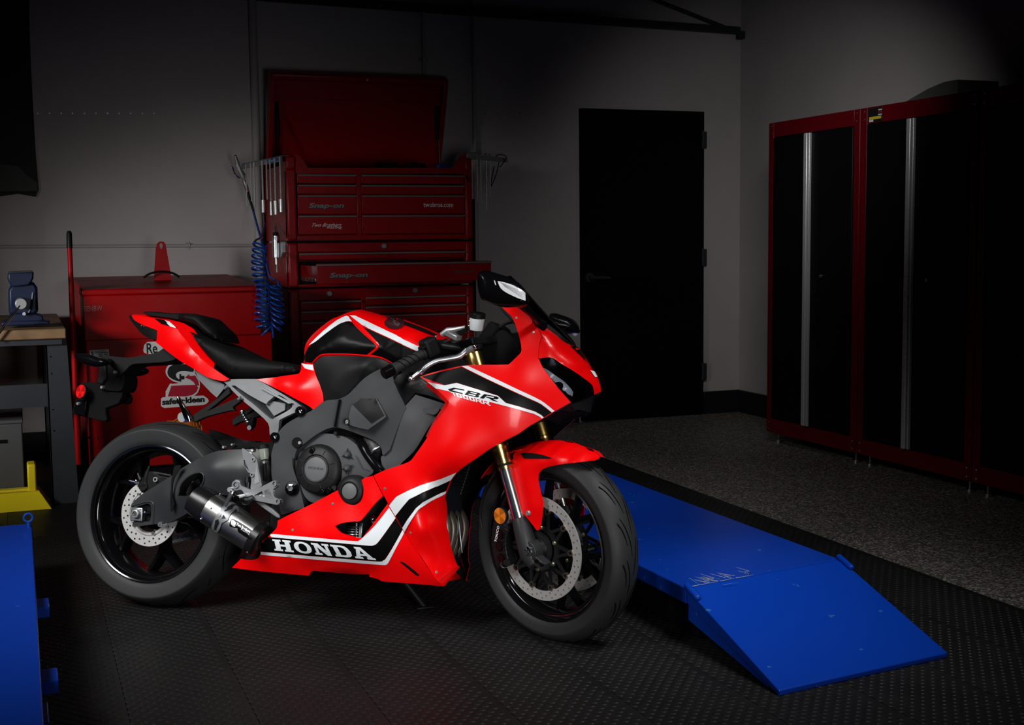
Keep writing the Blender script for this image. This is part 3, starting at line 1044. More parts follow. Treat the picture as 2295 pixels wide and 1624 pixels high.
# right rack
rk2 = empty('tool_rack')
tag(rk2, 'grey tool rack bar sticking out right of the top chest', 'tool rack')
SP0, SP1 = onY(1063, 346, YC + 0.10), onY(1136, 354, YC + 0.31)
sdv_ = (SP1 - SP0) / np.linalg.norm(SP1 - SP0)
snv_ = np.cross(sdv_, (0, 0, 1.0))
G().prism([SP0, SP1, SP1 + dn * 0.9, SP0 + dn * 0.9], snv_ / np.linalg.norm(snv_) * 0.005).obj('rack_bar', 'trim_grey', rk2, smooth=0)
G().prism([SP0, SP1, SP1 + np.array((0, 0.04, 0)), SP0 + np.array((0, 0.04, 0))], (0, 0, -0.003)).obj('rack_ledge', 'trim_grey', rk2, smooth=0)
G().bx(CX1 + 0.001, SP0[0] + 0.004, YC + 0.08, YC + 0.13, SP0[2] - 0.03, SP0[2] + 0.012).obj('rack_arm', 'trim_grey', rk2, bevel=0.003)
za = ZT - 0.01
tr = [(1070, 455, 0.004, 'thin hook tool nearest the chest on the right rack'), (1078, 452, 0.004, 'slim dark rod second from the chest on the right rack'), (1091, 472, 0.005, 'longest steel rod hanging on the right rack'), (1099, 440, 0.004, 'short steel rod near the end of the right rack')]
for px_, yb, rd_, lab in tr:
    tt_ = (px_ - 1063) / 73.0
    yy = (SP0 + (SP1 - SP0) * tt_)[1] - 0.006
    a = onY(px_, yb, yy)
    za = (SP0 + (SP1 - SP0) * tt_)[2] - 0.004
    o = empty('hook_tool')
    tag(o, lab, 'tool', 'thin tools hanging on the right rack')
    G().tube([(a[0], yy, za), (a[0] + 0.002, yy, (za + a[2]) / 2), (a[0], yy, a[2])], [rd_, rd_ * 0.8, rd_ * 0.45], 8).obj('shaft', 'tool_steel', o)
    G().tube([(a[0], yy, za - 0.005), (a[0], yy - 0.01, za + 0.012), (a[0], yy + 0.01, za + 0.014)], rd_, 8).obj('hook', 'tool_steel', o)
yy = YC + 0.28
def w3(*pts):
    return [onY(a, b, yy) for a, b in pts]
g = G().tube(spline(w3((1120, 375), (1135, 352), (1118, 346), (1112, 352), (1118, 362), (1112, 390), (1100, 418), (1103, 395), (1108, 372)), closed=False, sub=5), 0.003, 6)
tag(g.obj('wire_hanger_tool', 'black_satin'), 'bent black wire tool at the end of the right rack', 'tool', 'thin tools hanging on the right rack')
g = G().tube(spline(w3((1047, 392), (1046, 398), (1050, 402), (1047, 407)), closed=False, sub=5), 0.005, 6)
_o = onY(1047, 398, YC - 0.017) - onY(1047, 398, yy)
g.V = [tuple(np.array(v) + _o) for v in g.V]
tag(g.obj('hook_chain', 'black_satin'), 'small dark hook hanging on the right corner post of the top chest', 'hook')
sb = empty('side_strip')
tag(sb, 'black upright strip hanging along the right side of the tool chests', 'power strip')
G().bx(CX1 + 0.003, CX1 + 0.030, YC + 0.03, YC + 0.09, 0.75, 1.46).obj('strip_body', 'black_matte', sb, bevel=0.004)
for k_ in range(6):
    G().bx(CX1 + 0.030, CX1 + 0.033, YC + 0.045, YC + 0.075, 0.82 + 0.10 * k_, 0.87 + 0.10 * k_).obj('socket', 'black_satin', sb, smooth=0)

# air gun, filter and coiled hose
yg = 7.5
def wg(*pts, y=yg):
    return [onY(a, b, y) for a, b in pts]
ag = empty('air_blow_gun')
tag(ag, 'silver trigger air blow gun hanging off the left rack end', 'air gun')
G().tube(wg((527, 349), (529, 356), (532, 366), (537, 380), (543, 393), (549, 402)), [0.008, 0.011, 0.012, 0.013, 0.02, 0.014], 10).obj('gun_body', 'trim_grey', ag)
G().tube(spline(wg((518, 373), (522, 378), (527, 390), (535, 398), (541, 397)), closed=False, sub=4), 0.006, 8).obj('trigger', 'chrome', ag)
G().tube(wg((528, 350), (527, 347)), [0.008, 0.005], 8).obj('nozzle_tip', 'black_satin', ag)
G().tube(wg((546, 400), (548, 408), (552, 420), (555, 431)), [0.009, 0.012, 0.012, 0.010], 10).obj('swivel_fitting', 'steel', ag)
bs = G()
pts = wg((555, 430), (559, 445), (564, 460), (568, 473))
for k in range(12):
    a = pts[0] + (pts[3] - pts[0]) * k / 12
    b2 = pts[0] + (pts[3] - pts[0]) * (k + 0.6) / 12
    bs.cyl(a, b2, 0.011 - 0.0004 * k, n=10)
bs.cyl(pts[0], pts[3], 0.007, n=8)
bs.obj('strain_relief', 'black_satin', ag)

ah = empty('coiled_air_hose')
tag(ah, 'bright blue coiled air hose looped beside the tool chest', 'air hose')
YH = YP0 = 6.50
straight = [onY(x, y, yy) for x, y, yy in ((567, 471, yg), (575, 500, 7.3), (586, 540, 7.1), (595, 575, 6.9), (602, 610, 6.72), (607, 622, 6.62), (618, 628, 6.55), (625, 633, 6.50), (624, 638, 6.48))]
G().tube(spline(straight, closed=False, sub=4), 0.0065, 8).obj('straight_run', 'hose_blue', ah)


def coil(path, rad, turns, name, r=0.0062, squash=1.0):
    C_ = spline(path, closed=False, sub=10)
    C_ = [np.array(c) for c in C_]
    L = np.concatenate([[0], np.cumsum([np.linalg.norm(C_[i + 1] - C_[i]) for i in range(len(C_) - 1)])])
    N = int(turns * 16)
    out = []
    for k in range(N + 1):
        s = L[-1] * k / N
        i = min(np.searchsorted(L, s, side='right') - 1, len(C_) - 2)
        t = (s - L[i]) / max(L[i + 1] - L[i], 1e-9)
        c = C_[i] + (C_[i + 1] - C_[i]) * t
        tg = (C_[min(i + 2, len(C_) - 1)] - C_[max(i - 1, 0)])
        tg /= np.linalg.norm(tg)
        nrm = np.array((0, 1.0, 0))
        sdv = np.cross(tg, nrm)
        sdv /= np.linalg.norm(sdv)
        a = 2 * math.pi * k / 16
        out.append(c + rad * (math.cos(a) * sdv + math.sin(a) * nrm * squash) + 0.5 * rad * math.sin(a + 0.6) * tg)
    G().tube(out, r, 8).obj(name, 'hose_blue', ah)


c1 = wg((583, 545), (580, 575), (579, 600), (584, 625), (590, 650), (587, 690), (588, 722), (597, 738), (609, 742), (619, 734), (623, 715), (622, 690), (618, 660), (614, 637), y=YH)
coil(c1, 0.034, 25, 'coil_run', 0.0052)
G().tube(spline([onY(x, y, yy) for x, y, yy in ((594, 500, 7.25), (590, 515, 7.1), (584, 532, 6.8), (574, 538, 6.6), (568, 546, 6.5))], closed=False, sub=4), 0.0065, 8).obj('upper_run', 'hose_blue', ah)

fl_ = empty('air_filter')
tag(fl_, 'silver cylindrical air filter on the left side of the middle chest', 'air filter')
XF = CX0 - 0.035
yf = onX(619, 560, XF)[1]
def xf(px_, py_):
    return onY(px_, py_, yf)
a, b2 = xf(619, 527), xf(619, 578)
G().cyl((XF, yf, a[2]), (XF, yf, b2[2]), 0.021, n=20).obj('filter_body', 'alu', fl_, bevel=0.003)
G().cyl((XF, yf, xf(619, 520)[2]), (XF, yf, a[2]), 0.014, 0.018, 16).obj('black_collar', 'black_satin', fl_)
G().cyl((XF, yf, xf(619, 505)[2]), (XF, yf, xf(619, 520)[2]), 0.006, 0.009, 12).obj('top_fitting', 'chrome', fl_)
G().cyl((XF, yf, b2[2]), (XF, yf, xf(619, 592)[2]), 0.010, n=12).cyl((XF, yf, xf(619, 592)[2]), (XF, yf, xf(619, 610)[2]), 0.006, 0.008, 10).obj('bottom_fitting', 'steel', fl_)
G().prism([(CX0 - 0.017, yf + 0.10, xf(619, 547)[2]), (CX0 - 0.017, yf - 0.09, xf(619, 543)[2]), (CX0 - 0.017, yf - 0.09, xf(619, 565)[2]), (CX0 - 0.017, yf - 0.03, xf(619, 578)[2]), (CX0 - 0.017, yf + 0.10, xf(619, 568)[2])], (0.016, 0, 0)).obj('mount_plate', 'trim_grey', fl_, smooth=0)

# ================================================================== red parts washer
pw = empty('parts_washer')
tag(pw, 'large red parts washer cabinet with white and red stickers', 'parts washer')
YP = 6.62
wx0, wx1 = onY(187, 700, YP)[0], onY(611, 700, YP)[0]
wz = (onY(185, 652, YP)[2] + onY(582, 637, YP)[2]) / 2
wl = onY(390, 757, YP)[2]
WD = YW - 0.08 - YP
G().bx(wx0 + 0.004, wx1 - 0.004, YP + 0.012, YP + WD, 0.10, wl + 0.01).obj('tank_body', 'washer_red', pw, bevel=0.006)
ld = G().bx(wx0, wx1 - 0.06, YP, YP + WD, wl + 0.0, wz - 0.03).obj('lid', 'washer_red', pw, bevel=0.006)
G().prism([(wx0 - 0.006, YP - 0.008, wz - 0.03), (wx0 - 0.006, YP - 0.008, wz), (wx0 - 0.006, YP + WD, wz + 0.036), (wx0 - 0.006, YP + WD, wz - 0.03)], (wx1 - 0.055 - wx0 + 0.006, 0, 0)).obj('lid_top', 'washer_red', ld, bevel=0.008)
G().bx(wx0 + 0.05, wx1 - 0.05, YP + 0.05, YP + WD - 0.05, FZ, 0.10).obj('base_plinth', 'black_matte', pw, smooth=0)
for px_, py_ in ((160 + 40, 1036 - 55), (529, 953), (218, 981)):
    a = onY(px_, py_, YP)
    G().ball((a[0], YP + 0.012, a[2]), 0.006, 8, 6).obj('screw', 'chest_red_dark', pw)
yk = YP + 0.012


def wpoly(name, pts, m, off, parent=None, sub=0, corner=None):
    P = [onY(a, b, yk - off) for a, b in (spline(pts, True, sub, corner) if sub else pts)]
    V2 = [(p[0], p[2]) for p in P]
    vo, fo = tri2d(V2, step=0.2)
    return mk(name, [(v[0], yk - off, v[1]) for v in vo], fo, m, parent or pw, smooth=0)


# white silhouette, black upper bowl, red lower bowl and arrow
st = wpoly('logo_sticker', [(371, 835), (374, 822), (383, 815), (395, 812), (425, 812), (436, 820), (437, 836), (446, 850), (448, 865), (443, 880), (432, 889), (433, 892), (371, 892), (380, 861), (385, 860), (402, 858), (390, 855), (378, 847)], 'sticker_white', 0.001, None, 2)
wpoly('logo_black_part', [(375, 835), (378, 824), (386, 818), (398, 816), (424, 816), (433, 822), (433, 833), (416, 831), (402, 832), (394, 838), (396, 846), (402, 850), (402, 854), (390, 851), (379, 844)], 'sticker_black', 0.002, st, 2)
wpoly('logo_red_part', [(384, 864), (440, 862), (444, 868), (440, 878), (430, 885), (415, 888), (376, 888)], 'sticker_red', 0.002, st)
wpoly('logo_red_part', [(437, 841), (444, 853), (446, 864), (438, 863), (434, 856), (426, 850), (420, 848), (414, 846), (424, 838), (424, 842), (430, 842)], 'sticker_red', 0.0021, st)
wpoly('logo_mark', [(402, 838), (406, 838), (406, 855), (402, 855)], 'sticker_black', 0.0022, st)
wpoly('logo_mark', [(406, 842), (413, 842), (413, 850), (406, 850)], 'sticker_black', 0.0022, st)
nb = wpoly('name_sticker', [(361, 893), (364, 890), (456, 886), (466, 893), (468, 899), (462, 905), (456, 907), (368, 914), (361, 910)], 'sticker_white', 0.0012)


def wtext(name, s, x0, y0, x1, y1, m, parent, off, bold=0.0, shear=0.0):
    a, b3 = onY(x0, y1, yk - off), onY(x1, y0, yk - off)
    h = b3[2] - a[2]
    return text_on_plane(name, s, (a[0], yk - off, a[2]), (1, 0, 0.02), UZ, (b3[0] - a[0]) - shear * h, h, m, parent, shear, bold)


wtext('name_lettering', 'safety·kleen', 363.5, 888.5, 458, 911.5, 'sticker_black', nb, 0.0026, 0.04)
s2 = wpoly('round_sticker', [(321, 785), (323, 773), (330, 766), (350, 765), (380, 765), (380, 790), (350, 793), (330, 793), (323, 790)], 'sticker_white', 0.001)
wtext('sticker_lettering', 'Re', 329, 768, 352, 793, 'sticker_black', s2, 0.002, 0.02)
s3 = wpoly('info_label', [(201, 785), (244, 782), (245, 800), (202, 804)], 'sticker_white', 0.001)
for (x0, x1, y0) in ((212, 236, 786), (212, 242, 789.5), (221, 229, 793), (233, 242, 793), (221, 229, 797)):
    wpoly('print_line', [(x0, y0), (x1, y0 - 1), (x1, y0 + 0.8), (x0, y0 + 1.8)], 'sticker_black', 0.002, s3)
wtext('sticker_lettering', 's', 203.5, 787, 210, 797, 'sticker_black', s3, 0.002, 0.03)
s4 = wpoly('orange_round_sticker', [(416 + 38 * math.cos(t), 964 + 32 * math.sin(t)) for t in np.linspace(0, 2 * math.pi, 32, endpoint=False)], 'sticker_orange', 0.001)
wpoly('sticker_ring', [(416 + 34 * math.cos(t), 964 + 28.5 * math.sin(t)) for t in np.linspace(0, 2 * math.pi, 32, endpoint=False)], 'sticker_black', 0.0016, s4)
wpoly('sticker_field', [(416 + 32.5 * math.cos(t), 964 + 27 * math.sin(t)) for t in np.linspace(0, 2 * math.pi, 32, endpoint=False)], 'sticker_orange', 0.0022, s4)
wpoly('sticker_field', [(374, 942), (392, 942), (392, 952), (374, 952)], 'sticker_orange', 0.0022, s4)
wtext('sticker_lettering', 'OUD', 430, 938, 449, 960, 'sticker_black', s4, 0.003, 0.0)
gh = wtext('worn_lettering', 'SENBW', 188.5, 685, 229, 698, 'lettering_ghost', ld, 0.0145, 0.0)
# tab with a slot standing on the lid, and its cable
yt = YP + 0.62
tbp = [onY(a, b, yt) for a, b in spline([(344, 616), (349, 556), (352, 545), (358, 541), (366, 541), (371, 546), (385, 612), (365, 616)], True, 1)]
for p_ in (tbp[0], tbp[-1], tbp[-2]):
    p_[2] = wz + 0.036 * 0.62 / WD
hole = [onY(a, b, yt) for a, b in [(358, 546), (362, 545), (365, 548), (364, 556), (360, 557), (358, 553)]]
vo, fo = tri2d([(p[0], p[2]) for p in tbp], [[(p[0], p[2]) for p in hole]], step=0.3)
V3, F3 = shell([(v[0], yt, v[1]) for v in vo], fo, (0, 0.004, 0))
tb = mk('hanging_bracket', V3, F3, 'washer_red', smooth=0)
tag(tb, 'red tapered metal bracket with a slot standing behind the parts washer', 'bracket')
g = G().tube(spline([onY(a, b, yt - 0.05) for a, b in ((322, 622), (334, 614), (352, 609), (375, 609), (392, 614), (402, 621))], closed=False, sub=5), 0.006, 8)
tag(g.obj('power_cord', 'black_satin'), 'black cord arching over the parts washer lid', 'cord')
# long red pole with black handle at the washer's left end
po = empty('pole_handle')
tag(po, 'long red pole with black grip leaning at the washer', 'pole')
yq = YP - 0.04
pa, pb, pc = onY(155, 517, yq), onY(156, 556, yq), onY(176, 1040, yq)
G().cyl(pb, pc, 0.012, 0.016, 14).obj('pole', 'washer_red', po)
G().tube([pa, pa + (pb - pa) * 0.15, pb], [0.008, 0.013, 0.014], 12).obj('grip', 'black_satin', po)

# ================================================================== workbench and what is on it
wbn = empty('workbench')
tag(wbn, 'grey steel workbench with a wooden top at the left', 'workbench')
YB = 6.30
bx1 = onY(148, 745, YB)[0]
bz = onY(100, 737, YB)[2]
g = G().bx(-1.9, bx1, YB, YW - 0.12, bz - 0.048, bz)
g.obj('bench_top', 'wood', wbn, bevel=0.005)
lx0, lx1 = onY(108, 900, YB + 0.06)[0], onY(150, 900, YB + 0.06)[0]
for yy in (YB + 0.05, YW - 0.25):
    lg = G().bx(lx0, lx0 + 0.006, yy, yy + 0.07, FZ, bz - 0.05).bx(lx0, lx1 + 0.01, yy, yy + 0.006, FZ, bz - 0.05).prism([(lx1 + 0.01, yy, FZ), (lx1 + 0.035, yy, FZ), (lx1 + 0.01, yy, bz - 0.05)], (0, 0.08, 0))
    lg.obj('leg', 'bench_grey', wbn, smooth=0)
    for zz in (0.35, 0.45, 0.62, 0.70):
        G().cyl((lx0 + 0.02, yy - 0.002, zz), (lx0 + 0.02, yy + 0.002, zz), 0.004, n=8).obj('bolt_hole', 'black_matte', wbn)
G().bx(-1.9, lx0 + 0.01, YB + 0.1, YB + 0.11, onY(50, 914, YB + 0.1)[2], onY(50, 862, YB + 0.1)[2]).obj('cross_rail', 'bench_grey', wbn, smooth=0)
G().bx(-1.9, bx1 - 0.02, YB + 0.02, YB + 0.03, bz - 0.075, bz - 0.048).obj('front_apron', 'bench_grey', wbn, smooth=0)

vs = empty('bench_vise')
tag(vs, 'heavy blue bench vise bolted to the workbench top', 'vise')
yv = YB + 0.10
def wv(*pts, y=yv):
    return [onY(a, b, y) for a, b in pts]
def vpr(name, pts, dep, m='vise_blue', bev=0.006, y=yv):
    P = wv(*pts, y=y)
    return G().prism(P, (0, dep, 0)).obj(name, m, vs, bevel=bev)
vpr('base_plate', [(2, 724), (3, 731), (108, 727), (114, 720), (90, 717), (10, 719)], 0.16)
vpr('swivel_base', [(18, 722), (22, 705), (60, 700), (95, 706), (98, 720)], 0.14)
vpr('vise_body', [(20, 705), (18, 650), (28, 636), (76, 632), (84, 645), (86, 700), (70, 706)], 0.18, bev=0.012)
vpr('jaw', [(17, 610), (76, 608), (75, 624), (71, 632), (64, 640), (26, 644), (20, 632), (17, 626)], 0.06, bev=0.008, y=yv - 0.02)
vpr('jaw_plate', [(20, 608), (72, 606), (72, 613), (20, 615)], 0.055, 'bench_grey', 0.002, y=yv - 0.018)
P = wv((47, 679), y=yv - 0.05)[0]
P[1] = YB - 0.035
G().cyl(P, P + np.array((0, 0.18, 0)), 0.026, n=20).obj('screw_head', 'trim_grey', vs, bevel=0.003)
VZ = bz - onY(60, 731, yv)[2] + 0.001
hA, hB = wv((45, 684), (-14, 762), y=YB - 0.03)
G().cyl(hA, hB, 0.006, n=10).obj('handle_bar', 'chrome', vs)
P = wv((54, 703), y=yv - 0.03)[0]
G().cyl(P, P + np.array((0, 0.05, 0)), 0.008, n=10).obj('lock_pin', 'steel', vs)
G().tube(wv((74, 655), (70, 690), (62, 705)), 0.006, 8).obj('lock_lever', 'vise_blue', vs)

vs.location = (0, 0, max(0.0, bz - min((o.matrix_world @ v.co)[2] for o in vs.children for v in o.data.vertices if o.name.startswith('base_plate')) + 0.001))
# grey steel bin below the bench, yellow tray in front of it
bi = empty('steel_bin')
tag(bi, 'plain grey steel bin standing under the workbench', 'bin')
yb_ = YB + 0.16
x1_ = onY(52, 1000, yb_)[0]
z1_ = onY(30, 942, yb_)[2]
z0_ = 0.0
G().bx(-0.75, x1_, yb_, yb_ + 0.5, z0_, z1_).obj('bin_body', 'bin_grey', bi, bevel=0.006)
G().bx(-0.75, x1_ + 0.004, yb_ - 0.006, yb_ + 0.506, z1_ - 0.015, z1_ + 0.004).obj('bin_rim', 'bin_grey', bi, bevel=0.004)
a = onY(6, 990, yb_)
G().bx(a[0] - 0.06, a[0] + 0.02, yb_ - 0.004, yb_ + 0.001, a[2] - 0.006, a[2] + 0.01).obj('hand_slot', 'black_matte', bi, smooth=0)
yt_ = empty('drip_tray')
tag(yt_, 'bright yellow plastic drip tray on the floor under the bench', 'tray')
A = onZ(-60, 1150, 0.0); 
f0, f1 = onZ(-40, 1150, 0), onZ(116, 1137, 0)
zt_ = onY(90, 1105, f1[1] + 0.13)[2]
X0t, X1t, Y0t, Y1t = -0.8, f1[0], f1[1] - 0.03, YB + 0.15
inn = 0.05
V = [(X0t, Y0t, 0), (X1t, Y0t, 0), (X1t, Y1t, 0), (X0t, Y1t, 0), (X0t, Y0t + 0.07, 0.075), (X1t - 0.05, Y0t + 0.07, 0.075), (X1t - 0.05, Y1t, 0.075), (X0t, Y1t, 0.075),
     (X0t, Y0t + 0.11, 0.075), (X1t - 0.085, Y0t + 0.11, 0.075), (X1t - 0.085, Y1t - 0.05, 0.075), (X0t, Y1t - 0.05, 0.075), (X0t, Y0t + 0.14, 0.012), (X1t - 0.11, Y0t + 0.14, 0.012), (X1t - 0.11, Y1t - 0.08, 0.012), (X0t, Y1t - 0.08, 0.012)]
F = [(0, 1, 5, 4), (1, 2, 6, 5), (2, 3, 7, 6), (4, 5, 9, 8), (5, 6, 10, 9), (6, 7, 11, 10), (8, 9, 13, 12), (9, 10, 14, 13), (10, 11, 15, 14), (12, 13, 14, 15), (0, 3, 2, 1), (3, 0, 4, 8, 12, 15, 11, 7)]
mk('tray_pan', V, F, 'tray_yellow', yt_, smooth=0, bevel=0.006)
G().bx(X1t - 0.10, X1t - 0.06, Y1t - 0.12, Y1t - 0.01, 0.06, 0.20).obj('tray_corner', 'tray_yellow', yt_, bevel=0.008)

# ================================================================== blue lift tables
LZ0 = 0.20
l1 = empty('blue_lift_table')
tag(l1, 'blue scissor lift table cut off by the left picture edge', 'lift table')
XL = 0.0105
yA = onZ(72, 1172, LZ0)[1]
G().bx(-0.75, XL, 1.6, yA, LZ0 - 0.05, LZ0).obj('deck', 'lift_blue', l1, bevel=0.004)
G().bx(-0.70, XL - 0.02, 1.6, yA - 0.05, 0.05, LZ0 - 0.05).obj('under_frame', 'lift_blue', l1, smooth=0)
for px_, py_, w_, dx_ in ((104, 1352, 0.05, 0.035), (112, 1515, 0.05, 0.04), (99, 1600, 0.07, 0.012)):
    a = onZ(px_, py_, 0.155)
    G().bx(XL - 0.02, XL + dx_, a[1] - w_, a[1] + w_, 0.125, 0.160).obj('side_lug', 'lift_blue', l1, bevel=0.003)
c_ = np.array((XL - 0.012, yA - 0.06, LZ0 + 0.034))
G().add(*(lambda N, M: ([c_ + np.array(((0.015 + 0.0045 * math.cos(b)) * math.cos(a), 0.0045 * math.sin(b), (0.015 + 0.0045 * math.cos(b)) * math.sin(a))) for a in np.linspace(0, 2 * math.pi, N, endpoint=False) for b in np.linspace(0, 2 * math.pi, M, endpoint=False)],
     [(i * M + j, ((i + 1) % N) * M + j, ((i + 1) % N) * M + (j + 1) % M, i * M + (j + 1) % M) for i in range(N) for j in range(M)]))(20, 8)).cyl(c_ - np.array((0, 0, 0.036)), c_ - np.array((0, 0, 0.016)), 0.006, n=10).obj('eye_bolt', 'hose_blue', l1)

l2 = empty('blue_lift_with_ramp')
tag(l2, 'blue lift table with a sloping ramp behind the motorcycle', 'lift table')
LZ1 = 0.17
c0, c1_, c2 = onZ(1537, 1317, LZ1), onZ(1882, 1252, LZ1), onZ(1386, 1068, LZ1)
t0, t1 = onZ(1746, 1560, 0.0), onZ(2124, 1474, 0.0)
dl = c2 - c1_
far0, far1 = c0 + dl * 1.25, c1_ + dl * 1.25
th = np.array((0, 0, -0.05))
G().prism([c0, c1_, far1, far0], th).obj('deck', 'lift_blue', l2, smooth=0, bevel=0.004)
e0, e1 = t0 + np.array((0, 0, 0.016)), t1 + np.array((0, 0, 0.016))
rs = np.array((0, -0.006, 0))
V = [c0 + rs, c1_ + rs, e1, e0, c0 + rs + np.array((0, 0, -0.045)), c1_ + rs + np.array((0, 0, -0.045)), t1, t0]
mk('ramp_plate', V, [(0, 3, 2, 1), (4, 5, 6, 7), (0, 1, 5, 4), (1, 2, 6, 5), (2, 3, 7, 6), (3, 0, 4, 7)], 'lift_blue', l2, smooth=0, bevel=0.003)
inw = (c1_ - c0) / np.linalg.norm(c1_ - c0)
for c, s in ((c0, 1), (c1_, -1)):
    g = G().box(c + inw * s * 0.004 + np.array((0, -0.034, -0.004)), (0.020, 0.085, 0.022), rot((1, 0, 0), 0.30))
    g.obj('hinge_lug', 'lift_blue', l2, bevel=0.008)
    G().prism([c + inw * s * 0.01 + np.array((0, 0, -0.05)), c + inw * s * 0.01 + np.array((0, -0.02, -0.05)), (t0 if s > 0 else t1) + inw * s * 0.01 + np.array((0, 0.06, 0.0)), c + inw * s * 0.01 + np.array((0, 0.0, -0.10))], inw * s * 0.006).obj('ramp_side', 'lift_blue', l2, smooth=0)
G().prism([c0 + inw * 0.05 + th, c1_ - inw * 0.05 + th, far1 - inw * 0.05 + th, far0 + inw * 0.05 + th], (0, 0, -LZ1 + 0.06)).obj('under_frame', 'black_matte', l2, smooth=0)
# scratches worn into the paint and a painted edge highlight near the hinge, thin inlaid marks
random.seed(11)
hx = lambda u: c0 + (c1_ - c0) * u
nrm_up = np.array((0, 0, 0.0006))
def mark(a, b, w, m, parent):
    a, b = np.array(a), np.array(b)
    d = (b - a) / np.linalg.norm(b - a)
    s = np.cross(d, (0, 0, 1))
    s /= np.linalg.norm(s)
    mk('scratch_and_highlight', [a + s * w, a - s * w, b - s * w * 0.3, b + s * w * 0.3], [(0, 1, 2, 3)], m, parent, smooth=0)
DKO = [o for o in l2.children if o.name.startswith('deck')][0]
RPO = [o for o in l2.children if o.name.startswith('ramp_plate')][0]
for k in range(26):
    u = random.uniform(0.10, 0.40)
    a = onZ(1548 + u * 330, 1314 - u * 60 - random.uniform(0, 10), LZ1) + nrm_up
    L = random.uniform(0.015, 0.07)
    an = random.uniform(-0.55, -0.05)
    b = a + np.array((L * math.sin(an), L * math.cos(an), 0))
    mark(a, b, random.uniform(0.0008, 0.0018), 'scratch_and_highlight' if random.random() < 0.6 else 'scratch_blue', DKO)
for u0, u1 in ((0.03, 0.20), (0.21, 0.30), (0.31, 0.42)):  # bare-metal hinge edge, its highlight painted in as a pale line
    mark(hx(u0) + nrm_up + np.array((0, 0.003, 0)), hx(u1) + nrm_up + np.array((0, 0.003, 0)), 0.0016, 'scratch_and_highlight', DKO)
for (xa, ya, xb, yb2) in ((1620, 1310, 1655, 1305), (1545, 1295, 1568, 1310), (1430, 1208, 1442, 1210)):
    mark(onZ(xa, ya, LZ1) + nrm_up, onZ(xb, yb2, LZ1) + nrm_up, 0.0015, 'scratch_blue', DKO)

# ================================================================== the motorcycle
BX, BY, PSI, PHI, DELTA = 0.3930822, 4.4054852, -0.6894445, -0.183959, -0.4589747
BM = rot((0, 0, 1), PSI) @ rot((1, 0, 0), PHI)
BO = np.array((BX, BY, 0.0))
CAST, TRAIL, WB, RF, RR = R_(23.3), 0.096, 1.404, 0.297, 0.311
AXS = np.array((-math.sin(CAST), 0, math.cos(CAST)))
A0 = np.array((WB + TRAIL, 0, 0))
FM = rot(AXS, DELTA)
bike = empty('motorcycle')
bike.matrix_world = Matrix([list(BM[i]) + [BO[i]] for i in range(3)] + [[0, 0, 0, 1]])
tag(bike, 'red sport motorcycle with black and white stripes leaning on its sidestand', 'motorcycle')
_t = A0 - FM @ A0
FMAT = Matrix([list(FM[i]) + [_t[i]] for i in range(3)] + [[0, 0, 0, 1]])


def steer(o):
    o.matrix_local = FMAT
    return o


def bray(px, py):
    o, d = ray(px, py)
    return BM.T @ (o - BO), BM.T @ d


def fray(px, py):
    o, d = bray(px, py)
    return A0 + FM.T @ (o - A0), FM.T @ d


def bp(px, py, y, fr=bray):
    o, d = fr(px, py)
    return o + (y - o[1]) / d[1] * d


def fp(px, py, y):
    return bp(px, py, y, fray)


ZK = {'A': (150, 580, 3.825), 'B': (150, 920, 3.3833), 'C': (600, 650, 4.06), 'D': (600, 980, 4.39), 'E': (940, 580, 4.06), 'F': (980, 930, 3.124),
      'a': (170, 930, 5.7375), 'b': (170, 1150, 5.7375), 'c': (1060, 980, 5.7375), 'd': (1060, 1210, 5.7375), 'e': (1060, 1100, 8.12), 'P': (0, 0, 1.0)}


def zp(key, x, y):
    a, b, s = ZK[key]
    return a + x / s, b + y / s


def parse(key, pts, lat=None):
    """-> list of (px,py,lat,corner). entries: ([key,] x, y [, lat][, 'c'])"""
    out = []
    for t in pts:
        t = list(t)
        k = key
        if isinstance(t[0], str):
            k = t.pop(0)
        c = False
        if t[-1] == 'c':
            c = True
            t.pop()
        px, py = zp(k, t[0], t[1])
        l = t[2] if len(t) > 2 else lat
        out.append((px, py, l, c))
    return out


def trace(key, pts, lat=None, fr=bray, sub=5):
    """outline -> smooth 3D loop (numpy Nx3) in the chosen frame"""
    Q = parse(key, pts, lat)
    P = [bp(a, b, l, fr) for a, b, l, c in Q]
    return np.array(spline(P, True, sub, [c for *_, c in Q])) if sub > 1 else np.array(P)


BVH = {}


def flipy(V):
    return [(v[0], -v[1], v[2]) for v in V]


def finish(name, V, F, m, parent, mirror=False, fr=bray, smooth=35, bevel=0, label=None, midx=None):
    o = mk(name, V, F, m, parent or bike, smooth, midx, bevel=bevel)
    if fr is fray:
        steer(o)
    if label:
        o['label'] = label
    if mirror:
        o2 = mk(name, flipy(V), [f[::-1] for f in F], m, parent or bike, smooth, midx, bevel=bevel)
        if fr is fray:
            steer(o2)
    return o


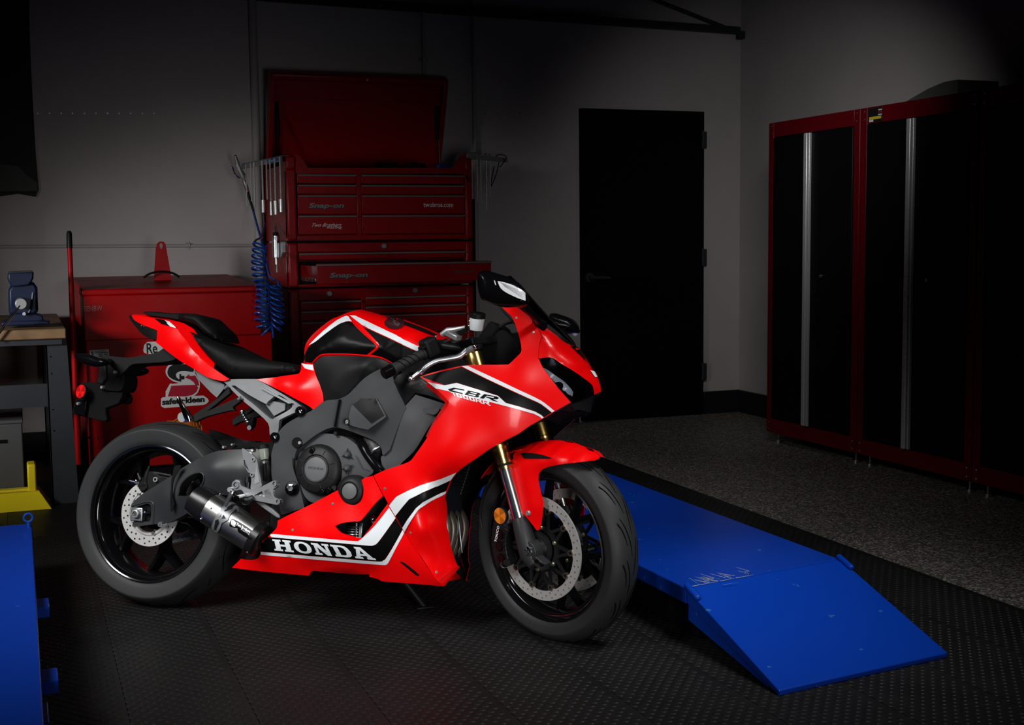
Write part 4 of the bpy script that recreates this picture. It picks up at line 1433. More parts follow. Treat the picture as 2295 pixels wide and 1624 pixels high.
def panel(name, key, outline, m, ctrl=(), th=0.005, cap=None, holes=(), parent=None, mirror=True, fr=bray, step=0.016, sub=5, lat=None, smooth=40, lam=2e-6, tid=None):
    loop = trace(key, outline, lat, fr, sub)
    H = [trace(key, h, lat if lat is not None else -0.2, fr, 4) for h in holes]
    C_ = [bp(a, b, l, fr) for a, b, l, c in parse(key, ctrl)]
    K = np.array(list(trace(key, outline, lat, fr, 1)) + C_)
    # drop duplicate control points
    f = tps(K[:, [0, 2]], K[:, 1], lam)
    # holes: intersect their rays with the surface
    H2 = []
    for h in holes:
        Q = parse(key, h, -0.2)
        pts = []
        for a, b, l, c in Q:
            y = l
            for _ in range(8):
                X = bp(a, b, y, fr)
                y = float(f(X[[0, 2]])[0])
            pts.append(X)
        H2.append(np.array(spline(pts, True, 4, [c for *_, c in Q]))[:, [0, 2]])
    vo, fo = tri2d(loop[:, [0, 2]], H2, step)
    ys = f(vo)
    if cap is not None:
        ys = np.minimum(ys, cap)
    V = [(v[0], y, v[1]) for v, y in zip(vo, ys)]
    fo = [t if True else t for t in fo]
    # seen from -y the (x,z) ccw order faces -y
    BVH[tid or name] = BVHTree.FromPolygons([Vector(v) for v in V], [list(t) for t in fo])
    sgn = 1.0
    V2, F2 = shell(V, fo, (0, th, 0))
    mi = None
    if m == 'bike_red' and th >= 0.004:
        m = ['bike_red', 'black_matte']
        mi = [0] * len(fo) + [1] * len(fo) + [0] * (len(F2) - 2 * len(fo))
    o = finish(name, V2, F2, m, parent, mirror, fr, smooth, midx=mi)
    o['_tid'] = tid or name
    return o


def bvh_of(V, F, tid):
    BVH[tid] = BVHTree.FromPolygons([Vector(tuple(map(float, v))) for v in V], [list(f) for f in F])


def cast(px, py, tid, fr=bray):
    o, d = fr(px, py)
    h = BVH[tid].ray_cast(Vector(o), Vector(d))
    if h[0] is None:
        return None
    n = np.array(h[1])
    if n @ d > 0:
        n = -n
    return np.array(h[0]), n


def project(P2, tid, fr, off):
    V = []
    hits = [cast(p[0], p[1], tid, fr) for p in P2]
    good = [h for h in hits if h is not None]
    if not good:
        return None
    ym = np.mean([h[0][1] for h in good])
    for p, h in zip(P2, hits):
        if h is None:
            o, d = fr(p[0], p[1])
            X = o + (ym - o[1]) / d[1] * d
            q_ = BVH[tid].find_nearest(Vector(X))
            X = np.array(q_[0])
            n = np.array(q_[1])
            if n @ d > 0:
                n = -n
            V.append(X + n * off)
        else:
            V.append(h[0] + h[1] * off)
    return V


def decal(name, key, outline, target, m, tid=None, off=0.0008, step=9, sub=4, fr=bray, mirror=False, holes=()):
    tid = tid or target['_tid']
    Q = parse(key, outline, 0)
    loop = np.array(spline([(a, b) for a, b, l, c in Q], True, sub, [c for *_, c in Q]))[:, :2]
    # densify long straight edges so that the print follows the surface
    L = []
    for i in range(len(loop)):
        a, b = loop[i], loop[(i + 1) % len(loop)]
        n = max(1, int(np.linalg.norm(b - a) / step))
        L += [a + (b - a) * k / n for k in range(n)]
    vo, fo = tri2d(L, holes, step)
    V = project(vo, tid, fr, off)
    if V is None:
        return None
    fo = [f[::-1] for f in fo]      # y is down in pixels
    o = mk(name, V, fo, m, target, smooth=60)
    if mirror:
        mk(name, flipy(V), [f[::-1] for f in fo], m, target, smooth=60)
    return o


def print_text(name, V2, F, key, quad, target, m, tid=None, off=0.0016, fr=bray):
    """unit-square lettering mapped on a pixel quad TL,TR,BR,BL and laid on the target"""
    TL, TR, BR, BL = [np.array(zp(key, *p)) for p in quad]
    P2 = [(TL * (1 - u) + TR * u) * v + (BL * (1 - u) + BR * u) * (1 - v) for u, v in V2]
    V = project(P2, tid or target['_tid'], fr, off)
    return mk(name, V, F, m, target, smooth=0) if V else None


def inflate(name, key, outline, m, y0, half, Rr, hb=0.3, lat=None, parent=None, fr=bray, step=0.014, sub=5, holes=(), mirror=False, tid=None, smooth=60):
    """body with the traced side outline, rounded across y; hb = edge half width as a share of half"""
    loop = trace(key, outline, lat, fr, sub)[:, [0, 2]]
    H = [trace(key, h, lat, fr, 4)[:, [0, 2]] for h in holes]
    vo, fo = tri2d(loop, H, step, rings=(Rr * 0.12, Rr * 0.4, Rr * 0.8))
    d = bdist(vo, loop)
    for h in H:
        d = np.minimum(d, bdist(vo, h))
    t = np.clip(d / Rr, 0, 1)
    hh = half * (hb + (1 - hb) * np.sqrt(np.maximum(0, 1 - (1 - t) ** 2)))
    Va = [(v[0], y0 - h, v[1]) for v, h in zip(vo, hh)]
    V2, F2 = shell(Va, fo, np.array([(0, 2 * h, 0) for h in hh]))
    bvh_of(V2, F2, tid or name)
    o = finish(name, V2, F2, m, parent, mirror, fr, smooth)
    o['_tid'] = tid or name
    return o


def slab(name, key, outline, m, y0, y1, lat=None, parent=None, fr=bray, sub=4, holes=(), bevel=0.003, mirror=False, tid=None, step=0.5):
    """flat plate cut to the traced outline, from y0 (outer) to y1"""
    lat = y0 if lat is None else lat
    loop = trace(key, outline, lat, fr, sub)[:, [0, 2]]
    H = [trace(key, h, lat, fr, 4)[:, [0, 2]] for h in holes]
    vo, fo = tri2d(loop, H, step)
    V = [(v[0], y0, v[1]) for v in vo]
    V2, F2 = shell(V, fo, (0, y1 - y0, 0))
    bvh_of(V2, F2, tid or name)
    o = finish(name, V2, F2, m, parent, mirror, fr, 30, bevel)
    o['_tid'] = tid or name
    return o


def disc_at(g, px, py, y, r, depth, fr=bray, n=28, key='P', r1=None):
    a, b = zp(key, px, py)
    c = bp(a, b, y, fr)
    g.cyl(c, c + np.array((0, depth, 0)), r, r1 if r1 else r, n)
    return c


def bolt(key, x, y, lat, r, parent, m='steel', fr=bray, name='bolt', ring=None, depth=0.012):
    a, b = zp(key, x, y)
    c = bp(a, b, lat, fr)
    if ring:
        g = G().lathe([(r * 0.55, 0), (r * 0.62, -0.002), (r * 0.95, -0.002), (r, 0), (r, depth), (0.0, depth)], c, (0, 1, 0), 24)
        o = g.obj(name, ring, parent or bike)
        g2 = G().lathe([(r * 0.58, 0.003), (r * 0.40, 0.003), (r * 0.26, 0.005), (r * 0.22, 0.009), (0.0, 0.009)], c, (0, 1, 0), 18).obj(name, m, parent or bike)
        for k in (o, g2):
            if fr is fray:
                steer(k)
        return o
    g = G().lathe([(0.0, -0.003), (r * 0.35, -0.003), (r * 0.4, -0.004), (r * 0.8, -0.004), (r, 0.0), (r, depth), (0, depth)], c, (0, 1, 0), 16)
    o = g.obj(name, m, parent or bike)
    if fr is fray:
        steer(o)
    return o


# ------------------------------------------------------------------ wheels
def tire_profile(side, crown):
    A = [tuple(p) for p in spline(side, closed=False, sub=4)]
    B = [tuple(p) for p in spline(crown, closed=False, sub=5)]
    P_ = A + B[1:]
    return P_ + [(r, -y) for r, y in P_[-2::-1]]


TR_ = tire_profile([(0.221, -0.070), (0.2295, -0.079), (0.242, -0.0865), (0.262, -0.0905), (0.2785, -0.0925)], [(0.2785, -0.0925), (0.2830, -0.0905), (0.2925, -0.0775), (0.302, -0.053), (0.309, -0.028), (0.3125, 0.0)])
TF_ = tire_profile([(0.221, -0.040), (0.2295, -0.047), (0.241, -0.0545), (0.254, -0.0585), (0.2650, -0.0605)], [(0.2650, -0.0605), (0.2700, -0.0590), (0.2810, -0.0500), (0.291, -0.036), (0.2975, -0.018), (0.2995, 0.0)])


def wheel(cx, cz, prof, lip, fr, nm):
    c = (cx, 0, cz)
    g = G().lathe(prof, c, (0, 1, 0), 96)
    t = g.obj(nm + '_tire', 'rubber', bike)
    w = lip
    rim_p = [(0.2225, -w * 0.80), (0.231, -w), (0.2315, -w - 0.002), (0.228, -w - 0.0035), (0.2235, -w - 0.002), (0.220, -w + 0.004), (0.2175, -w + 0.010), (0.2165, -w + 0.013), (0.212, -w + 0.016), (0.206, -w * 0.66), (0.1985, -w * 0.35), (0.197, 0)]
    rim_p = rim_p + [(r, -y) for r, y in rim_p[-2::-1]]
    g = G().lathe(rim_p, c, (0, 1, 0), 96)
    r = g.obj(nm + '_rim', 'rim_black', bike)
    out = [t, r]
    return out, c


(rt_, rr_), RC = wheel(0, RR, TR_, 0.083, bray, 'rear')
(ft_, fr_), FC = wheel(WB, RF, TF_, 0.048, fray, 'front')
RC, FC = np.array(RC), np.array(FC)


def pol(c, r, a, y):
    return np.array((c[0] + r * math.cos(a), y, c[2] + r * math.sin(a)))


def yspokes(c, rim, n, a0, r0, rs, r1, spread, wy, parent, th=0.011, y0=0.0):
    for k in range(n):
        a = a0 + 2 * math.pi * k / n
        g = G()
        for s in (-1, 1):
            path = [pol(c, r0, a, y0), pol(c, rs, a + s * 0.01, y0), pol(c, (rs + r1) / 2, a + s * spread * 0.55, y0), pol(c, r1, a + s * spread, y0)]
            path = spline(path, closed=False, sub=4)
            V = []
            for i, p in enumerate(path):
                t = path[min(i + 1, len(path) - 1)] - path[max(i - 1, 0)]
                t /= np.linalg.norm(t)
                sd = np.cross(t, (0, 1, 0))
                w = th * (1.25 - 0.35 * i / (len(path) - 1))
                hy = wy * (1.0 - 0.25 * i / (len(path) - 1))
                V += [p + sd * w + np.array((0, -hy * 0.6, 0)), p + sd * w * 0.5 + np.array((0, -hy, 0)), p - sd * w * 0.5 + np.array((0, -hy, 0)), p - sd * w + np.array((0, -hy * 0.6, 0)), p - sd * w + np.array((0, hy, 0)), p + sd * w + np.array((0, hy, 0))]
            m = len(path)
            F = [(i * 6 + j, i * 6 + (j + 1) % 6, (i + 1) * 6 + (j + 1) % 6, (i + 1) * 6 + j) for i in range(m - 1) for j in range(6)] + [tuple(range(5, -1, -1)), tuple(range((m - 1) * 6, m * 6))]
            g.add(V, F)
        g.obj('spoke', 'black_gloss', parent)


yspokes(RC, rr_, 5, R_(-82), 0.045, 0.115, 0.203, R_(17), 0.028, rr_)
G().lathe([(0.0, -0.075), (0.040, -0.075), (0.055, -0.05), (0.058, 0.0), (0.055, 0.05), (0.075, 0.06), (0.075, 0.085), (0, 0.085)], RC, (0, 1, 0), 36).obj('hub', 'black_gloss', rr_)
yspokes(FC, fr_, 6, R_(-75), 0.035, 0.095, 0.203, R_(13), 0.018, fr_, 0.008)
G().lathe([(0.0, -0.07), (0.030, -0.07), (0.040, -0.05), (0.042, 0.0), (0.040, 0.05), (0.030, 0.07), (0, 0.07)], FC, (0, 1, 0), 36).obj('hub', 'black_gloss', fr_)
for o in (ft_, fr_):
    steer(o)


def groove(c, prof, pts, w, parent, name='tread_groove', phase=0.0, sgn=1):
    """thin dark tread groove laid along (angle deg, lateral m) points"""
    P = spline([(a, y) for a, y in pts], closed=False, sub=5)
    pr = sorted([(y, r) for r, y in [tuple(p) for p in prof]])
    ys, rs = [p[0] for p in pr], [p[1] for p in pr]
    V = []
    n = len(P)
    for i, p in enumerate(P):
        t = P[min(i + 1, n - 1)] - P[max(i - 1, 0)]
        tv = np.array((R_(t[0]) * 0.29, t[1]))
        tv /= np.linalg.norm(tv)
        ww = w * min(1.0, 0.35 + 2.2 * min(i, n - 1 - i) / n)
        for s in (-1, 1):
            a = R_(p[0]) + s * ww * (-tv[1]) / 0.29
            y = p[1] + s * ww * tv[0]
            r = np.interp(y, ys, rs) + 0.0007
            V.append(pol(c, r, a + phase, y * sgn))
    F = [(2 * i, 2 * i + 1, 2 * i + 3, 2 * i + 2) for i in range(n - 1)]
    if sgn < 0:
        F = [f[::-1] for f in F]
    return V, F


FG = [([(0, -0.004), (8, -0.008), (16, -0.016), (22, -0.026)], 0.0019), ([(6, -0.020), (13, -0.026), (19, -0.036), (22, -0.047)], 0.0019), ([(17, -0.034), (20, -0.040), (21, -0.048), (20, -0.054)], 0.0017), ([(3, -0.040), (5, -0.044), (6, -0.050)], 0.0015)]
RG = [([(0, -0.012), (6, -0.035), (12, -0.052), (20, -0.058)], 0.0022), ([(13, -0.088), (16, -0.080), (18, -0.072)], 0.0016), ([(24, -0.020), (28, -0.038), (31, -0.045)], 0.0015), ([(4, -0.078), (8, -0.070), (11, -0.066)], 0.0014)]
for c, prof, GG, per, parent in ((FC, TF_, FG, 24, ft_), (RC, TR_, RG, 36, rt_)):
    for k in range(int(360 / per)):
        for s in (1, -1):
            for pts, w in GG:
                pts2 = [(a + k * per + (0 if s > 0 else per / 2), y) for a, y in pts]
                V, F = groove(c, prof, pts2, w, parent, sgn=s)
                o = mk('tread_groove', V, F, 'rubber_groove', parent, smooth=60)


# ------------------------------------------------------------------ brake discs
def drilled_disc(c, y, ro, ri, th, rows, hr, m, name, fr, scallop=0):
    N = 96
    outer = [(c[0] + ro * math.cos(2 * math.pi * k / N), c[2] + ro * math.sin(2 * math.pi * k / N)) for k in range(N)]
    def rin(a):
        if not scallop:
            return ri
        t = (math.cos(a * scallop) + 1) / 2
        return ri - 0.010 * t ** 10
    inner = [(c[0] + rin(2 * math.pi * k / (2 * N)) * math.cos(math.pi * k / N), c[2] + rin(math.pi * k / N) * math.sin(math.pi * k / N)) for k in range(2 * N)]
    holes = [inner]
    for r, n, ph in rows:
        for k in range(n):
            a = 2 * math.pi * (k + ph) / n
            x, z = c[0] + r * math.cos(a), c[2] + r * math.sin(a)
            holes.append([(x + hr * math.cos(b), z + hr * math.sin(b)) for b in np.linspace(0, 2 * math.pi, 8, endpoint=False)])
    vo, fo = tri2d(outer, holes, 0.5)
    V2, F2 = shell([(v[0], y - th / 2, v[1]) for v in vo], fo, (0, th, 0))
    o = mk(name, V2, F2, m, bike, smooth=30)
    if fr is fray:
        steer(o)
    return o


rows_r = [(0.1015, 15, 0.0), (0.0935, 15, 0.42), (0.0855, 15, 0.85)]
rd_ = drilled_disc(RC, -0.078, 0.110, 0.0775, 0.005, rows_r, 0.0036, 'disc_steel', 'rear_brake_disc', bray)
G().lathe([(0.079, 0.001), (0.072, -0.004), (0.066, -0.004), (0.062, 0.002), (0.062, 0.006), (0.079, 0.004)], RC + np.array((0, -0.078, 0)), (0, 1, 0), 64, closed=True).obj('disc_carrier', 'disc_steel', rd_)
for k in range(5):
    p = pol(RC, 0.068, R_(-70 + 72 * k), -0.082)
    G().cyl(p, p - np.array((0, 0.006, 0)), 0.0075, 0.006, 12).obj('disc_bolt', 'steel', rd_)
rows_f = [(0.153, 24, 0.0), (0.1455, 24, 0.45), (0.138, 24, 0.9)]
for s in (-1, 1):
    yd = s * 0.068
    fd_ = drilled_disc(FC, yd, 0.160, 0.1305, 0.005, rows_f, 0.0033, 'disc_steel', 'front_brake_disc', fray, 10)
    # carrier with ten forked arms
    g = G().lathe([(0.058, 0.004), (0.058, -0.004), (0.074, -0.004), (0.074, 0.004)], FC + np.array((0, yd, 0)), (0, 1, 0), 48, closed=True)
    for k in range(10):
        a = 2 * math.pi * k / 10
        for d in (-0.14, 0.14):
            p0, p1 = pol(FC, 0.072, a + d * 1.6, yd), pol(FC, 0.117, a + d * 0.15, yd)
            t = (p1 - p0) / np.linalg.norm(p1 - p0)
            sd = np.cross(t, (0, 1, 0)) * 0.0048
            g.prism([p0 + sd, p1 + sd, p1 - sd, p0 - sd], (0, 0.006 * s, 0))
    g.obj('disc_carrier', 'engine_dark', fd_)
    for k in range(10):
        a = 2 * math.pi * k / 10
        p = pol(FC, 0.1215, a, yd - 0.0048)
        G().lathe([(0.0055, 0.002), (0.0055, -0.0015), (0.0095, -0.0015), (0.0095, 0.009)], p, (0, 1, 0), 18).obj('rotor_bobbin', 'bronze', fd_)
        G().cyl(p + np.array((0, 0.004, 0)), p + np.array((0, 0.001, 0)), 0.0055, n=12).obj('bobbin_core', 'black_matte', fd_)
    for k in range(6):
        p = pol(FC, 0.066, 2 * math.pi * (k + 0.35) / 6, yd - 0.004)
        G().cyl(p, p - np.array((0, 0.005, 0)), 0.007, 0.005, 10).obj('disc_bolt', 'bolt_green', fd_)
# toothed sensor ring on the right of the front hub
g = G().lathe([(0.052, 0.0), (0.052, -0.003), (0.036, -0.006), (0.036, 0.0)], FC + np.array((0, -0.072, 0)), (0, 1, 0), 48, closed=True)
for k in range(46):
    a = 2 * math.pi * k / 46
    g.box(pol(FC, 0.0485, a, -0.0755), (0.0042, 0.0015, 0.0022), rot((0, 1, 0), -a))
o = steer(g.obj('sensor_ring', 'engine_dark', bike))
G().lathe([(0.0, -0.02), (0.024, -0.02), (0.030, -0.008), (0.036, 0.0)], FC + np.array((0, -0.074, 0)), (0, 1, 0), 32).obj('hub_cap', 'black_satin', o)

# ------------------------------------------------------------------ forks (steered)
fk_b, fk_d = np.array((1.393, 0.0, 0.283)), np.array((-0.312, 0, 0.950))
fk_d /= np.linalg.norm(fk_d)


def fk(s, l):
    p = fk_b + fk_d * l
    p[1] = s * 0.105
    return p


for s in (-1, 1):
    o = steer(G().lathe([(0.0215, 0.09), (0.0215, 0.272)], fk(s, 0), fk_d, 28).obj('fork_inner_tube', 'fork_chrome', bike))
    o = steer(G().lathe([(0.0, 0.672), (0.0255, 0.672), (0.027, 0.668), (0.027, 0.345), (0.0285, 0.343), (0.0285, 0.333), (0.0275, 0.331), (0.0265, 0.318), (0.0262, 0.312), (0.0245, 0.300), (0.0245, 0.270), (0.0235, 0.266), (0.0, 0.266)], fk(s, 0), fk_d, 36).obj('fork_outer_tube', 'gold', bike))
    G().lathe([(0.0251, 0.276), (0.0249, 0.284)], fk(s, 0), fk_d, 30).obj('dust_seal', 'black_satin', o)
    # black fork bottom: widening foot with the axle clamp
    g = G()
    path = [fk(s, 0.115), fk(s, 0.098), fk(s, 0.06), fk(s, 0.03), fk(s, 0.0), fk(s, -0.03) + np.array((0.012, 0, 0))]
    g.tube(path, [0.0225, 0.026, 0.029, 0.031, 0.031, 0.022], 20)
    ax = np.array((WB - 0.002, s * 0.105, RF))
    g.cyl(ax + np.array((0, -0.019, 0)), ax + np.array((0, 0.019, 0)), 0.031, n=28)
    g.box(ax + np.array((0.03, 0, -0.028)), (0.06, 0.034, 0.026), rot((0, 1, 0), 0.5))
    o = steer(g.obj('fork_bottom', 'swingarm_black', bike, bevel=0.002))
    # pinch bolts
    for d in (0.0, 0.02):
        p = ax + np.array((0.038 + d, -s * -0.019, -0.024 - d * 0.4))
        G().cyl(p, p + np.array((0, s * 0.006, 0)), 0.006, n=10).obj('pinch_bolt', 'black_gloss', o)
    G().lathe([(0.0, -0.003), (0.004, -0.003), (0.006, -0.006), (0.010, -0.006), (0.0105, -0.002), (0.016, -0.001), (0.0165, 0.003), (0.0165, 0.012)], np.array((WB, s * 0.128, RF)) * 1.0, (0, -s, 0) if s > 0 else (0, 1, 0), 26).obj('axle_bolt', 'chrome', o)
# triple clamps
for l, w, nm in ((0.655, 0.024, 'top_triple_clamp'), (0.47, 0.034, 'lower_triple_clamp')):
    a, b = fk(-1, l), fk(1, l)
    c = (a + b) / 2
    u = np.cross((0, 1, 0), fk_d)
    g = G()
    g.prism([a + u * 0.04 + np.array((0, -0.03, 0)), a - u * 0.04 + np.array((0, -0.03, 0)), c - u * 0.07, b - u * 0.04 + np.array((0, 0.03, 0)), b + u * 0.04 + np.array((0, 0.03, 0)), c + u * 0.03], fk_d * w)
    steer(g.obj(nm, 'black_satin', bike, bevel=0.005))
for s in (-1, 1):
    steer(G().lathe([(0.0, 0.688), (0.010, 0.688), (0.012, 0.684), (0.019, 0.684), (0.021, 0.679), (0.021, 0.672)], fk(s, 0), fk_d, 24).obj('fork_cap', 'black_satin', bike))

# calipers, reflector, brake hose
for s in (-1, 1):
    g = G()
    for a in np.linspace(R_(158), R_(204), 8):
        g.box(pol(FC, 0.138, a, s * 0.088), (0.058, 0.034, 0.026), rot((0, 1, 0), -a))
    for a in np.linspace(R_(160), R_(202), 7):
        g.box(pol(FC, 0.140, a, s * 0.055), (0.054, 0.020, 0.026), rot((0, 1, 0), -a))
        g.box(pol(FC, 0.168, a, s * 0.072), (0.012, 0.060, 0.024), rot((0, 1, 0), -a))
    o = steer(g.obj('brake_caliper', 'black_satin', bike, bevel=0.004))
    for a in (R_(165), R_(181), R_(197)):
        G().cyl(pol(FC, 0.134, a, s * 0.104), pol(FC, 0.134, a, s * 0.110), 0.015, 0.013, 18).obj('piston_cap', 'black_gloss', o)
    g = G().cyl(pol(FC, 0.168, R_(206), s * 0.09), pol(FC, 0.105, R_(206), s * 0.118), 0.011, n=14)
    g.obj('caliper_mount', 'black_satin', o)
    G().cyl(pol(FC, 0.170, R_(206), s * 0.089), pol(FC, 0.175, R_(206), s * 0.087), 0.009, n=12).obj('mount_bolt', 'steel', o)
    G().cyl(pol(FC, 0.133, R_(206), s * 0.105), pol(FC, 0.129, R_(206), s * 0.107), 0.0118, n=14).obj('collar', 'steel', o)
    if s < 0:
        CALI = o
cx_, cy_ = 1120.5, 1155.5
c = fp(cx_, cy_, -0.125)
o = steer(G().cyl(c + np.array((0, 0.012, 0)), c, 0.0265, n=36).obj('side_reflector', 'black_satin', bike, bevel=0.002))
for k in range(6):
    a0, a1 = R_(30 + 60 * k), R_(90 + 60 * k)
    pts = [c + np.array((0, -0.001, 0))] + [c + np.array((0.0245 * math.cos(t), -0.001, 0.0245 * math.sin(t))) for t in np.linspace(a0, a1, 8)]
    mk('reflector_wedge', pts, [tuple(range(len(pts)))], 'reflector_orange' if k % 2 else 'reflector_orange_dark', o, smooth=0)
hz = [(1160, 965), (1148, 985), (1141, 1010), (1136, 1035), (1128, 1055), (1118, 1072), (1108, 1093), (1102, 1118), (1098, 1150), (1101, 1175)]
steer(G().tube(spline([fp(a - 22, b + 8, -0.115 if i > 4 else -0.10) for i, (a, b) in enumerate(hz)], closed=False, sub=5), 0.0052, 8).obj('brake_hose', 'black_satin', bike))
V2, F2_ = text_mesh('TOKICO', 0.015)
lo = [fp(1110.5, 1214, -0.1115), fp(1117, 1178, -0.1115)]
ud = (lo[1] - lo[0])
L_ = np.linalg.norm(ud)
ud /= L_
vd = np.cross((0, 1, 0), ud)
if vd[0] > 0:
    vd = -vd
steer(mk('caliper_lettering', [lo[0] + ud * u * L_ + vd * (v - 0.5) * 0.009 for u, v in V2], F2_, 'lettering_pale', bike, smooth=0))
lo = lo[0]

# ------------------------------------------------------------------ dark inner mass: engine block, radiator, air box
slab('engine_block', 'P', [(612, 1010), (690, 935), (800, 880), (960, 850), (1010, 930), (985, 1050), (1000, 1180), (985, 1290), (650, 1275), (600, 1180)], 'engine_dark', -0.085, 0.085, sub=1, bevel=0.01)
slab('air_box', 'P', [(700, 830), (850, 760), (1000, 760), (1075, 830), (1010, 930), (880, 900), (740, 900)], 'black_matte', -0.11, 0.11, sub=1, bevel=0.01)
# radiator: finned core between the fairings behind the front wheel
rx = [bp(*zp('D', 1770, 560), 0.0), bp(*zp('D', 1790, 860), 0.0)]
ra = empty('radiator')
ra.parent = bike
rc0, rc1 = np.array((1.075, 0, 0.585)), np.array((1.015, 0, 0.335))
G().prism([rc0 + np.array((0, -0.125, 0)), rc1 + np.array((0, -0.085, 0)), rc1 + np.array((0, 0.085, 0)), rc0 + np.array((0, 0.125, 0))], (-0.03, 0, 0.004)).obj('radiator_core', 'black_matte', ra, smooth=0)
for k in range(26):
    t = (k + 0.5) / 26
    a = rc0 + (rc1 - rc0) * t
    w = 0.123 - 0.040 * t
    G().box(a + np.array((0.003, 0, 0)), (0.008, 2 * w, 0.0035)).obj('fin', 'black_satin', ra, smooth=0)
for s in (-1, 1):
    G().prism([rc0 + np.array((0.008, s * 0.125, 0.006)), rc1 + np.array((0.008, s * 0.085, -0.006)), rc1 + np.array((-0.035, s * 0.085, -0.006)), rc0 + np.array((-0.035, s * 0.125, 0.006))], (0, s * 0.016, 0)).obj('end_tank', 'black_satin', ra, bevel=0.004)
# header pipes below the radiator
for k, yy in enumerate((-0.075, -0.025, 0.025, 0.075)):
    g = G().tube(spline([(0.98, yy, 0.40), (1.055, yy, 0.36), (1.065, yy * 0.95, 0.29), (1.02, yy * 0.8, 0.21), (0.90, yy * 0.5, 0.175)], closed=False, sub=5), 0.019, 14)
    g.obj('header_pipe', 'header_steel', bike)
slab('oil_cooler', 'D', [(1866, 760), (1878, 765), (1915, 1135), (1902, 1135)], 'alu', -0.02, -0.012, sub=1, bevel=0.001)

# ------------------------------------------------------------------ main frame and engine covers
frm = panel('main_frame', 'C', [(520, 1008, -0.165), (640, 990, -0.172), (720, 955, -0.178), (790, 890, -0.18), (880, 800, -0.18), (1010, 722, -0.175), (1130, 690, -0.17, 'c'), (1150, 830, -0.175), (1250, 1050, -0.182), (1240, 1110, -0.182),
    (1110, 1450, -0.178, 'c'), (1050, 1500, -0.176), (1030, 1430, -0.172), (960, 1365, -0.17), (830, 1312, -0.172), (700, 1265, -0.174), (595, 1247, -0.175), (480, 1290, -0.174), (340, 1390, -0.172), (265, 1450, -0.17), (240, 1530, -0.168),
    ('D', 245, 200, -0.166), ('D', 250, 300, -0.164), ('D', 300, 450, -0.16), ('D', 362, 690, -0.155, 'c'), ('D', 130, 765, -0.15, 'c'), ('D', 100, 620, -0.152), ('D', 45, 430, -0.155), ('D', 35, 200, -0.156), (30, 1500, -0.156), (60, 1390, -0.157), (100, 1290, -0.158), (200, 1195, -0.158), (400, 1095, -0.16)],
    'frame_grey', ctrl=[(780, 1100, -0.19), (900, 1000, -0.195), (1080, 1100, -0.196), (300, 1300, -0.176), ('D', 150, 350, -0.168)], th=0.05, step=0.02)
# seam of the frame casting and its bolt-on cover
panel('frame_seam', 'C', [(642, 992, -0.192), (648, 992, -0.192), (603, 1243, -0.192), (597, 1243, -0.192)], 'black_satin', th=0.02, sub=1, mirror=False)
cov = panel('frame_cover', 'C', [(735, 1175, -0.204, 'c'), (770, 1040, -0.204), (850, 985, -0.204, 'c'), (975, 978, -0.204, 'c'), (1000, 1000, -0.203), (1070, 1130, -0.204), (1060, 1165, -0.204), (930, 1255, -0.204), (890, 1265, -0.204), (750, 1225, -0.203)], 'engine_grey', ctrl=[(905, 1120, -0.212)], th=0.02, mirror=False)
decal('textured_patch', 'C', [(770, 1040, 'c'), (850, 985, 'c'), (975, 978, 'c'), (1062, 1140, 'c'), (945, 1215, 'c')], cov, 'black_plastic', sub=1)
bolt('C', 716, 1195, -0.204, 0.012, bike, 'steel', ring='black_satin')
bolt('C', 290, 1100, -0.172, 0.0155, bike, 'chrome', ring='black_gloss')
bolt('C', 60, 1335, -0.166, 0.0155, bike, 'chrome', ring='black_gloss')
a = bp(*zp('C', 263, 1388), -0.178)
G().lathe([(0.0, 0.002), (0.0150, 0.002), (0.0165, 0.0), (0.0175, 0.004)], a, (0, 1, 0), 28).obj('frame_plug', 'black_matte', bike)
a = bp(*zp('C', 290, 1388), -0.180)
G().lathe([(0.0, -0.002), (0.005, -0.002), (0.006, 0.002)], a, (0, 1, 0), 14).obj('plug_bolt', 'trim_grey', bike)
# pivot nut
a = bp(*zp('D', 243, 500), -0.160)
o = G().lathe([(0.0, 0.0), (0.021, 0.0), (0.0235, -0.004), (0.0235, 0.02)], a, (0, 1, 0), 32).obj('pivot_socket', 'black_gloss', bike)
G().lathe([(0.0095, -0.002), (0.0095, -0.014), (0.0150, -0.012), (0.0150, -0.002)], a, (0, 1, 0), 6, closed=True).obj('pivot_nut', 'chrome', o, smooth=20)
G().cyl(a + np.array((0, -0.008, 0)), a, 0.0098, n=16).obj('pivot_bolt', 'steel', o)

ec = panel('engine_case', 'D', [(265, 300, -0.150), (275, 180, -0.152), (330, 70, -0.155), (430, -10, -0.158), (560, -40, -0.16), (740, -10, -0.16), (860, 60, -0.16), (1000, 200, -0.16), (1040, 330, -0.16), (960, 400, -0.16), (760, 520, -0.158), (690, 560, -0.156), (480, 640, -0.15), (380, 600, -0.15), (320, 470, -0.15)], 'engine_grey', ctrl=[(640, 200, -0.166), (860, 250, -0.166)], th=0.06, mirror=True)
for pts in ([(860, 180), (880, 180), (940, 300), (1000, 320), (1000, 330), (925, 305)],):
    decal('cast_rib', 'D', pts, ec, 'frame_grey', off=0.003, sub=1)
cc = bp(*zp('D', 488, 312), -0.178)
g = G().lathe([(0.0, -0.011), (0.040, -0.011), (0.0415, -0.008), (0.043, -0.0075), (0.045, -0.011), (0.047, -0.012), (0.066, -0.008), (0.075, 0.0), (0.079, 0.010), (0.079, 0.03)], cc, (0, 1, 0), 64)
clt = g.obj('clutch_cover', 'engine_dark', bike)
bvh_of(g.V, g.F, 'clutch')
clt['_tid'] = 'clutch'
cap_ = G().lathe([(0.0, -0.0135), (0.034, -0.0135), (0.0375, -0.012), (0.0385, -0.009)], cc, (0, 1, 0), 48)
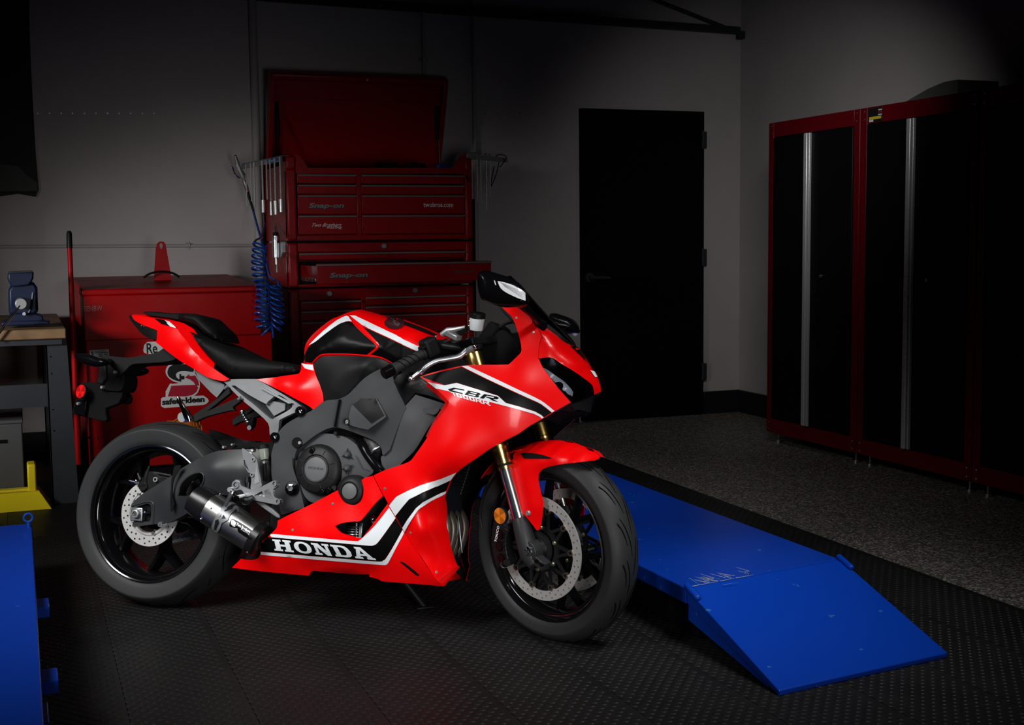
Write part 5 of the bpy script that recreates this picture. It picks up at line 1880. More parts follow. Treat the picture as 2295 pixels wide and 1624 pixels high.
cp = cap_.obj('cover_cap', 'cap_grey', clt)
bvh_of(cap_.V, cap_.F, 'clutchcap')
G().lathe([(0.0385, -0.010), (0.0395, -0.0125), (0.041, -0.0125), (0.0425, -0.010)], cc, (0, 1, 0), 48).obj('cap_ring', 'frame_grey', clt)
for k in range(8):
    a = R_(20 + 45 * k)
    p0, p1 = cc + np.array((0.049 * math.cos(a), -0.0122, 0.049 * math.sin(a))), cc + np.array((0.064 * math.cos(a), -0.0088, 0.064 * math.sin(a)))
    G().tube([p0, p1], [0.0012, 0.002], 6).obj('cover_rib', 'engine_dark', clt)
V2, F2_ = text_mesh('HONDA', 0.01)
print_text('cap_lettering', V2, F2_, 'D', [(402, 281), (552, 297), (552, 322), (402, 306)], clt, 'cover_text', tid='clutchcap', off=0.0012)
# cable strap notches round the cover
for x, y in ((440, 130), (535, 535), (600, 520)):
    c = bp(*zp('D', x, y), -0.186)
    G().box(c, (0.016, 0.012, 0.020), rot((0, 1, 0), 0.4)).obj('cover_tab', 'black_gloss', clt, bevel=0.003)
cc2 = bp(*zp('D', 820, 528), -0.192)
g = G().lathe([(0.0, -0.013), (0.024, -0.013), (0.026, -0.011), (0.027, -0.008), (0.0285, -0.008), (0.030, -0.012), (0.031, -0.012), (0.042, -0.006), (0.050, 0.004), (0.052, 0.05)], cc2, (0, 1, 0), 48)
sc_ = g.obj('starter_cover', 'engine_dark', bike)
G().lathe([(0.0, -0.0155), (0.021, -0.0155), (0.0245, -0.0135), (0.025, -0.011)], cc2, (0, 1, 0), 40).obj('cover_cap', 'cap_grey', sc_)
for (x, y), an in (((785, 170), (90, -30, 200)), ((785, 300), (200, 30, -100))):
    c = bp(*zp('D', x, y), -0.172)
    g = G().lathe([(0.0, -0.010), (0.006, -0.010), (0.009, -0.006), (0.011, 0.0), (0.011, 0.02)], c, (0, 1, 0), 20)
    o = g.obj('case_boss', 'engine_grey', ec)
    for a in an:
        a = R_(a)
        p = c + np.array((0.010 * math.cos(a), -0.001, 0.010 * math.sin(a)))
        e = c + np.array((0.022 * math.cos(a), 0.0, 0.022 * math.sin(a)))
        G().tube([p, e], [0.0035, 0.0004], 6).obj('boss_spike', 'engine_dark', ec)
bolt('D', 655, 500, -0.175, 0.010, bike, 'engine_dark')
bolt('C', 618, 1303, -0.172, 0.007, bike, 'engine_dark')
# clutch-side cooling pipe and thermostat cylinder
g = G().tube(spline([bp(*zp('D', x, y), l) for x, y, l in ((905, 30, -0.13), (940, 90, -0.165), (1000, 190, -0.172), (1100, 320, -0.172), (1180, 420, -0.15))], closed=False, sub=5), 0.0155, 18)
g.obj('coolant_pipe', 'black_gloss', bike)
a, b2 = bp(*zp('D', 1030, 60), -0.13), bp(*zp('D', 1095, 160), -0.155)
G().cyl(a + (a - b2) * 0.4, b2, 0.028, n=24).obj('metal_canister', 'steel', bike, bevel=0.003)

# shrouds between frame and fairing
panel('radiator_shroud', 'C', [(1255, 1050, -0.178, 'c'), (1345, 950, -0.18, 'c'), (1645, 1045, -0.185, 'c'), (1500, 1200, -0.175), (1350, 1440, -0.175), (1230, 1560, -0.17, 'c'), (1150, 1640, -0.17), (1060, 1640, -0.168, 'c'), (1030, 1520, -0.168), (1110, 1450, -0.17)], 'engine_grey', ctrl=[(1300, 1200, -0.186)], th=0.012)
panel('inner_fairing', 'C', [(1145, 830, -0.178, 'c'), (1190, 770, -0.175), (1290, 740, -0.165), (1390, 780, -0.175), (1520, 880, -0.19), (1655, 1035, -0.20, 'c'), (1480, 962, -0.19), (1340, 935, -0.184, 'c'), (1255, 1040, -0.18, 'c')], 'black_satin', ctrl=[(1300, 850, -0.195)], th=0.008)
decal('facet', 'C', [(1280, 880, 'c'), (1400, 830, 'c'), (1475, 880, 'c'), (1385, 915, 'c')], bpy.data.objects['inner_fairing'], 'black_plastic', sub=1, off=0.001)
slab('shroud_gap_block', 'C', [(1500, 1130), (1600, 1090), (1590, 1200), (1330, 1500), (1260, 1540), (1420, 1260)], 'black_matte', -0.165, -0.12, sub=1)
bolt('C', 1535, 1125, -0.168, 0.008, bike, 'chrome')
bolt('C', 1535, 1165, -0.168, 0.008, bike, 'chrome')
panel('shroud_spout', 'C', [(1420, 1090, -0.19), (1480, 1075, -0.192), (1560, 1080, -0.192), (1520, 1130, -0.19), (1440, 1115, -0.19)], 'engine_grey', th=0.02, mirror=False)

# ------------------------------------------------------------------ fuel tank and covers
tank = inflate('fuel_tank', 'C', [(300, 740, -0.05), (330, 640, -0.05), (378, 512, -0.02), (480, 398, 0.0), (640, 266, 0.0), (730, 224, 0.0), (830, 184, 0.0), (900, 188, 0.0), (1100, 243, 0.0), (1250, 272, 0.0), (1420, 335, 0.0), (1560, 395, 0.0), (1680, 470, 0.0),
    (1700, 640, 0, 'c'), (1300, 800, -0.1), (900, 850, -0.12), (600, 860, -0.12), (360, 860, -0.1)], 'bike_red', 0.0, 0.158, 0.135, 0.06, step=0.016, sub=4)
decal('white_stripe', 'C', [(380, 503, 'c'), (470, 412), (620, 288), (715, 240, 'c'), (738, 250), (772, 293, 'c'), (720, 290), (650, 315), (530, 400), (440, 472)], tank, 'decal_white', sub=3, off=0.0032, step=5, mirror=True)
decal('black_field', 'C', [(372, 518, 'c'), (440, 474), (530, 402), (650, 317), (720, 292), (772, 299, 'c'), (870, 395), (975, 495), (985, 512), (972, 528), (905, 584, 'c'), (760, 576), (640, 574), (490, 578, 'c'), (408, 655, 'c'), (325, 658, 'c'), (340, 600)], tank, 'bike_black', sub=3, off=0.0026, step=5, mirror=True)
decal('white_stripe', 'C', [(745, 235, 'c'), (795, 238, 'c'), (1100, 383), (1395, 522, 'c'), (1400, 556, 'c'), (1350, 550, 'c'), (860, 325, 'c')], tank, 'decal_white', sub=2, off=0.0032, step=5, mirror=True)
decal('black_field', 'C', [(862, 332, 'c'), (1350, 556, 'c'), (1440, 580, 'c'), (1400, 640, 'c'), (1135, 655, 'c'), (1030, 606), (945, 584, 'c'), (1006, 512), (1003, 480)], tank, 'bike_black', sub=2, off=0.0026, step=5, mirror=True)
bd = decal('tank_badge', 'C', [(1153 + 90 * math.cos(t), 307 + 54 * math.sin(t)) for t in np.linspace(0, 2 * math.pi, 24, endpoint=False)], tank, 'oil_badge', sub=1, off=0.0040, step=5, mirror=True)
for pts in ([(1120, 262), (1150, 285), (1200, 312), (1210, 325), (1180, 330), (1140, 310)], [(1135, 290), (1155, 300), (1195, 330), (1190, 338), (1160, 325)]):
    decal('wing_mark', 'C', pts, tank, 'badge_wing', sub=1, off=0.0048)
V2, F2_ = text_mesh('HONDA', 0.01)
print_text('badge_lettering', V2, F2_, 'C', [(1085, 298), (1190, 335), (1186, 347), (1081, 308)], tank, 'badge_wing', off=0.0048)
# filler-cap end of the tank: dark cover strip
decal('tank_top_cover', 'C', [(1060, 244, 'c'), (1250, 292), (1420, 355), (1540, 412, 'c'), (1500, 418), (1380, 372), (1220, 312), (1120, 272)], tank, 'black_satin', sub=2, off=0.003, step=5)
# raised red edging of the tank
def rope(name, key, pts, tid, r, m, parent, fr=bray, off=0.001):
    P = []
    for a in spline([zp(key, *p) for p in pts], closed=False, sub=5):
        h = cast(a[0], a[1], tid, fr)
        if h is not None:
            P.append(h[0] + h[1] * off)
    return G().tube(P, r, 8).obj(name, m, parent) if len(P) > 2 else None


rope('seam_edge', 'C', [(735, 238), (772, 292), (870, 392), (985, 490), (1005, 512), (985, 540), (910, 592)], 'fuel_tank', 0.0028, 'bike_red', tank)
rope('seam_edge', 'C', [(412, 662), (490, 588), (640, 580), (760, 582), (910, 596), (1030, 610), (1130, 660)], 'fuel_tank', 0.0030, 'bike_red', tank)
tsc = panel('tank_side_cover', 'C', [(415, 668, -0.155, 'c'), (490, 604, -0.157, 'c'), (640, 596, -0.16), (860, 603, -0.162), (1010, 618, -0.162), (1110, 665, -0.16, 'c'), (1060, 715, -0.162), (880, 812, -0.165), (790, 890, -0.166), (700, 972, -0.165, 'c'), (520, 1008, -0.158, 'c'), (498, 930, -0.156), (455, 800, -0.155)],
    'black_plastic', ctrl=[(640, 760, -0.178), (880, 690, -0.186), (760, 720, -0.182), (560, 900, -0.172)], th=0.02)
decal('smooth_band', 'C', [(880, 685, 'c'), (1000, 625, 'c'), (1110, 662, 'c'), (1060, 712), (880, 808), (790, 886), (700, 968, 'c'), (860, 760)], tsc, 'black_satin', sub=1)
rsc = panel('rear_side_cover', 'A', [(2008, 892, -0.118, 'c'), (2060, 893, -0.13), (2112, 905, -0.138, 'c'), (2135, 1000, -0.146), (2185, 1115, -0.15), (2200, 1222, -0.152, 'c'), (2110, 1292, -0.152, 'c'), (2060, 1252, -0.15), (1850, 1140, -0.146), (1625, 1030, -0.138, 'c'), (1800, 1012, -0.13), (1985, 985, -0.125, 'c'), (2006, 950, -0.12)],
    'bike_red', ctrl=[(2000, 1100, -0.158), (1850, 1075, -0.15)], th=0.006)
decal('white_stripe', 'A', [(2012, 896, 'c'), (2110, 908, 'c'), (2117, 958, 'c'), (2040, 938, 'c')], rsc, 'decal_white', sub=1, mirror=True)

# ------------------------------------------------------------------ seats and tail
inflate('rider_seat', 'A', [(1105, 695, -0.10), (1130, 655, -0.06), (1180, 650, 0.0), (1280, 690, 0.02), (1400, 735, 0.02), (1500, 790, 0.0), (1620, 850, -0.02), (1800, 880, -0.05), (1975, 905, -0.06), (2004, 935, -0.08), (1990, 975, -0.10), (1800, 1005, -0.12), (1600, 1022, -0.125), (1440, 1020, -0.13), (1350, 992, -0.13), (1200, 862, -0.13), (1130, 765, -0.12)], 'seat_black', 0.0, 0.138, 0.05, 0.72, step=0.014)
inflate('pillion_seat', 'A', [(715, 488, -0.05), (735, 473, 0.0), (850, 475, 0.02), (1000, 488, 0.02), (1120, 490, 0.02), (1220, 497, 0.0), (1290, 555, 0.0), (1360, 620, 0.0), (1390, 685, 0.0), (1375, 708, -0.02), (1280, 690, -0.04), (1180, 640, -0.06), (1090, 572, -0.08), (960, 530, -0.08), (850, 512, -0.07), (740, 500, -0.06)], 'seat_black', 0.0, 0.095, 0.04, 0.6, step=0.012)
tl_ = panel('tail_cowl', 'A', [(556, 482, -0.045, 'c'), (650, 492, -0.06), (750, 512, -0.072), (850, 550, -0.088), (945, 600, -0.10, 'c'), (1030, 705, -0.112), (1130, 832, -0.124), (1260, 940, -0.132), (1392, 1030, -0.138, 'c'), (1330, 1045, -0.138), (1200, 1010, -0.135), (1060, 925, -0.124), (940, 852, -0.112), (770, 720, -0.088), (752, 706, -0.086, 'c'), (770, 690, -0.088), (774, 612, -0.086, 'c'), (640, 560, -0.066), (575, 520, -0.052)],
    'bike_red', ctrl=[(860, 640, -0.102), (1060, 850, -0.132), (1000, 760, -0.126)], th=0.006)
lampb = panel('tail_lamp', 'A', [(535, 488, -0.03), (555, 476, -0.04, 'c'), (578, 521, -0.052), (640, 561, -0.066), (772, 613, -0.086, 'c'), (770, 697, -0.088, 'c'), (700, 675, -0.075), (640, 640, -0.06), (575, 565, -0.045), (540, 515, -0.032)], 'black_plastic', ctrl=[(680, 625, -0.08)], th=0.06)
for x, y in ((642, 573), (664, 577)):
    bolt('A', x, y, -0.075, 0.0018, lampb, 'steel', depth=0.003)


def ribbon(name, A, B, m, parent=None, mirror=True, th=0.004, bulge=0.010):
    A, B = [np.array(a, float) for a in A], [np.array(b, float) for b in B]
    k = 5
    V = []
    for a, b in zip(A, B):
        for j in range(k):
            t = j / (k - 1)
            V.append(a + (b - a) * t + np.array((0, 0, bulge * math.sin(math.pi * t))))
    F = [(i * k + j, (i + 1) * k + j, (i + 1) * k + j + 1, i * k + j + 1) for i in range(len(A) - 1) for j in range(k - 1)]
    V2, F2 = shell(V, F, (0, 0, -th))
    bvh_of(V2, F2, name)
    o = finish(name, V2, F2, m, parent, mirror, smooth=50)
    o['_tid'] = name
    return o


ridge = [bp(*zp('A', x, y), l) for x, y, l in ((556, 481, -0.045), (650, 491, -0.06), (750, 511, -0.072), (850, 549, -0.088), (945, 599, -0.10), (1030, 704, -0.112), (1130, 831, -0.124), (1260, 939, -0.132))]
inner = [bp(*zp('A', x, y), l) for x, y, l in ((575, 473, -0.03), (668, 479, -0.04), (765, 490, -0.05), (880, 516, -0.058), (1000, 550, -0.062), (1085, 600, -0.066), (1150, 690, -0.075), (1270, 860, -0.09))]
tt = ribbon('tail_top', ridge, inner, 'bike_red', bulge=0.0)
ribbon('tail_deck', inner, [np.array((r[0] + 0.005, 0.0, r[2] - 0.004)) for r in inner], 'black_plastic', bulge=0.0)
_vt = [tuple(v.co) for o_ in (tt, tl_) for v in o_.data.vertices]
_n0 = len(tt.data.vertices)
_ft = [list(p_.vertices) for p_ in tt.data.polygons] + [[i_ + _n0 for i_ in p_.vertices] for p_ in tl_.data.polygons]
bvh_of(_vt, _ft, 'tailmix')
decal('black_field', 'A', [(757, 514, 'c'), (838, 532, 'c'), (890, 580, 'c'), (810, 556, 'c')], tt, 'bike_black', tid='tailmix', sub=1, off=0.003, step=3)
decal('white_stripe', 'A', [(838, 532, 'c'), (880, 545, 'c'), (938, 597, 'c'), (890, 582, 'c')], tt, 'decal_white', tid='tailmix', sub=1, off=0.0034, step=3)
# dark underside of the tail
slab('tail_underside', 'A', [(600, 560), (900, 640), (1150, 850), (1330, 1020), (1180, 990), (930, 840), (720, 690)], 'black_matte', -0.07, 0.07, sub=1, lat=-0.08)

# ------------------------------------------------------------------ subframe, passenger peg bracket
sbf = panel('subframe', 'A', [(1342, 1048, -0.130, 'c'), (1420, 1030, -0.130), (1625, 1028, -0.130, 'c'), (1960, 1225, -0.14), (2030, 1285, -0.145, 'c'), (2025, 1325, -0.145), (1955, 1315, -0.142, 'c'), (1835, 1372, -0.142), (1818, 1400, -0.142), (1812, 1480, -0.14), (1795, 1530, -0.14), (1760, 1540, -0.14), (1738, 1500, -0.14), (1722, 1405, -0.14), (1600, 1290, -0.135), (1480, 1190, -0.13)],
    'silver', ctrl=[], th=0.02, sub=3, mirror=True, holes=[[(1408, 1085, 'c'), (1440, 1085, 'c'), (1560, 1165, 'c'), (1700, 1240), (1720, 1225), (1790, 1170), (1840, 1175), (1925, 1240), (1915, 1285), (1800, 1350), (1755, 1372), (1710, 1340), (1600, 1245), (1510, 1175)]])
panel('subframe_inner_plate', 'A', [(1705, 1250, -0.122, 'c'), (1770, 1218, -0.122, 'c'), (1870, 1240, -0.122, 'c'), (1868, 1295, -0.122, 'c'), (1775, 1345, -0.122, 'c')], 'silver', th=0.01, sub=1)
panel('subframe_web', 'A', [(1385, 1065, -0.114), (1640, 1120, -0.114), (1850, 1160, -0.114), (1945, 1240, -0.114), (1925, 1310, -0.114), (1760, 1400, -0.114), (1500, 1190, -0.114)], 'black_satin', th=0.02, sub=1)
panel('subframe_tail', 'A', [(1095, 955, -0.10, 'c'), (1185, 992, -0.108), (1350, 1078, -0.12, 'c'), (1345, 1112, -0.12, 'c'), (1285, 1188, -0.118, 'c'), (1230, 1140, -0.115), (1135, 1040, -0.105, 'c')], 'silver', th=0.03, sub=2)
rope_pts = [(1180, 992), (1160, 1070)]
panel('subframe_rib', 'A', [(1650, 1105, -0.146), (1670, 1100, -0.146), (1930, 1235, -0.150), (1900, 1240, -0.150)], 'silver', th=0.012, sub=1, mirror=False)
pbk = slab('peg_bracket', 'A', [(1380, 1098, 'c'), (1400, 1150, 'c'), (1210, 1300, 'c'), (1470, 1185, 'c'), (1490, 1220, 'c'), (1420, 1270), (1440, 1300), (1400, 1300), (1220, 1345), (1130, 1380), (1085, 1400), (1075, 1350), (1110, 1318), (1290, 1195)], 'black_satin', -0.140, -0.122, sub=2, bevel=0.004)
slab('peg_bracket', 'A', [(1380, 1098, 'c'), (1400, 1150, 'c'), (1210, 1300, 'c'), (1470, 1185, 'c'), (1490, 1220, 'c'), (1420, 1270), (1400, 1300), (1220, 1345), (1130, 1380), (1085, 1400), (1075, 1350), (1110, 1318), (1290, 1195)], 'black_satin', 0.122, 0.140, lat=-0.13, sub=2, bevel=0.004)
for x0, y0_, x1, y1_ in ((1350, 1112, 1378, 1088), (1468, 1205, 1492, 1185)):
    a, b2 = bp(*zp('A', x0, y0_), -0.142), bp(*zp('A', x1, y1_), -0.142)
    G().tube([a, b2], 0.005, 10).obj('peg_bracket_bolt', 'silver', bike)
pg = G().tube([bp(*zp('A', x, y), l) for x, y, l in ((1050, 1390, -0.145), (1035, 1345, -0.150), (1005, 1290, -0.158), (955, 1190, -0.170), (950, 1178, -0.172))], [0.013, 0.014, 0.010, 0.006, 0.003], 14).obj('passenger_peg', 'chrome', bike)
a = bp(*zp('A', 985, 1355), -0.135)
G().cyl(a, a + np.array((0, 0.01, 0)), 0.0165, n=24).obj('peg_washer', 'trim_grey', pg)
# far passenger peg, seen under the subframe
g = G().tube([bp(*zp('A', x, y), 0.13) for x, y in ((1500, 1305), (1560, 1400), (1590, 1440))], [0.010, 0.012, 0.012], 10)
o = g.obj('passenger_peg', 'alu', bike)
g = G()
for i in range(6):
    p = bp(*zp('A', 1505 + 12 * i, 1312 + 18 * i), 0.118)
    g.box(p, (0.006, 0.02, 0.004))
g.obj('peg_ribs', 'chrome', o)
g = G().tube([bp(*zp('A', x, y), 0.12) for x, y in ((1600, 1360), (1585, 1420), (1560, 1450))], [0.012, 0.016, 0.012], 10).obj('peg_clevis', 'black_satin', o)
a = bp(*zp('A', 1562, 1446), 0.10)
G().cyl(a, a + np.array((0, 0.02, 0)), 0.008, n=14).obj('peg_pin', 'steel', o)

# ------------------------------------------------------------------ side fairing
ufa = panel('side_fairing', 'E', [
    (5, 1072, -0.200, 'c'), (130, 1030, -0.200), (385, 972, -0.195), (540, 963, -0.190), (700, 963, -0.186), (812, 960, -0.182, 'c'), (875, 900, -0.175), (922, 850, -0.170), (926, 790, -0.166), (895, 660, -0.158), (845, 535, -0.150), (795, 482, -0.146), (748, 437, -0.142, 'c'),
    (850, 428, -0.135), (955, 478, -0.130, 'c'), (1030, 560, -0.130), (1085, 640, -0.132), (1118, 705, -0.134), (1100, 735, -0.136), (1088, 820, -0.140), (1085, 905, -0.143, 'c'), (1120, 985, -0.142), (1200, 1095, -0.135), (1290, 1205, -0.124), (1376, 1305, -0.110, 'c'), (1225, 1390, -0.138), (1130, 1447, -0.156), (1000, 1520, -0.175), (900, 1590, -0.187), (800, 1640, -0.195),
    ('D', 2195, 105, -0.204), ('D', 2050, 205, -0.210), ('D', 1930, 285, -0.213), ('D', 1860, 345, -0.200), ('D', 1800, 425, -0.176), ('D', 1760, 530, -0.150), ('D', 1752, 640, -0.132), ('D', 1757, 800, -0.112), ('D', 1775, 940, -0.098), ('D', 1800, 1090, -0.082), ('D', 1850, 1240, -0.060), ('D', 1885, 1272, -0.050, 'c'), ('D', 1738, 1458, -0.096, 'c'), ('D', 1690, 1432, -0.122, 'c'), ('D', 1520, 1185, -0.162), ('D', 1350, 930, -0.190), ('D', 1190, 660, -0.210), ('D', 1040, 374, -0.222, 'c'),
    ('D', 1150, 322, -0.224), ('D', 1300, 272, -0.226), ('D', 1390, 237, -0.228), ('D', 1440, 185, -0.230), ('D', 1570, 0, -0.234), ('C', 1500, 1240, -0.236), (240, 1365, -0.240), (270, 1300, -0.240, 'c'), (200, 1225, -0.226), (75, 1120, -0.208)],
    'bike_red', ctrl=[(600, 1200, -0.226), (450, 1400, -0.236), (850, 1300, -0.206), (1000, 1150, -0.180), (600, 1500, -0.224), ('D', 1720, 330, -0.220), ('D', 1650, 600, -0.190), ('D', 1680, 1100, -0.130), ('D', 1500, 500, -0.222), ('D', 1600, 900, -0.185), (1020, 800, -0.152)], th=0.006, step=0.018)
# crease highlight facet at the fairing's rear corner
panel('fairing_return', 'E', [(75, 1122, -0.206, 'c'), (205, 1222, -0.224), (272, 1300, -0.240, 'c'), (240, 1368, -0.240, 'c'), ('C', 1500, 1242, -0.236), ('D', 1570, 0, -0.233, 'c'), ('D', 1555, -10, -0.200, 'c'), ('C', 1480, 1245, -0.205), (205, 1360, -0.21), (235, 1305, -0.21, 'c'), (60, 1150, -0.19, 'c')], 'bike_red', th=0.004, step=0.02)
wst = dict(sub=2, off=0.0012, step=9)
decal('white_stripe', 'E', [(384, 976, 'c'), (440, 974, 'c'), (700, 1095), (900, 1190), (1055, 1262), (1140, 1312), (1228, 1384, 'c'), (1205, 1396, 'c'), (1110, 1322), (1035, 1285), (880, 1215), (600, 1085)], ufa, 'decal_white', mirror=True, **wst)
decal('black_band', 'E', [(20, 1072, 'c'), (385, 982, 'c'), (600, 1090), (880, 1220), (1035, 1290), (1110, 1326), (1200, 1398, 'c'), (1132, 1440, 'c'), (1050, 1385), (785, 1308, 'c'), (715, 1243, 'c'), (340, 1127, 'c'), (230, 1148, 'c'), (50, 1085, 'c')], ufa, 'bike_black', mirror=True, sub=2, off=0.0010, step=9)
cbr = [(78, 1122, 'c'), (232, 1152, 'c'), (340, 1130, 'c'), (715, 1246, 'c'), (785, 1310, 'c'), (1050, 1388), (1130, 1442, 'c'), (1112, 1452, 'c'), (1040, 1408), (760, 1332, 'c'), (640, 1300, 'c'), (212, 1192, 'c'), (150, 1180, 'c')]
decal('white_stripe', 'E', cbr, ufa, 'decal_white', mirror=True, sub=2, off=0.0018, step=9)
# model lettering: black letters on white, white digits below
LET = {'C': [[(0.0, 0.35), (0.35, 0.95), (1.0, 1.0), (0.97, 0.78), (0.45, 0.72), (0.25, 0.32), (0.9, 0.25), (0.95, 0.0), (0.15, 0.05)]],
       'B': [dict(p=[(0.1, 1.0), (0.85, 1.0), (1.0, 0.85), (0.95, 0.6), (0.85, 0.5), (0.95, 0.4), (0.92, 0.12), (0.8, 0.0), (-0.08, 0.0), (-0.05, 0.2), (0.05, 0.6)], h=[[(0.3, 0.82), (0.3, 0.62), (0.72, 0.62), (0.74, 0.82)], [(0.2, 0.40), (0.18, 0.18), (0.68, 0.18), (0.7, 0.40)]])],
       '1': [[(0.05, 1.0), (0.85, 1.0), (0.75, 0.0), (0.42, 0.0), (0.5, 0.72), (0.12, 0.72)]],
       '0': [dict(p=[(0.05, 1.0), (0.98, 1.0), (0.9, 0.0), (-0.03, 0.0)], h=[[(0.36, 0.76), (0.68, 0.76), (0.62, 0.22), (0.30, 0.22)]])],
       'R': [[(0.1, 1.0), (0.85, 1.0), (1.0, 0.85), (0.95, 0.5), (0.7, 0.38), (1.1, 0.0), (0.75, 0.0), (0.4, 0.38), (0.25, 0.38), (0.28, 0.55), (0.7, 0.58), (0.72, 0.8), (0.28, 0.8), (0.15, 0.0), (-0.08, 0.0)]]}


def dens(P, mx=0.05):
    out = []
    for i in range(len(P)):
        a, b = np.array(P[i]), np.array(P[(i + 1) % len(P)])
        n = max(1, int(math.hypot((b - a)[0], (b - a)[1] * 0.15) / mx))
        out += [a + (b - a) * k / n for k in range(n)]
    return out


def letters(word, widths, key, quad, target, m, tid=None, off=0.002, fr=bray, table=LET):
    x = 0.0
    tot = sum(widths)
    for ch, w in zip(word, widths):
        if ch != ' ':
            for poly in table[ch]:
                holes = []
                if isinstance(poly, dict):
                    holes, poly = poly['h'], poly['p']
                u = lambda p: ((x + p[0] * w * 0.9) / tot, p[1])
                vo, fo = tri2d(dens([u(p) for p in poly]), [dens([u(p) for p in h]) for h in holes], 0.05)
                print_text('lettering', vo, fo, key, quad, target, m, tid, off, fr)
        x += w


letters('CBR', (1.15, 1, 1.15), 'E', [(262, 1160), (745, 1262), (722, 1302), (262, 1205)], ufa, 'bike_black', off=0.0026)
letters('1000RR', (0.8, 1, 1, 1, 1.1, 1.2), 'E', [(280, 1208), (640, 1296), (655, 1338), (302, 1244)], ufa, 'decal_white', off=0.0026)

# lower fairing (belly pan)
lfa = panel('belly_fairing', 'D', [
    (1034, 376, -0.222, 'c'), (1184, 662, -0.210), (1344, 932, -0.190), (1514, 1187, -0.162), (1684, 1436, -0.122, 'c'), (1735, 1462, -0.108, 'c'), (1600, 1452, -0.112), (1400, 1435, -0.116), (1120, 1413, -0.120, 'c'), (1085, 1392, -0.120), (1000, 1370, -0.122, 'c'), (1000, 1345, -0.124, 'c'), (800, 1340, -0.128, 'c'), (450, 1310, -0.132, 'c'), (425, 1322, -0.132), (402, 1356, -0.130, 'c'), (200, 1340, -0.130), (0, 1322, -0.132),
    ('B', 1250, 1190, -0.138, 'c'), ('B', 1320, 1122, -0.150, 'c'), ('B', 1345, 1128, -0.153), ('B', 1420, 1128, -0.160), ('B', 1455, 1110, -0.165), ('B', 1468, 1075, -0.172), ('B', 1466, 1005, -0.185, 'c'), ('B', 1560, 920, -0.196), ('B', 1592, 880, -0.200), ('B', 1598, 832, -0.202, 'c'),
    (120, 806, -0.204), (420, 660, -0.210), (685, 519, -0.215, 'c'), (705, 570, -0.215), (745, 630, -0.214), (800, 658, -0.214), (860, 662, -0.215), (915, 625, -0.217), (940, 560, -0.219), (942, 490, -0.220), (925, 417, -0.222, 'c'), (960, 395, -0.222)],
    'bike_red', ctrl=[(400, 1080, -0.206), (700, 1110, -0.206), (1000, 1130, -0.200), (150, 1060, -0.198), (500, 850, -0.214), (300, 1200, -0.178), (900, 1230, -0.175), (1300, 1150, -0.176), (1050, 640, -0.222)], th=0.006, step=0.018,
    holes=[[(662, 872, 'c'), (720, 845), (830, 826), (905, 822), (960, 765), (1050, 655), (1142, 565, 'c'), (1180, 650, 'c'), (1050, 830), (960, 950), (918, 988), (830, 970), (720, 935)]])
G_W = [(1858, 336, 'c'), (1700, 400), (1500, 472), (1300, 566), (1255, 600), (1200, 668, 'c'), (1262, 768, 'c'), (1380, 625), (1420, 595), (1600, 505), (1798, 412, 'c')]
decal('white_stripe', 'D', G_W, ufa, 'decal_white', mirror=True, sub=3, off=0.0036, step=9)
decal('black_band', 'D', [(1798, 414, 'c'), (1600, 508), (1420, 598), (1380, 628), (1266, 772, 'c'), (1330, 882, 'c'), (1440, 715), (1480, 672), (1560, 610), (1745, 525, 'c')], ufa, 'bike_black', mirror=True, sub=3, off=0.0036, step=9)
decal('white_stripe', 'D', [(1746, 524, 'c'), (1740, 553, 'c'), (1600, 620), (1500, 690), (1455, 745), (1352, 928, 'c'), (1332, 884, 'c'), (1440, 715), (1480, 672), (1560, 610)], ufa, 'decal_white', mirror=True, sub=3, off=0.0042, step=9)
decal('white_stripe', 'D', [(1194, 690, 'c'), (1260, 790, 'c'), (1160, 930), (1085, 1030), (1050, 1055), (1000, 1062), (800, 1045), (-5, 976, 'c'), ('B', 1545, 936, 'c'), (60, 949, 'c'), (500, 988), (850, 1018), (900, 1010), (935, 985), (1060, 860)], lfa, 'decal_white', mirror=True, sub=3, off=0.0012, step=9)
decal('black_band', 'D', [(1262, 793, 'c'), (1328, 905, 'c'), (1240, 1060), (1165, 1180), (1135, 1205), (1090, 1216), (800, 1193), ('B', 1472, 1066, 'c'), ('B', 1470, 1010, 'c'), ('B', 1525, 955, 'c'), (-5, 978, 'c'), (800, 1047), (1000, 1064), (1050, 1058), (1087, 1032), (1162, 932)], lfa, 'bike_black', mirror=True, sub=3, off=0.0012, step=9)
decal('white_stripe', 'D', [(1328, 907, 'c'), (1348, 932, 'c'), (1260, 1090), (1190, 1225), (1165, 1248), (1120, 1250), (800, 1225), ('B', 1470, 1090, 'c'), ('B', 1472, 1068, 'c'), (800, 1195), (1090, 1218), (1137, 1207), (1168, 1182), (1243, 1060)], lfa, 'decal_white', mirror=True, sub=3, off=0.0014, step=9)
# slab-serif lettering
SER = 0.16


def _o(n=20, rx=0.5, ry=0.5):
    return [(0.5 + rx * math.copysign(abs(math.cos(t)) ** 0.9, math.cos(t)), 0.5 + ry * math.copysign(abs(math.sin(t)) ** 0.9, math.sin(t))) for t in np.linspace(0, 2 * math.pi, n, endpoint=False)]


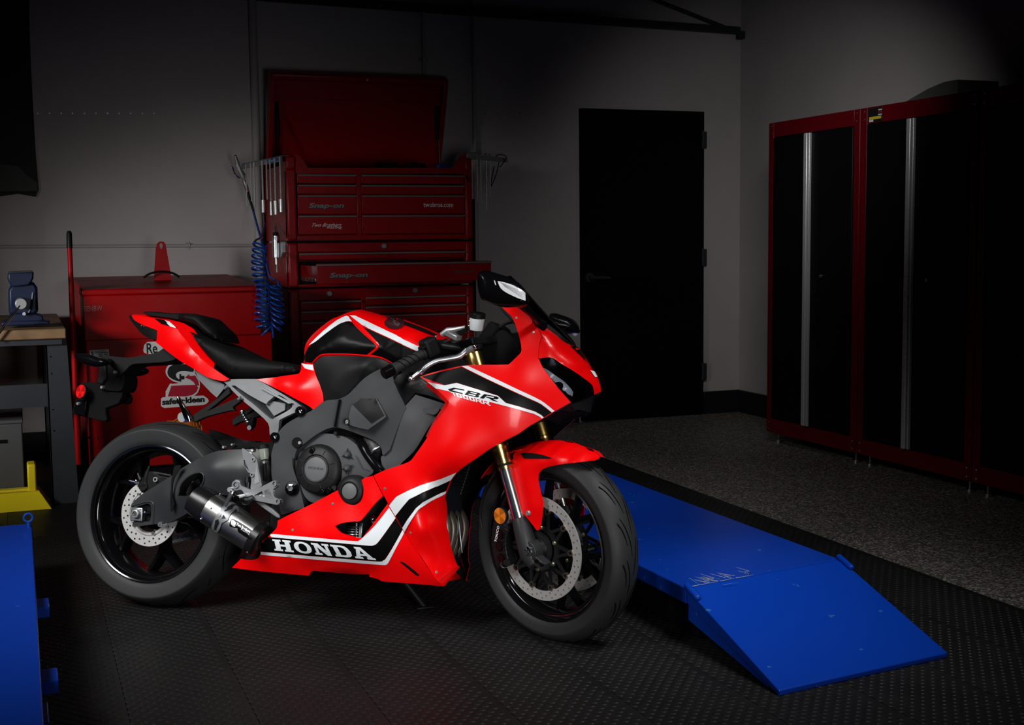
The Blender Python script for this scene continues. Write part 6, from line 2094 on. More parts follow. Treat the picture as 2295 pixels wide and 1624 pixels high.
HON = {'H': [[(0, 1), (0.45, 1), (0.45, 0.84), (0.36, 0.84), (0.36, 0.59), (0.64, 0.59), (0.64, 0.84), (0.55, 0.84), (0.55, 1), (1, 1), (1, 0.84), (0.90, 0.84), (0.90, 0.16), (1, 0.16), (1, 0), (0.55, 0), (0.55, 0.16), (0.64, 0.16), (0.64, 0.42), (0.36, 0.42), (0.36, 0.16), (0.45, 0.16), (0.45, 0), (0, 0), (0, 0.16), (0.10, 0.16), (0.10, 0.84), (0, 0.84)]],
       'O': [dict(p=_o(24), h=[_o(20, 0.24, 0.34)])],
       'N': [[(0, 1), (0.38, 1), (0.72, 0.40), (0.72, 0.84), (0.60, 0.84), (0.60, 1), (1, 1), (1, 0.84), (0.90, 0.84), (0.90, 0), (0.66, 0), (0.27, 0.66), (0.27, 0.16), (0.40, 0.16), (0.40, 0), (0, 0), (0, 0.16), (0.10, 0.16), (0.10, 0.84), (0, 0.84)]],
       'D': [dict(p=[(0, 1), (0.6, 1), (0.80, 0.95), (0.94, 0.80), (1, 0.5), (0.94, 0.2), (0.80, 0.05), (0.6, 0), (0, 0), (0, 0.16), (0.10, 0.16), (0.10, 0.84), (0, 0.84)], h=[[(0.36, 0.84), (0.36, 0.16), (0.55, 0.16), (0.68, 0.24), (0.73, 0.5), (0.68, 0.76), (0.55, 0.84)]])],
       'A': [dict(p=[(0.24, 1), (0.62, 1), (0.92, 0.16), (1.02, 0.16), (1.02, 0), (0.58, 0), (0.58, 0.16), (0.66, 0.16), (0.62, 0.27), (0.32, 0.27), (0.28, 0.16), (0.38, 0.16), (0.38, 0), (-0.04, 0), (-0.04, 0.16), (0.06, 0.16), (0.30, 0.84), (0.24, 0.84)], h=[[(0.37, 0.43), (0.57, 0.43), (0.47, 0.74)]])]}
letters('HONDA', (1.05, 0.95, 1.0, 1.0, 1.05), 'D', [(48, 997), (1000, 1085), (1088, 1203), (72, 1108)], lfa, 'decal_white', off=0.0022, table=HON)
def screw(key, x, y, target, m):
    h = cast(*zp(key, x, y), target['_tid'])
    if h:
        G().lathe([(0.0, 0.0004), (0.0016, 0.0004), (0.0020, 0.0016), (0.0038, 0.0014), (0.0048, -0.0005)], h[0], h[1], 14).obj('fairing_screw', m, target)


# slot, screws
decal('air_slot', 'D', [(1298, 1222, 'c'), (1330, 1222), (1400, 1270), (1490, 1345), (1480, 1358), (1455, 1350), (1400, 1305), (1340, 1255)], lfa, 'black_matte', sub=2, off=0.0012, mirror=True)
for t, x, y, l, m_ in ((ufa, 1152, 504, -0.228, 'silver'), (lfa, 638, 652, -0.219, 'silver'), (lfa, 245, 910, -0.211, 'trim_grey'), (ufa, 1404, 938, -0.200, 'silver'), (ufa, 1660, 1325, -0.142, 'trim_grey')):
    screw('D', x, y, t, m_)
for x, y, l in ((880, 535, -0.155), (1035, 668, -0.150)):
    screw('E', x, y, ufa, 'trim_grey')
# what shows inside the vent opening
slab('vent_back', 'D', [(640, 860), (900, 810), (1150, 540), (1200, 660), (930, 1010), (700, 950)], 'black_matte', -0.165, -0.15, sub=1)
a, b2 = bp(*zp('D', 745, 910), -0.175), bp(*zp('D', 925, 910), -0.175)
c_ = (a + b2) / 2
of_ = G().cyl(c_ + np.array((0, 0.02, -0.030)), c_ + np.array((0, 0.02, 0.022)), 0.026, n=28)
o = of_.obj('oil_filter', 'black_gloss', bike)
for k in range(5):
    G().lathe([(0.0262, 0.012 - 0.008 * k), (0.0272, 0.010 - 0.008 * k), (0.0262, 0.008 - 0.008 * k)], c_ + np.array((0, 0.02, 0)), (0, 0, 1), 28).obj('filter_rib', 'steel', o)
G().bx(c_[0] + 0.024, c_[0] + 0.034, c_[1] - 0.005, c_[1] + 0.03, c_[2] - 0.032, c_[2] + 0.024).obj('filter_bracket', 'alu', o, bevel=0.001)
a = bp(*zp('D', 1045, 810), -0.172)
g = G().box(a, (0.018, 0.012, 0.026), rot((0, 1, 0), -0.5))
o = g.obj('crank_bracket', 'alu', bike, bevel=0.003)
a = bp(*zp('D', 1052, 792), -0.180)
G().lathe([(0.0, -0.004), (0.004, -0.004), (0.006, -0.006), (0.009, -0.006), (0.010, 0.0), (0.010, 0.01)], a, (0, 1, 0), 20).obj('bracket_bolt', 'chrome', o)
# belly keel closes the two sides underneath
slab('belly_keel', 'D', [(0, 1290), (430, 1300), (1000, 1330), (1120, 1400), (1690, 1440), (1640, 1380), (1500, 1280), (300, 1220)], 'bike_red', -0.105, 0.105, sub=1, bevel=0.01)
# sidestand, on the far side
ssd = [np.array((0.78, 0.13, 0.20)), np.array((0.86, 0.19, 0.09)), np.array((0.89, 0.215, 0.045))]
# foot reaches the ground plane of the leaning bike
wz_ = lambda p: (BM @ p + BO)[2]
f_ = ssd[2].copy()
while wz_(f_) > 0.010:
    f_ = f_ + np.array((0.006, 0.006, -0.012))
o = G().tube([ssd[0], ssd[1], f_], [0.013, 0.011, 0.011], 12).obj('sidestand', 'black_satin', bike)
G().box(f_, (0.06, 0.04, 0.008), BM.T @ np.eye(3)).obj('stand_foot', 'black_satin', o, bevel=0.003)

# ------------------------------------------------------------------ nose, headlight, screen, mirrors
nose = panel('nose_cowl', 'E', [(962, 512, -0.126, 'c'), (1040, 560, -0.112), (1120, 592, -0.095, 'c'), (1230, 675, -0.075), (1345, 768, -0.045), (1422, 793, 0.0, 'c'), (1480, 862, 0.0), (1550, 968, 0.0), (1612, 1065, 0.0), (1645, 1160, 0.0), (1646, 1208, -0.004, 'c'), (1590, 1236, -0.022, 'c'), (1582, 1170, -0.034), (1545, 1122, -0.052), (1460, 1058, -0.082), (1380, 1006, -0.104), (1290, 952, -0.120), (1210, 900, -0.132), (1150, 896, -0.139), (1085, 905, -0.146, 'c'), (1090, 820, -0.142), (1105, 738, -0.138), (1122, 708, -0.136), (1085, 640, -0.134), (1030, 562, -0.132)],
    'bike_red', cap=-0.0052, ctrl=[(1250, 780, -0.112), (1350, 880, -0.098), (1450, 960, -0.078), (1560, 1090, -0.044), (1180, 680, -0.115)], th=0.005, step=0.014)
decal('black_field', 'E', [(1365, 790, 'c'), (1422, 800, 'c'), (1470, 860), (1545, 965), (1575, 1020, 'c'), (1545, 985), (1480, 900)], nose, 'bike_black', sub=2, off=0.003, step=5, mirror=True)
decal('white_stripe', 'E', [(1548, 1018, 'c'), (1584, 1026, 'c'), (1611, 1075, 'c'), (1590, 1078, 'c')], nose, 'decal_white', sub=1, off=0.0035, step=5, mirror=True)
decal('red_mark', 'E', [(1412, 818, 'c'), (1440, 820, 'c'), (1446, 832, 'c'), (1418, 832, 'c')], nose, 'bike_red', sub=1, off=0.0042, step=5)
hbk = panel('headlight_housing', 'E', [(1085, 905, -0.122, 'c'), (1210, 900, -0.11), (1290, 955, -0.096), (1380, 1006, -0.078), (1545, 1122, -0.032), (1585, 1200, -0.014, 'c'), (1580, 1240, -0.014, 'c'), (1400, 1312, -0.07), (1370, 1295, -0.085), (1200, 1095, -0.112), (1120, 985, -0.118)], 'black_gloss', th=0.02, step=0.02)
rf_ = panel('headlight_reflector', 'E', [(1120, 985, -0.128, 'c'), (1175, 1015, -0.124), (1250, 1070, -0.116), (1330, 1130, -0.102), (1392, 1205, -0.084), (1388, 1255, -0.080, 'c'), (1370, 1262, -0.084), (1290, 1195, -0.104), (1200, 1085, -0.122)], 'lamp_lens', ctrl=[(1290, 1140, -0.096)], th=0.006, step=0.01)
panel('headlight_lens', 'E', [(1090, 910, -0.140, 'c'), (1210, 905, -0.128), (1290, 958, -0.115), (1380, 1012, -0.098), (1545, 1128, -0.048), (1582, 1195, -0.028, 'c'), (1578, 1238, -0.028, 'c'), (1400, 1310, -0.094), (1372, 1292, -0.104), (1200, 1095, -0.130), (1120, 985, -0.138)], 'lamp_glass', ctrl=[(1300, 1100, -0.122)], th=0.002, step=0.016)
panel('chin_intake', 'E', [(1225, 1390, -0.130, 'c'), (1376, 1306, -0.105, 'c'), (1400, 1312, -0.090), (1590, 1236, -0.018, 'c'), (1545, 1330, -0.018), (1530, 1390, -0.020, 'c'), (1440, 1372, -0.07), (1380, 1390, -0.08), (1300, 1380, -0.1)], 'black_plastic', th=0.02, step=0.02)
panel('chin_underside', 'E', [(1135, 1447, -0.120, 'c'), (1230, 1392, -0.110), (1385, 1390, -0.06), (1530, 1392, 0.0, 'c'), (1500, 1425, 0.0), (1440, 1440, 0.0), (1250, 1500, -0.02, 'c')], 'black_matte', th=0.02, step=0.03)
# dark void between the fairings behind the fork
slab('steering_head', 'E', [(560, 700), (760, 640), (900, 760), (920, 900), (1100, 1000), (1250, 1330), (1130, 1440), (900, 1500), (500, 1200), (420, 960)], 'black_matte', -0.06, 0.06, sub=1)
slab('cockpit_tray', 'E', [(420, 985), (820, 975), (930, 860), (960, 930), (830, 1040), (440, 1060)], 'black_matte', -0.165, 0.165, sub=1, lat=-0.18)
# instrument pod behind the screen
g = G().box(bp(*zp('E', 690, 690), 0.0), (0.04, 0.14, 0.07), rot((0, 1, 0), 0.6))
o = g.obj('instrument_pod', 'black_matte', bike, bevel=0.01)
g = G().tube(spline([bp(*zp('E', x, y), -0.05) for x, y in ((640, 700), (700, 640), (760, 600), (800, 580), (850, 570))], closed=False, sub=4), 0.006, 8).obj('cockpit_cable', 'black_satin', bike)
for x, y, w in ((770, 700, 0.02), (840, 700, 0.018), (870, 765, 0.012)):
    a = bp(*zp('E', x, y), 0.05)
    G().cyl(a - np.array((w, 0, 0)), a + np.array((w, 0, 0.004)), 0.004, n=8).obj('cockpit_fitting', 'steel', bike)

# windscreen: double-curved smoke sheet
cl = [bp(*zp('E', x, y), 0.0) for x, y in ((1425, 792), (1330, 690), (1215, 565), (1080, 418), (960, 282), (880, 196), (835, 160))]
hwid = [0.070, 0.100, 0.122, 0.128, 0.118, 0.095, 0.060]
N_ = 14
CL = spline(cl, closed=False, sub=4)
HW = np.interp(np.linspace(0, 6, len(CL)), range(7), hwid)
V, F = [], []
for i, c in enumerate(CL):
    for j in range(N_ + 1):
        v = -1 + 2 * j / N_
        V.append(c + np.array((-0.075 * v * v * (0.5 + 0.5 * HW[i] / 0.128), v * HW[i], -0.035 * v * v)))
for i in range(len(CL) - 1):
    for j in range(N_):
        F.append((i * (N_ + 1) + j, i * (N_ + 1) + j + 1, (i + 1) * (N_ + 1) + j + 1, (i + 1) * (N_ + 1) + j))
V2s, F2s = shell(V, F, (0.0, 0, -0.003))
mk('windscreen', V2s, F2s, 'screen', bike, smooth=50)
edge = [V[i * (N_ + 1)] for i in range(len(CL))] + [V[(len(CL) - 1) * (N_ + 1) + j] for j in range(N_ + 1)] + [V[i * (N_ + 1) + N_] for i in range(len(CL) - 1, -1, -1)]
G().tube(edge, 0.0022, 6).obj('screen_edge', 'black_satin', bike)
panel('screen_base', 'E', [(1118, 560, -0.10, 'c'), (1230, 640, -0.08), (1350, 745, -0.045), (1425, 790, 0.0, 'c'), (1345, 775, -0.045), (1225, 680, -0.080), (1120, 596, -0.098, 'c')], 'black_satin', th=0.006, step=0.02)

# mirrors with turn signals
for s in (-1, 1):
    y0_ = s * 0.315
    loop = trace('E', [(520, 190, -0.34), (528, 130, -0.34), (565, 106, -0.34), (615, 103, -0.34), (700, 128, -0.34), (790, 158, -0.33), (850, 185, -0.33), (910, 235, -0.32), (962, 295, -0.31), (978, 350, -0.31), (985, 405, -0.31), (950, 436, -0.30), (850, 438, -0.30), (740, 434, -0.30), (650, 405, -0.31), (585, 378, -0.32), (552, 345, -0.33), (535, 300, -0.335)], None, bray, 4)[:, [0, 2]]
    vo, fo = tri2d(loop, (), 0.012, rings=(0.004, 0.014, 0.028))
    d = bdist(vo, loop)
    t = np.clip(d / 0.035, 0, 1)
    hh = 0.085 * (0.42 + 0.58 * np.sqrt(np.maximum(0, 1 - (1 - t) ** 2)))
    if s > 0:
        tgt = bp(1266, 727, y0_)[[0, 2]]
        loop = tgt + (loop - loop.mean(0)) * 0.62
        vo = tgt + (vo - vo.mean(0)) * 0.62
    xs0, xs1 = loop[:, 0].min(), loop[:, 0].max()
    hh = hh * (0.55 + 0.45 * (xs1 - vo[:, 0]) / (xs1 - xs0))
    # outer side pulls back less than the inner side
    Va = [(v[0], y0_ + s * h * 0.55, v[1]) for v, h in zip(vo, hh)]
    off = np.array([(0, -s * h * 1.5, 0) for h in hh])
    F3 = fo if s < 0 else [f[::-1] for f in fo]
    V2m, F2m = shell(Va, F3, off)
    tid = 'mirror%d' % s
    bvh_of(V2m, F2m, tid)
    mir = mk('mirror', V2m, F2m, 'black_gloss', bike, smooth=60)
    mir['_tid'] = tid
    if s < 0:
        sig = decal('turn_signal', 'E', [(676, 196, 'c'), (740, 205), (850, 245), (945, 300), (962, 330), (964, 382, 'c'), (900, 350), (800, 300), (735, 262), (690, 225)], mir, 'black_gloss', sub=2, off=0.001, step=5)
        decal('signal_lens', 'E', [(712, 204, 'c'), (760, 212), (850, 240), (948, 298), (960, 330), (962, 382, 'c'), (900, 358), (820, 322), (760, 286), (730, 250)], mir, 'lamp_lens', sub=2, off=0.002, step=5)
        for k in range(5):
            t0 = k / 5
            decal('lens_bar', 'E', [(735 + 10 * k, 212 + 9 * k, 'c'), (930 + 2 * k, 300 + 14 * k, 'c'), (932 + 2 * k, 304 + 14 * k, 'c'), (737 + 10 * k, 216 + 9 * k, 'c')], mir, 'trim_grey', sub=1, off=0.0028, step=6)
        decal('signal_edge', 'E', [(678, 196, 'c'), (688, 200, 'c'), (700, 240, 'c'), (690, 236, 'c')], mir, 'lamp_lens', sub=1, off=0.002, step=5)
    else:
        V_, F_ = [], []
        c = np.array((xs1 - 0.02, y0_ + 0.02, loop[:, 1].mean() - 0.02))
        G().ball(c, 0.018, 12, 8, (0.7, 1.2, 1.0)).obj('signal_lens', 'lamp_lens', mir)
    # mirror glass faces the rider
    mg = [np.array((xs0 + 0.006, y0_ + s * 0.03, loop[:, 1].mean() + 0.04)), np.array((xs0 + 0.006, y0_ - s * 0.06, loop[:, 1].mean() + 0.035))]
    # stalk down to the nose
    st_a = np.array(bp(*zp('E', 960, 430), -0.285)) if s < 0 else np.array((xs0 + 0.02, -0.27, loop[:, 1].min() + 0.01))
    st_b = np.array(bp(*zp('E', 1080, 572), -0.135))
    st_c = np.array(bp(*zp('E', 1105, 612), -0.112))
    for p in (st_a, st_b, st_c):
        p[1] = abs(p[1]) * s
    o = G().tube([st_a + np.array((-0.02, -s * 0.02, 0.01)), st_a + (st_b - st_a) * 0.5, st_b, st_c], [0.014, 0.010, 0.012, 0.022], 14).obj('mirror_stalk', 'black_gloss', mir)
panel('mirror_foot', 'E', [(965, 520, -0.128, 'c'), (1010, 545, -0.126), (1100, 600, -0.116), (1128, 628, -0.108, 'c'), (1124, 585, -0.105, 'c'), (1095, 555, -0.108), (1000, 500, -0.12)], 'black_satin', th=0.02, step=0.02)

# ------------------------------------------------------------------ front mudguard (steered)
mg = panel('front_mudguard', 'c', [(440, 370, -0.088, 'c'), (515, 275, -0.084), (510, 235, -0.080, 'c'), (560, 170, -0.062), (640, 115, -0.045), (760, 68, -0.026), (900, 44, -0.008), (1050, 36, 0.0), (1150, 42, 0.0), (1300, 72, 0.0), (1440, 122, 0.0), (1560, 185, 0.0), (1625, 245, -0.002), (1622, 268, -0.012), (1560, 297, -0.030, 'c'), (1400, 313, -0.052), (1200, 335, -0.070), (1000, 368, -0.080), (900, 405, -0.084), (850, 460, -0.086), (838, 540, -0.088), (860, 660, -0.091), (892, 790, -0.095), (905, 860, -0.097), (890, 1000, -0.100), (862, 1160, -0.104), (838, 1190, -0.106), (810, 1180, -0.106), (700, 1040, -0.106), (612, 935, -0.104, 'c'), (622, 880, -0.103), (560, 700, -0.098), (480, 500, -0.092)],
    'bike_red', ctrl=[(900, 250, -0.078), (700, 300, -0.085), (1200, 230, -0.060), (1400, 230, -0.042), (680, 600, -0.100), (760, 900, -0.106), (900, 150, -0.052), (1150, 130, -0.040)], th=0.002, fr=fray, step=0.012, cap=-0.0024)
decal('mudguard_vent', 'c', [(618, 215, 'c'), (640, 203), (760, 203), (880, 222), (1003, 262), (1000, 274), (850, 275), (680, 275), (650, 260)], mg, 'black_matte', sub=3, off=0.0012, step=5, fr=fray)
bolt('c', 708, 972, -0.108, 0.0085, bike, 'trim_grey', fr=fray, name='mudguard_bolt')
bolt('c', 437, 848, 0.092, 0.0085, bike, 'trim_grey', fr=fray, name='mudguard_bolt')
# mudguard rear half behind the forks
g = G().lathe([(0.304, -0.074), (0.314, -0.05), (0.317, 0.0), (0.314, 0.05), (0.304, 0.074), (0.301, 0.074), (0.311, 0.05), (0.314, 0.0), (0.311, -0.05), (0.301, -0.074)], FC, (0, 1, 0), 16, R_(95), R_(140), closed=True, ref=(1, 0, 0))
# lathe angle runs from x towards -z for this axis; mirror it upwards
g.V = [(v[0], v[1], 2 * FC[2] - v[2]) if v[2] < FC[2] else v for v in g.V]
steer(g.obj('rear_mudguard_half', 'bike_red', bike))

# ------------------------------------------------------------------ handlebars and controls (steered)
tb_, te_ = fp(*zp('C', 1420, 575), -0.205), fp(*zp('C', 1068, 755), -0.335)
bd_ = (te_ - tb_) / np.linalg.norm(te_ - tb_)
hb_in = tb_ - bd_ * 0.09
bar = steer(G().cyl(hb_in, te_, 0.011, n=16).obj('handlebar', 'black_satin', bike))
g = G()
g.tube([tb_, tb_ + bd_ * 0.006, tb_ + bd_ * 0.0065, te_ - bd_ * 0.034, te_ - bd_ * 0.033, te_ - bd_ * 0.028], [0.021, 0.021, 0.0162, 0.0168, 0.020, 0.020], 24)
g.obj('grip', 'rubber', bar)
for k in range(4):
    for j in range(2):
        a = tb_ + bd_ * (0.035 + 0.018 * k)
        u, v, w = basis(bd_)
        an = R_(40 + 180 * j)
        P_ = [a + bd_ * 0.010 * t + 0.0172 * (math.cos(an + t * 1.2) * u + math.sin(an + t * 1.2) * v) for t in np.linspace(-1, 1, 6)]
        G().tube(P_, 0.0014, 5).obj('grip_groove', 'rubber_groove', bar)
G().tube([te_ - bd_ * 0.028, te_ - bd_ * 0.024, te_ + bd_ * 0.004, te_ + bd_ * 0.008], [0.014, 0.0185, 0.0185, 0.014], 20).obj('bar_end', 'black_gloss', bar)
c = tb_ - bd_ * 0.024
Rb = np.array(basis(bd_)).T
sw = G().box(c + np.array((0, 0, 0.008)), (0.052, 0.062, 0.046), Rb).obj('switch_housing', 'black_plastic', bar, bevel=0.009, seg=3)
G().box(c + np.array((0.0, -0.030, 0.012)), (0.03, 0.006, 0.022), Rb).obj('switch_face', 'black_satin', bar, bevel=0.002)
# master cylinder, reservoir cup and its stay
mc_ = fp(*zp('E', 270, 720), -0.19)
g = G().tube([fp(*zp('E', x, y), l) for x, y, l in ((200, 690, -0.20), (260, 650, -0.19), (330, 640, -0.18), (420, 620, -0.17))], [0.008, 0.010, 0.008, 0.006], 10)
g.obj('reservoir_stay', 'trim_grey', bar)
G().box(fp(*zp('E', 300, 690), -0.185), (0.06, 0.028, 0.018), rot((0, 1, 0), 0.35)).obj('master_cylinder', 'trim_grey', bar, bevel=0.004)
G().tube([fp(*zp('E', x, y), -0.18) for x, y in ((340, 700), (420, 650), (450, 620))], 0.006, 8).obj('reservoir_hose', 'black_satin', bar)
yb_l = -0.16
cup_b, cup_t = fp(*zp('E', 514, 645), yb_l), fp(*zp('E', 526, 535), yb_l)
upv = (cup_t - cup_b) / np.linalg.norm(cup_t - cup_b)
Lc = np.linalg.norm(cup_t - cup_b)
cup = steer(G().lathe([(0.0, 0.0), (0.019, 0.0), (0.0205, 0.002), (0.0225, Lc * 0.85), (0.0225, Lc)], cup_b, upv, 28).obj('fluid_reservoir', 'cup_white', bike))
G().lathe([(0.0235, Lc), (0.0245, Lc + 0.001), (0.0245, Lc + 0.013), (0.023, Lc + 0.015), (0.0, Lc + 0.015)], cup_b, upv, 28).obj('reservoir_cap', 'black_satin', cup)
G().tube([cup_b + upv * t + np.array((-0.026, 0, 0)) for t in (0.0, 0.02, 0.045)], [0.003, 0.004, 0.004], 8).obj('cap_bracket', 'steel', cup)
for k in range(3):
    p = cup_b + upv * (0.012 + 0.016 * k) + np.array((-0.027, -0.004, 0))
    G().ball(p, 0.0045, 8, 6).obj('bracket_screw', 'chrome', cup)
# brake lever: flat polished blade with ball end
lev = [fp(*zp('E', x, y), l) for x, y, l in ((430, 830, -0.165), (400, 860, -0.175), (350, 890, -0.19), (250, 910, -0.215), (150, 930, -0.24), (60, 980, -0.265), (10, 1035, -0.285))] + [fp(*zp('C', x, y), l) for x, y, l in ((1390, 740, -0.30), (1340, 775, -0.315), (1305, 805, -0.325))]
g = G().tube(spline(lev, closed=False, sub=4), [0.010] * 5 + list(np.linspace(0.0095, 0.0062, 32)), 14)
lv = steer(g.obj('brake_lever', 'alu', bike))
G().ball(lev[-1], 0.0095, 16, 10).obj('lever_ball', 'alu', lv)
g = G().tube([fp(*zp('E', x, y), -0.165) for x, y in ((400, 870), (440, 835), (470, 815), (505, 800))], [0.007, 0.010, 0.009, 0.006], 12).obj('lever_pivot', 'trim_grey', lv)
a = fp(*zp('E', 507, 798), -0.168)
G().ball(a, 0.0085, 14, 8).obj('pivot_ball', 'chrome', lv)
# clip-on clamp and left bar
for s in (-1, 1):
    p = fk(s, 0.640)
    steer(G().lathe([(0.027, 0.0), (0.036, 0.0), (0.036, 0.028), (0.027, 0.028)], p, fk_d, 28, closed=True).obj('clip_on_clamp', 'black_satin', bike, bevel=0.002))
p0 = fk(-1, 0.652)
steer(G().cyl(p0 + np.array((-0.01, -0.02, 0)), hb_in + bd_ * 0.03, 0.012, n=14).obj('clip_on_arm', 'black_satin', bike))
ml = lambda p: np.array((p[0], -p[1], p[2]))
lb = steer(G().cyl(ml(hb_in), ml(te_), 0.011, n=16).obj('handlebar', 'black_satin', bike))
G().cyl(ml(tb_), ml(te_), 0.0168, n=20).obj('grip', 'rubber', lb)
G().box(ml(c), (0.05, 0.06, 0.045), rot((0, 0, 1), 0.5)).obj('switch_housing', 'black_plastic', lb, bevel=0.008)
for (x, y, l, r) in ((330, 740, -0.10, 0.02), (400, 770, -0.09, 0.018), (460, 730, -0.11, 0.012), (350, 800, -0.12, 0.014)):
    a = fp(*zp('E', x, y), l)
    steer(G().lathe([(0.0, 0.006), (r * 0.5, 0.006), (r * 0.8, 0.004), (r, 0.0), (r, -0.02)], a, (0.1, -0.3, 1), 20).obj('clamp_cap', 'black_satin', bike))
for (x, y, l) in ((150, 705, -0.235), (485, 740, -0.12), (320, 715, -0.17)):
    a = fp(*zp('E', x, y), l)
    steer(G().ball(a, 0.0045, 8, 6).obj('control_screw', 'steel', bike))

# ------------------------------------------------------------------ swingarm, rear axle, chain
swa = [(488, 712, -0.115, 'c'), (560, 640, -0.115), (700, 552, -0.118), (800, 488, -0.120), (870, 436, -0.122), (1010, 358, -0.124), (1100, 318, -0.126), (1180, 300, -0.128), (1340, 292, -0.130), (1480, 300, -0.130), (1600, 420, -0.125, 'c'), (1600, 620, -0.122, 'c'), (1400, 640, -0.126), (1200, 640, -0.126), (1080, 640, -0.124), (1010, 700, -0.122), (940, 760, -0.120), (830, 822, -0.118), (740, 850, -0.116), (640, 862, -0.115), (505, 880, -0.114, 'c'), (495, 840, -0.114, 'c'), (600, 840, -0.114), (630, 830, -0.114), (640, 740, -0.115), (630, 715, -0.115), (600, 705, -0.115), (492, 742, -0.115, 'c')]
sw_ = panel('swingarm', 'B', swa, 'swingarm_black', ctrl=[(760, 660, -0.138), (900, 560, -0.142), (1100, 430, -0.152), (1300, 440, -0.150), (760, 780, -0.126), (1150, 560, -0.140)], th=0.05, step=0.014, mirror=True,
    holes=[[(838, 630, 'c'), (870, 560), (930, 500), (1000, 475), (1030, 490), (1025, 540), (980, 600), (920, 640), (860, 645)]], sub=4)
rope('slot_edge', 'B', [(845, 640), (865, 560), (925, 497), (1000, 468), (1038, 488), (1032, 545), (985, 610)], 'swingarm', 0.003, 'swingarm_black', sw_)
rope('adjuster_edge', 'B', [(490, 722), (600, 690), (650, 695), (660, 730), (655, 840), (650, 862)], 'swingarm', 0.003, 'swingarm_black', sw_)
slab('swingarm_adjuster_plate', 'B', [(500, 720), (640, 700), (645, 850), (505, 870)], 'black_matte', -0.100, -0.085, sub=1)
g = G()
a = bp(*zp('B', 540, 785), -0.112)
blk = G().box(a, (0.045, 0.022, 0.046)).obj('axle_block', 'alu', bike, bevel=0.003)
a = bp(*zp('B', 526, 780), -0.126)
G().lathe([(0.0, -0.006), (0.0075, -0.006), (0.0085, -0.002), (0.0085, 0.0), (0.0145, 0.0), (0.016, 0.004), (0.016, 0.02)], a, (0, 1, 0), 28).obj('axle_nut', 'steel', blk)
G().lathe([(0.0145, -0.001), (0.0145, -0.009), (0.0098, -0.010), (0.0092, -0.001)], a, (0, 1, 0), 6, closed=True).obj('hex_nut', 'trim_grey', blk, smooth=20)
a, b2 = bp(*zp('B', 590, 772), -0.112), bp(*zp('B', 632, 772), -0.112)
G().cyl(a, b2, 0.005, n=12).obj('adjuster_bolt', 'chrome', blk)
a = bp(*zp('B', 712, 862), -0.115)
G().lathe([(0.0035, 0), (0.0035, -0.006), (0.0085, -0.006), (0.0085, 0.01)], a, (0, 1, 0), 18).obj('stand_spool', 'alu', sw_)
# dark rubber strap hanging over the arm
sp = panel('arm_strap', 'a', [(1270, 660, -0.150), (1345, 640, -0.150), (1340, 690, -0.150), (1270, 800, -0.152), (1245, 900, -0.152), (1245, 1050, -0.150), (1268, 1140, -0.146), (1225, 1245, -0.142), (1212, 1100, -0.146), (1222, 950, -0.152), (1225, 850, -0.154), (1248, 740, -0.154)], 'black_matte', th=0.003, sub=2, mirror=False, step=0.02)
# caliper of the rear brake
c = bp(*zp('a', 858, 912), -0.098)
rcal = G().cyl(c, c + np.array((0, 0.035, 0)), 0.0175, n=28).obj('rear_caliper', 'black_satin', bike, bevel=0.003)
V2, F2_ = text_mesh('NISSIN', 0.01)
mk('caliper_lettering', [c + np.array((-0.013 + 0.026 * u, -0.0006, -0.004 + 0.007 * v + 0.004 * u)) for u, v in V2], F2_, 'black_matte', rcal, smooth=0)
def tub(name, key, pts, r, m, parent=None, lat=-0.09, fr=bray, n=10, sub=4):
    P_ = [bp(*zp(key, p[0], p[1]), p[2] if len(p) > 2 else lat, fr) for p in pts]
    P_ = spline(P_, closed=False, sub=sub) if sub > 1 and len(P_) > 2 else P_
    rr = r
    if isinstance(r, (list, tuple)):
        rr = list(np.interp(np.linspace(0, 1, len(P_)), np.linspace(0, 1, len(r)), r))
    return G().tube(P_, rr, n).obj(name, m, parent or bike)
slab('caliper_body', 'a', [(830, 830), (960, 720), (1080, 780), (1200, 800), (1160, 880), (950, 980), (870, 1000), (820, 960)], 'black_satin', -0.092, -0.055, sub=2, bevel=0.005)
tub('bleed_nipple', 'a', [(800, 745), (815, 790), (840, 830)], [0.004, 0.006, 0.008], 'black_satin', rcal)
tub('bleed_nipple', 'a', [(945, 650), (925, 720), (905, 790), (895, 860)], [0.003, 0.006, 0.009, 0.009], 'black_satin', rcal)
tub('caliper_pin', 'a', [(685, 838), (740, 855), (800, 870)], [0.002, 0.004, 0.006], 'steel', rcal)
a = bp(*zp('a', 775, 842), -0.095)
G().ball(a, 0.0055, 10, 8).obj('pin_cap', 'chrome', rcal)
a = bp(*zp('a', 1018, 826), -0.100)
G().lathe([(0.0045, 0.004), (0.0045, 0), (0.0085, 0), (0.0085, 0.02)], a, (0, 1, 0), 18).obj('caliper_bush', 'trim_grey', rcal)
tub('brake_hose', 'a', [(900, 740), (1000, 740), (1100, 755), (1230, 780)], 0.0055, 'black_satin', rcal, lat=-0.085)
tub('sensor_nut', 'a', [(815, 1000), (812, 1030)], 0.006, 'steel', rcal, lat=-0.10, sub=1)
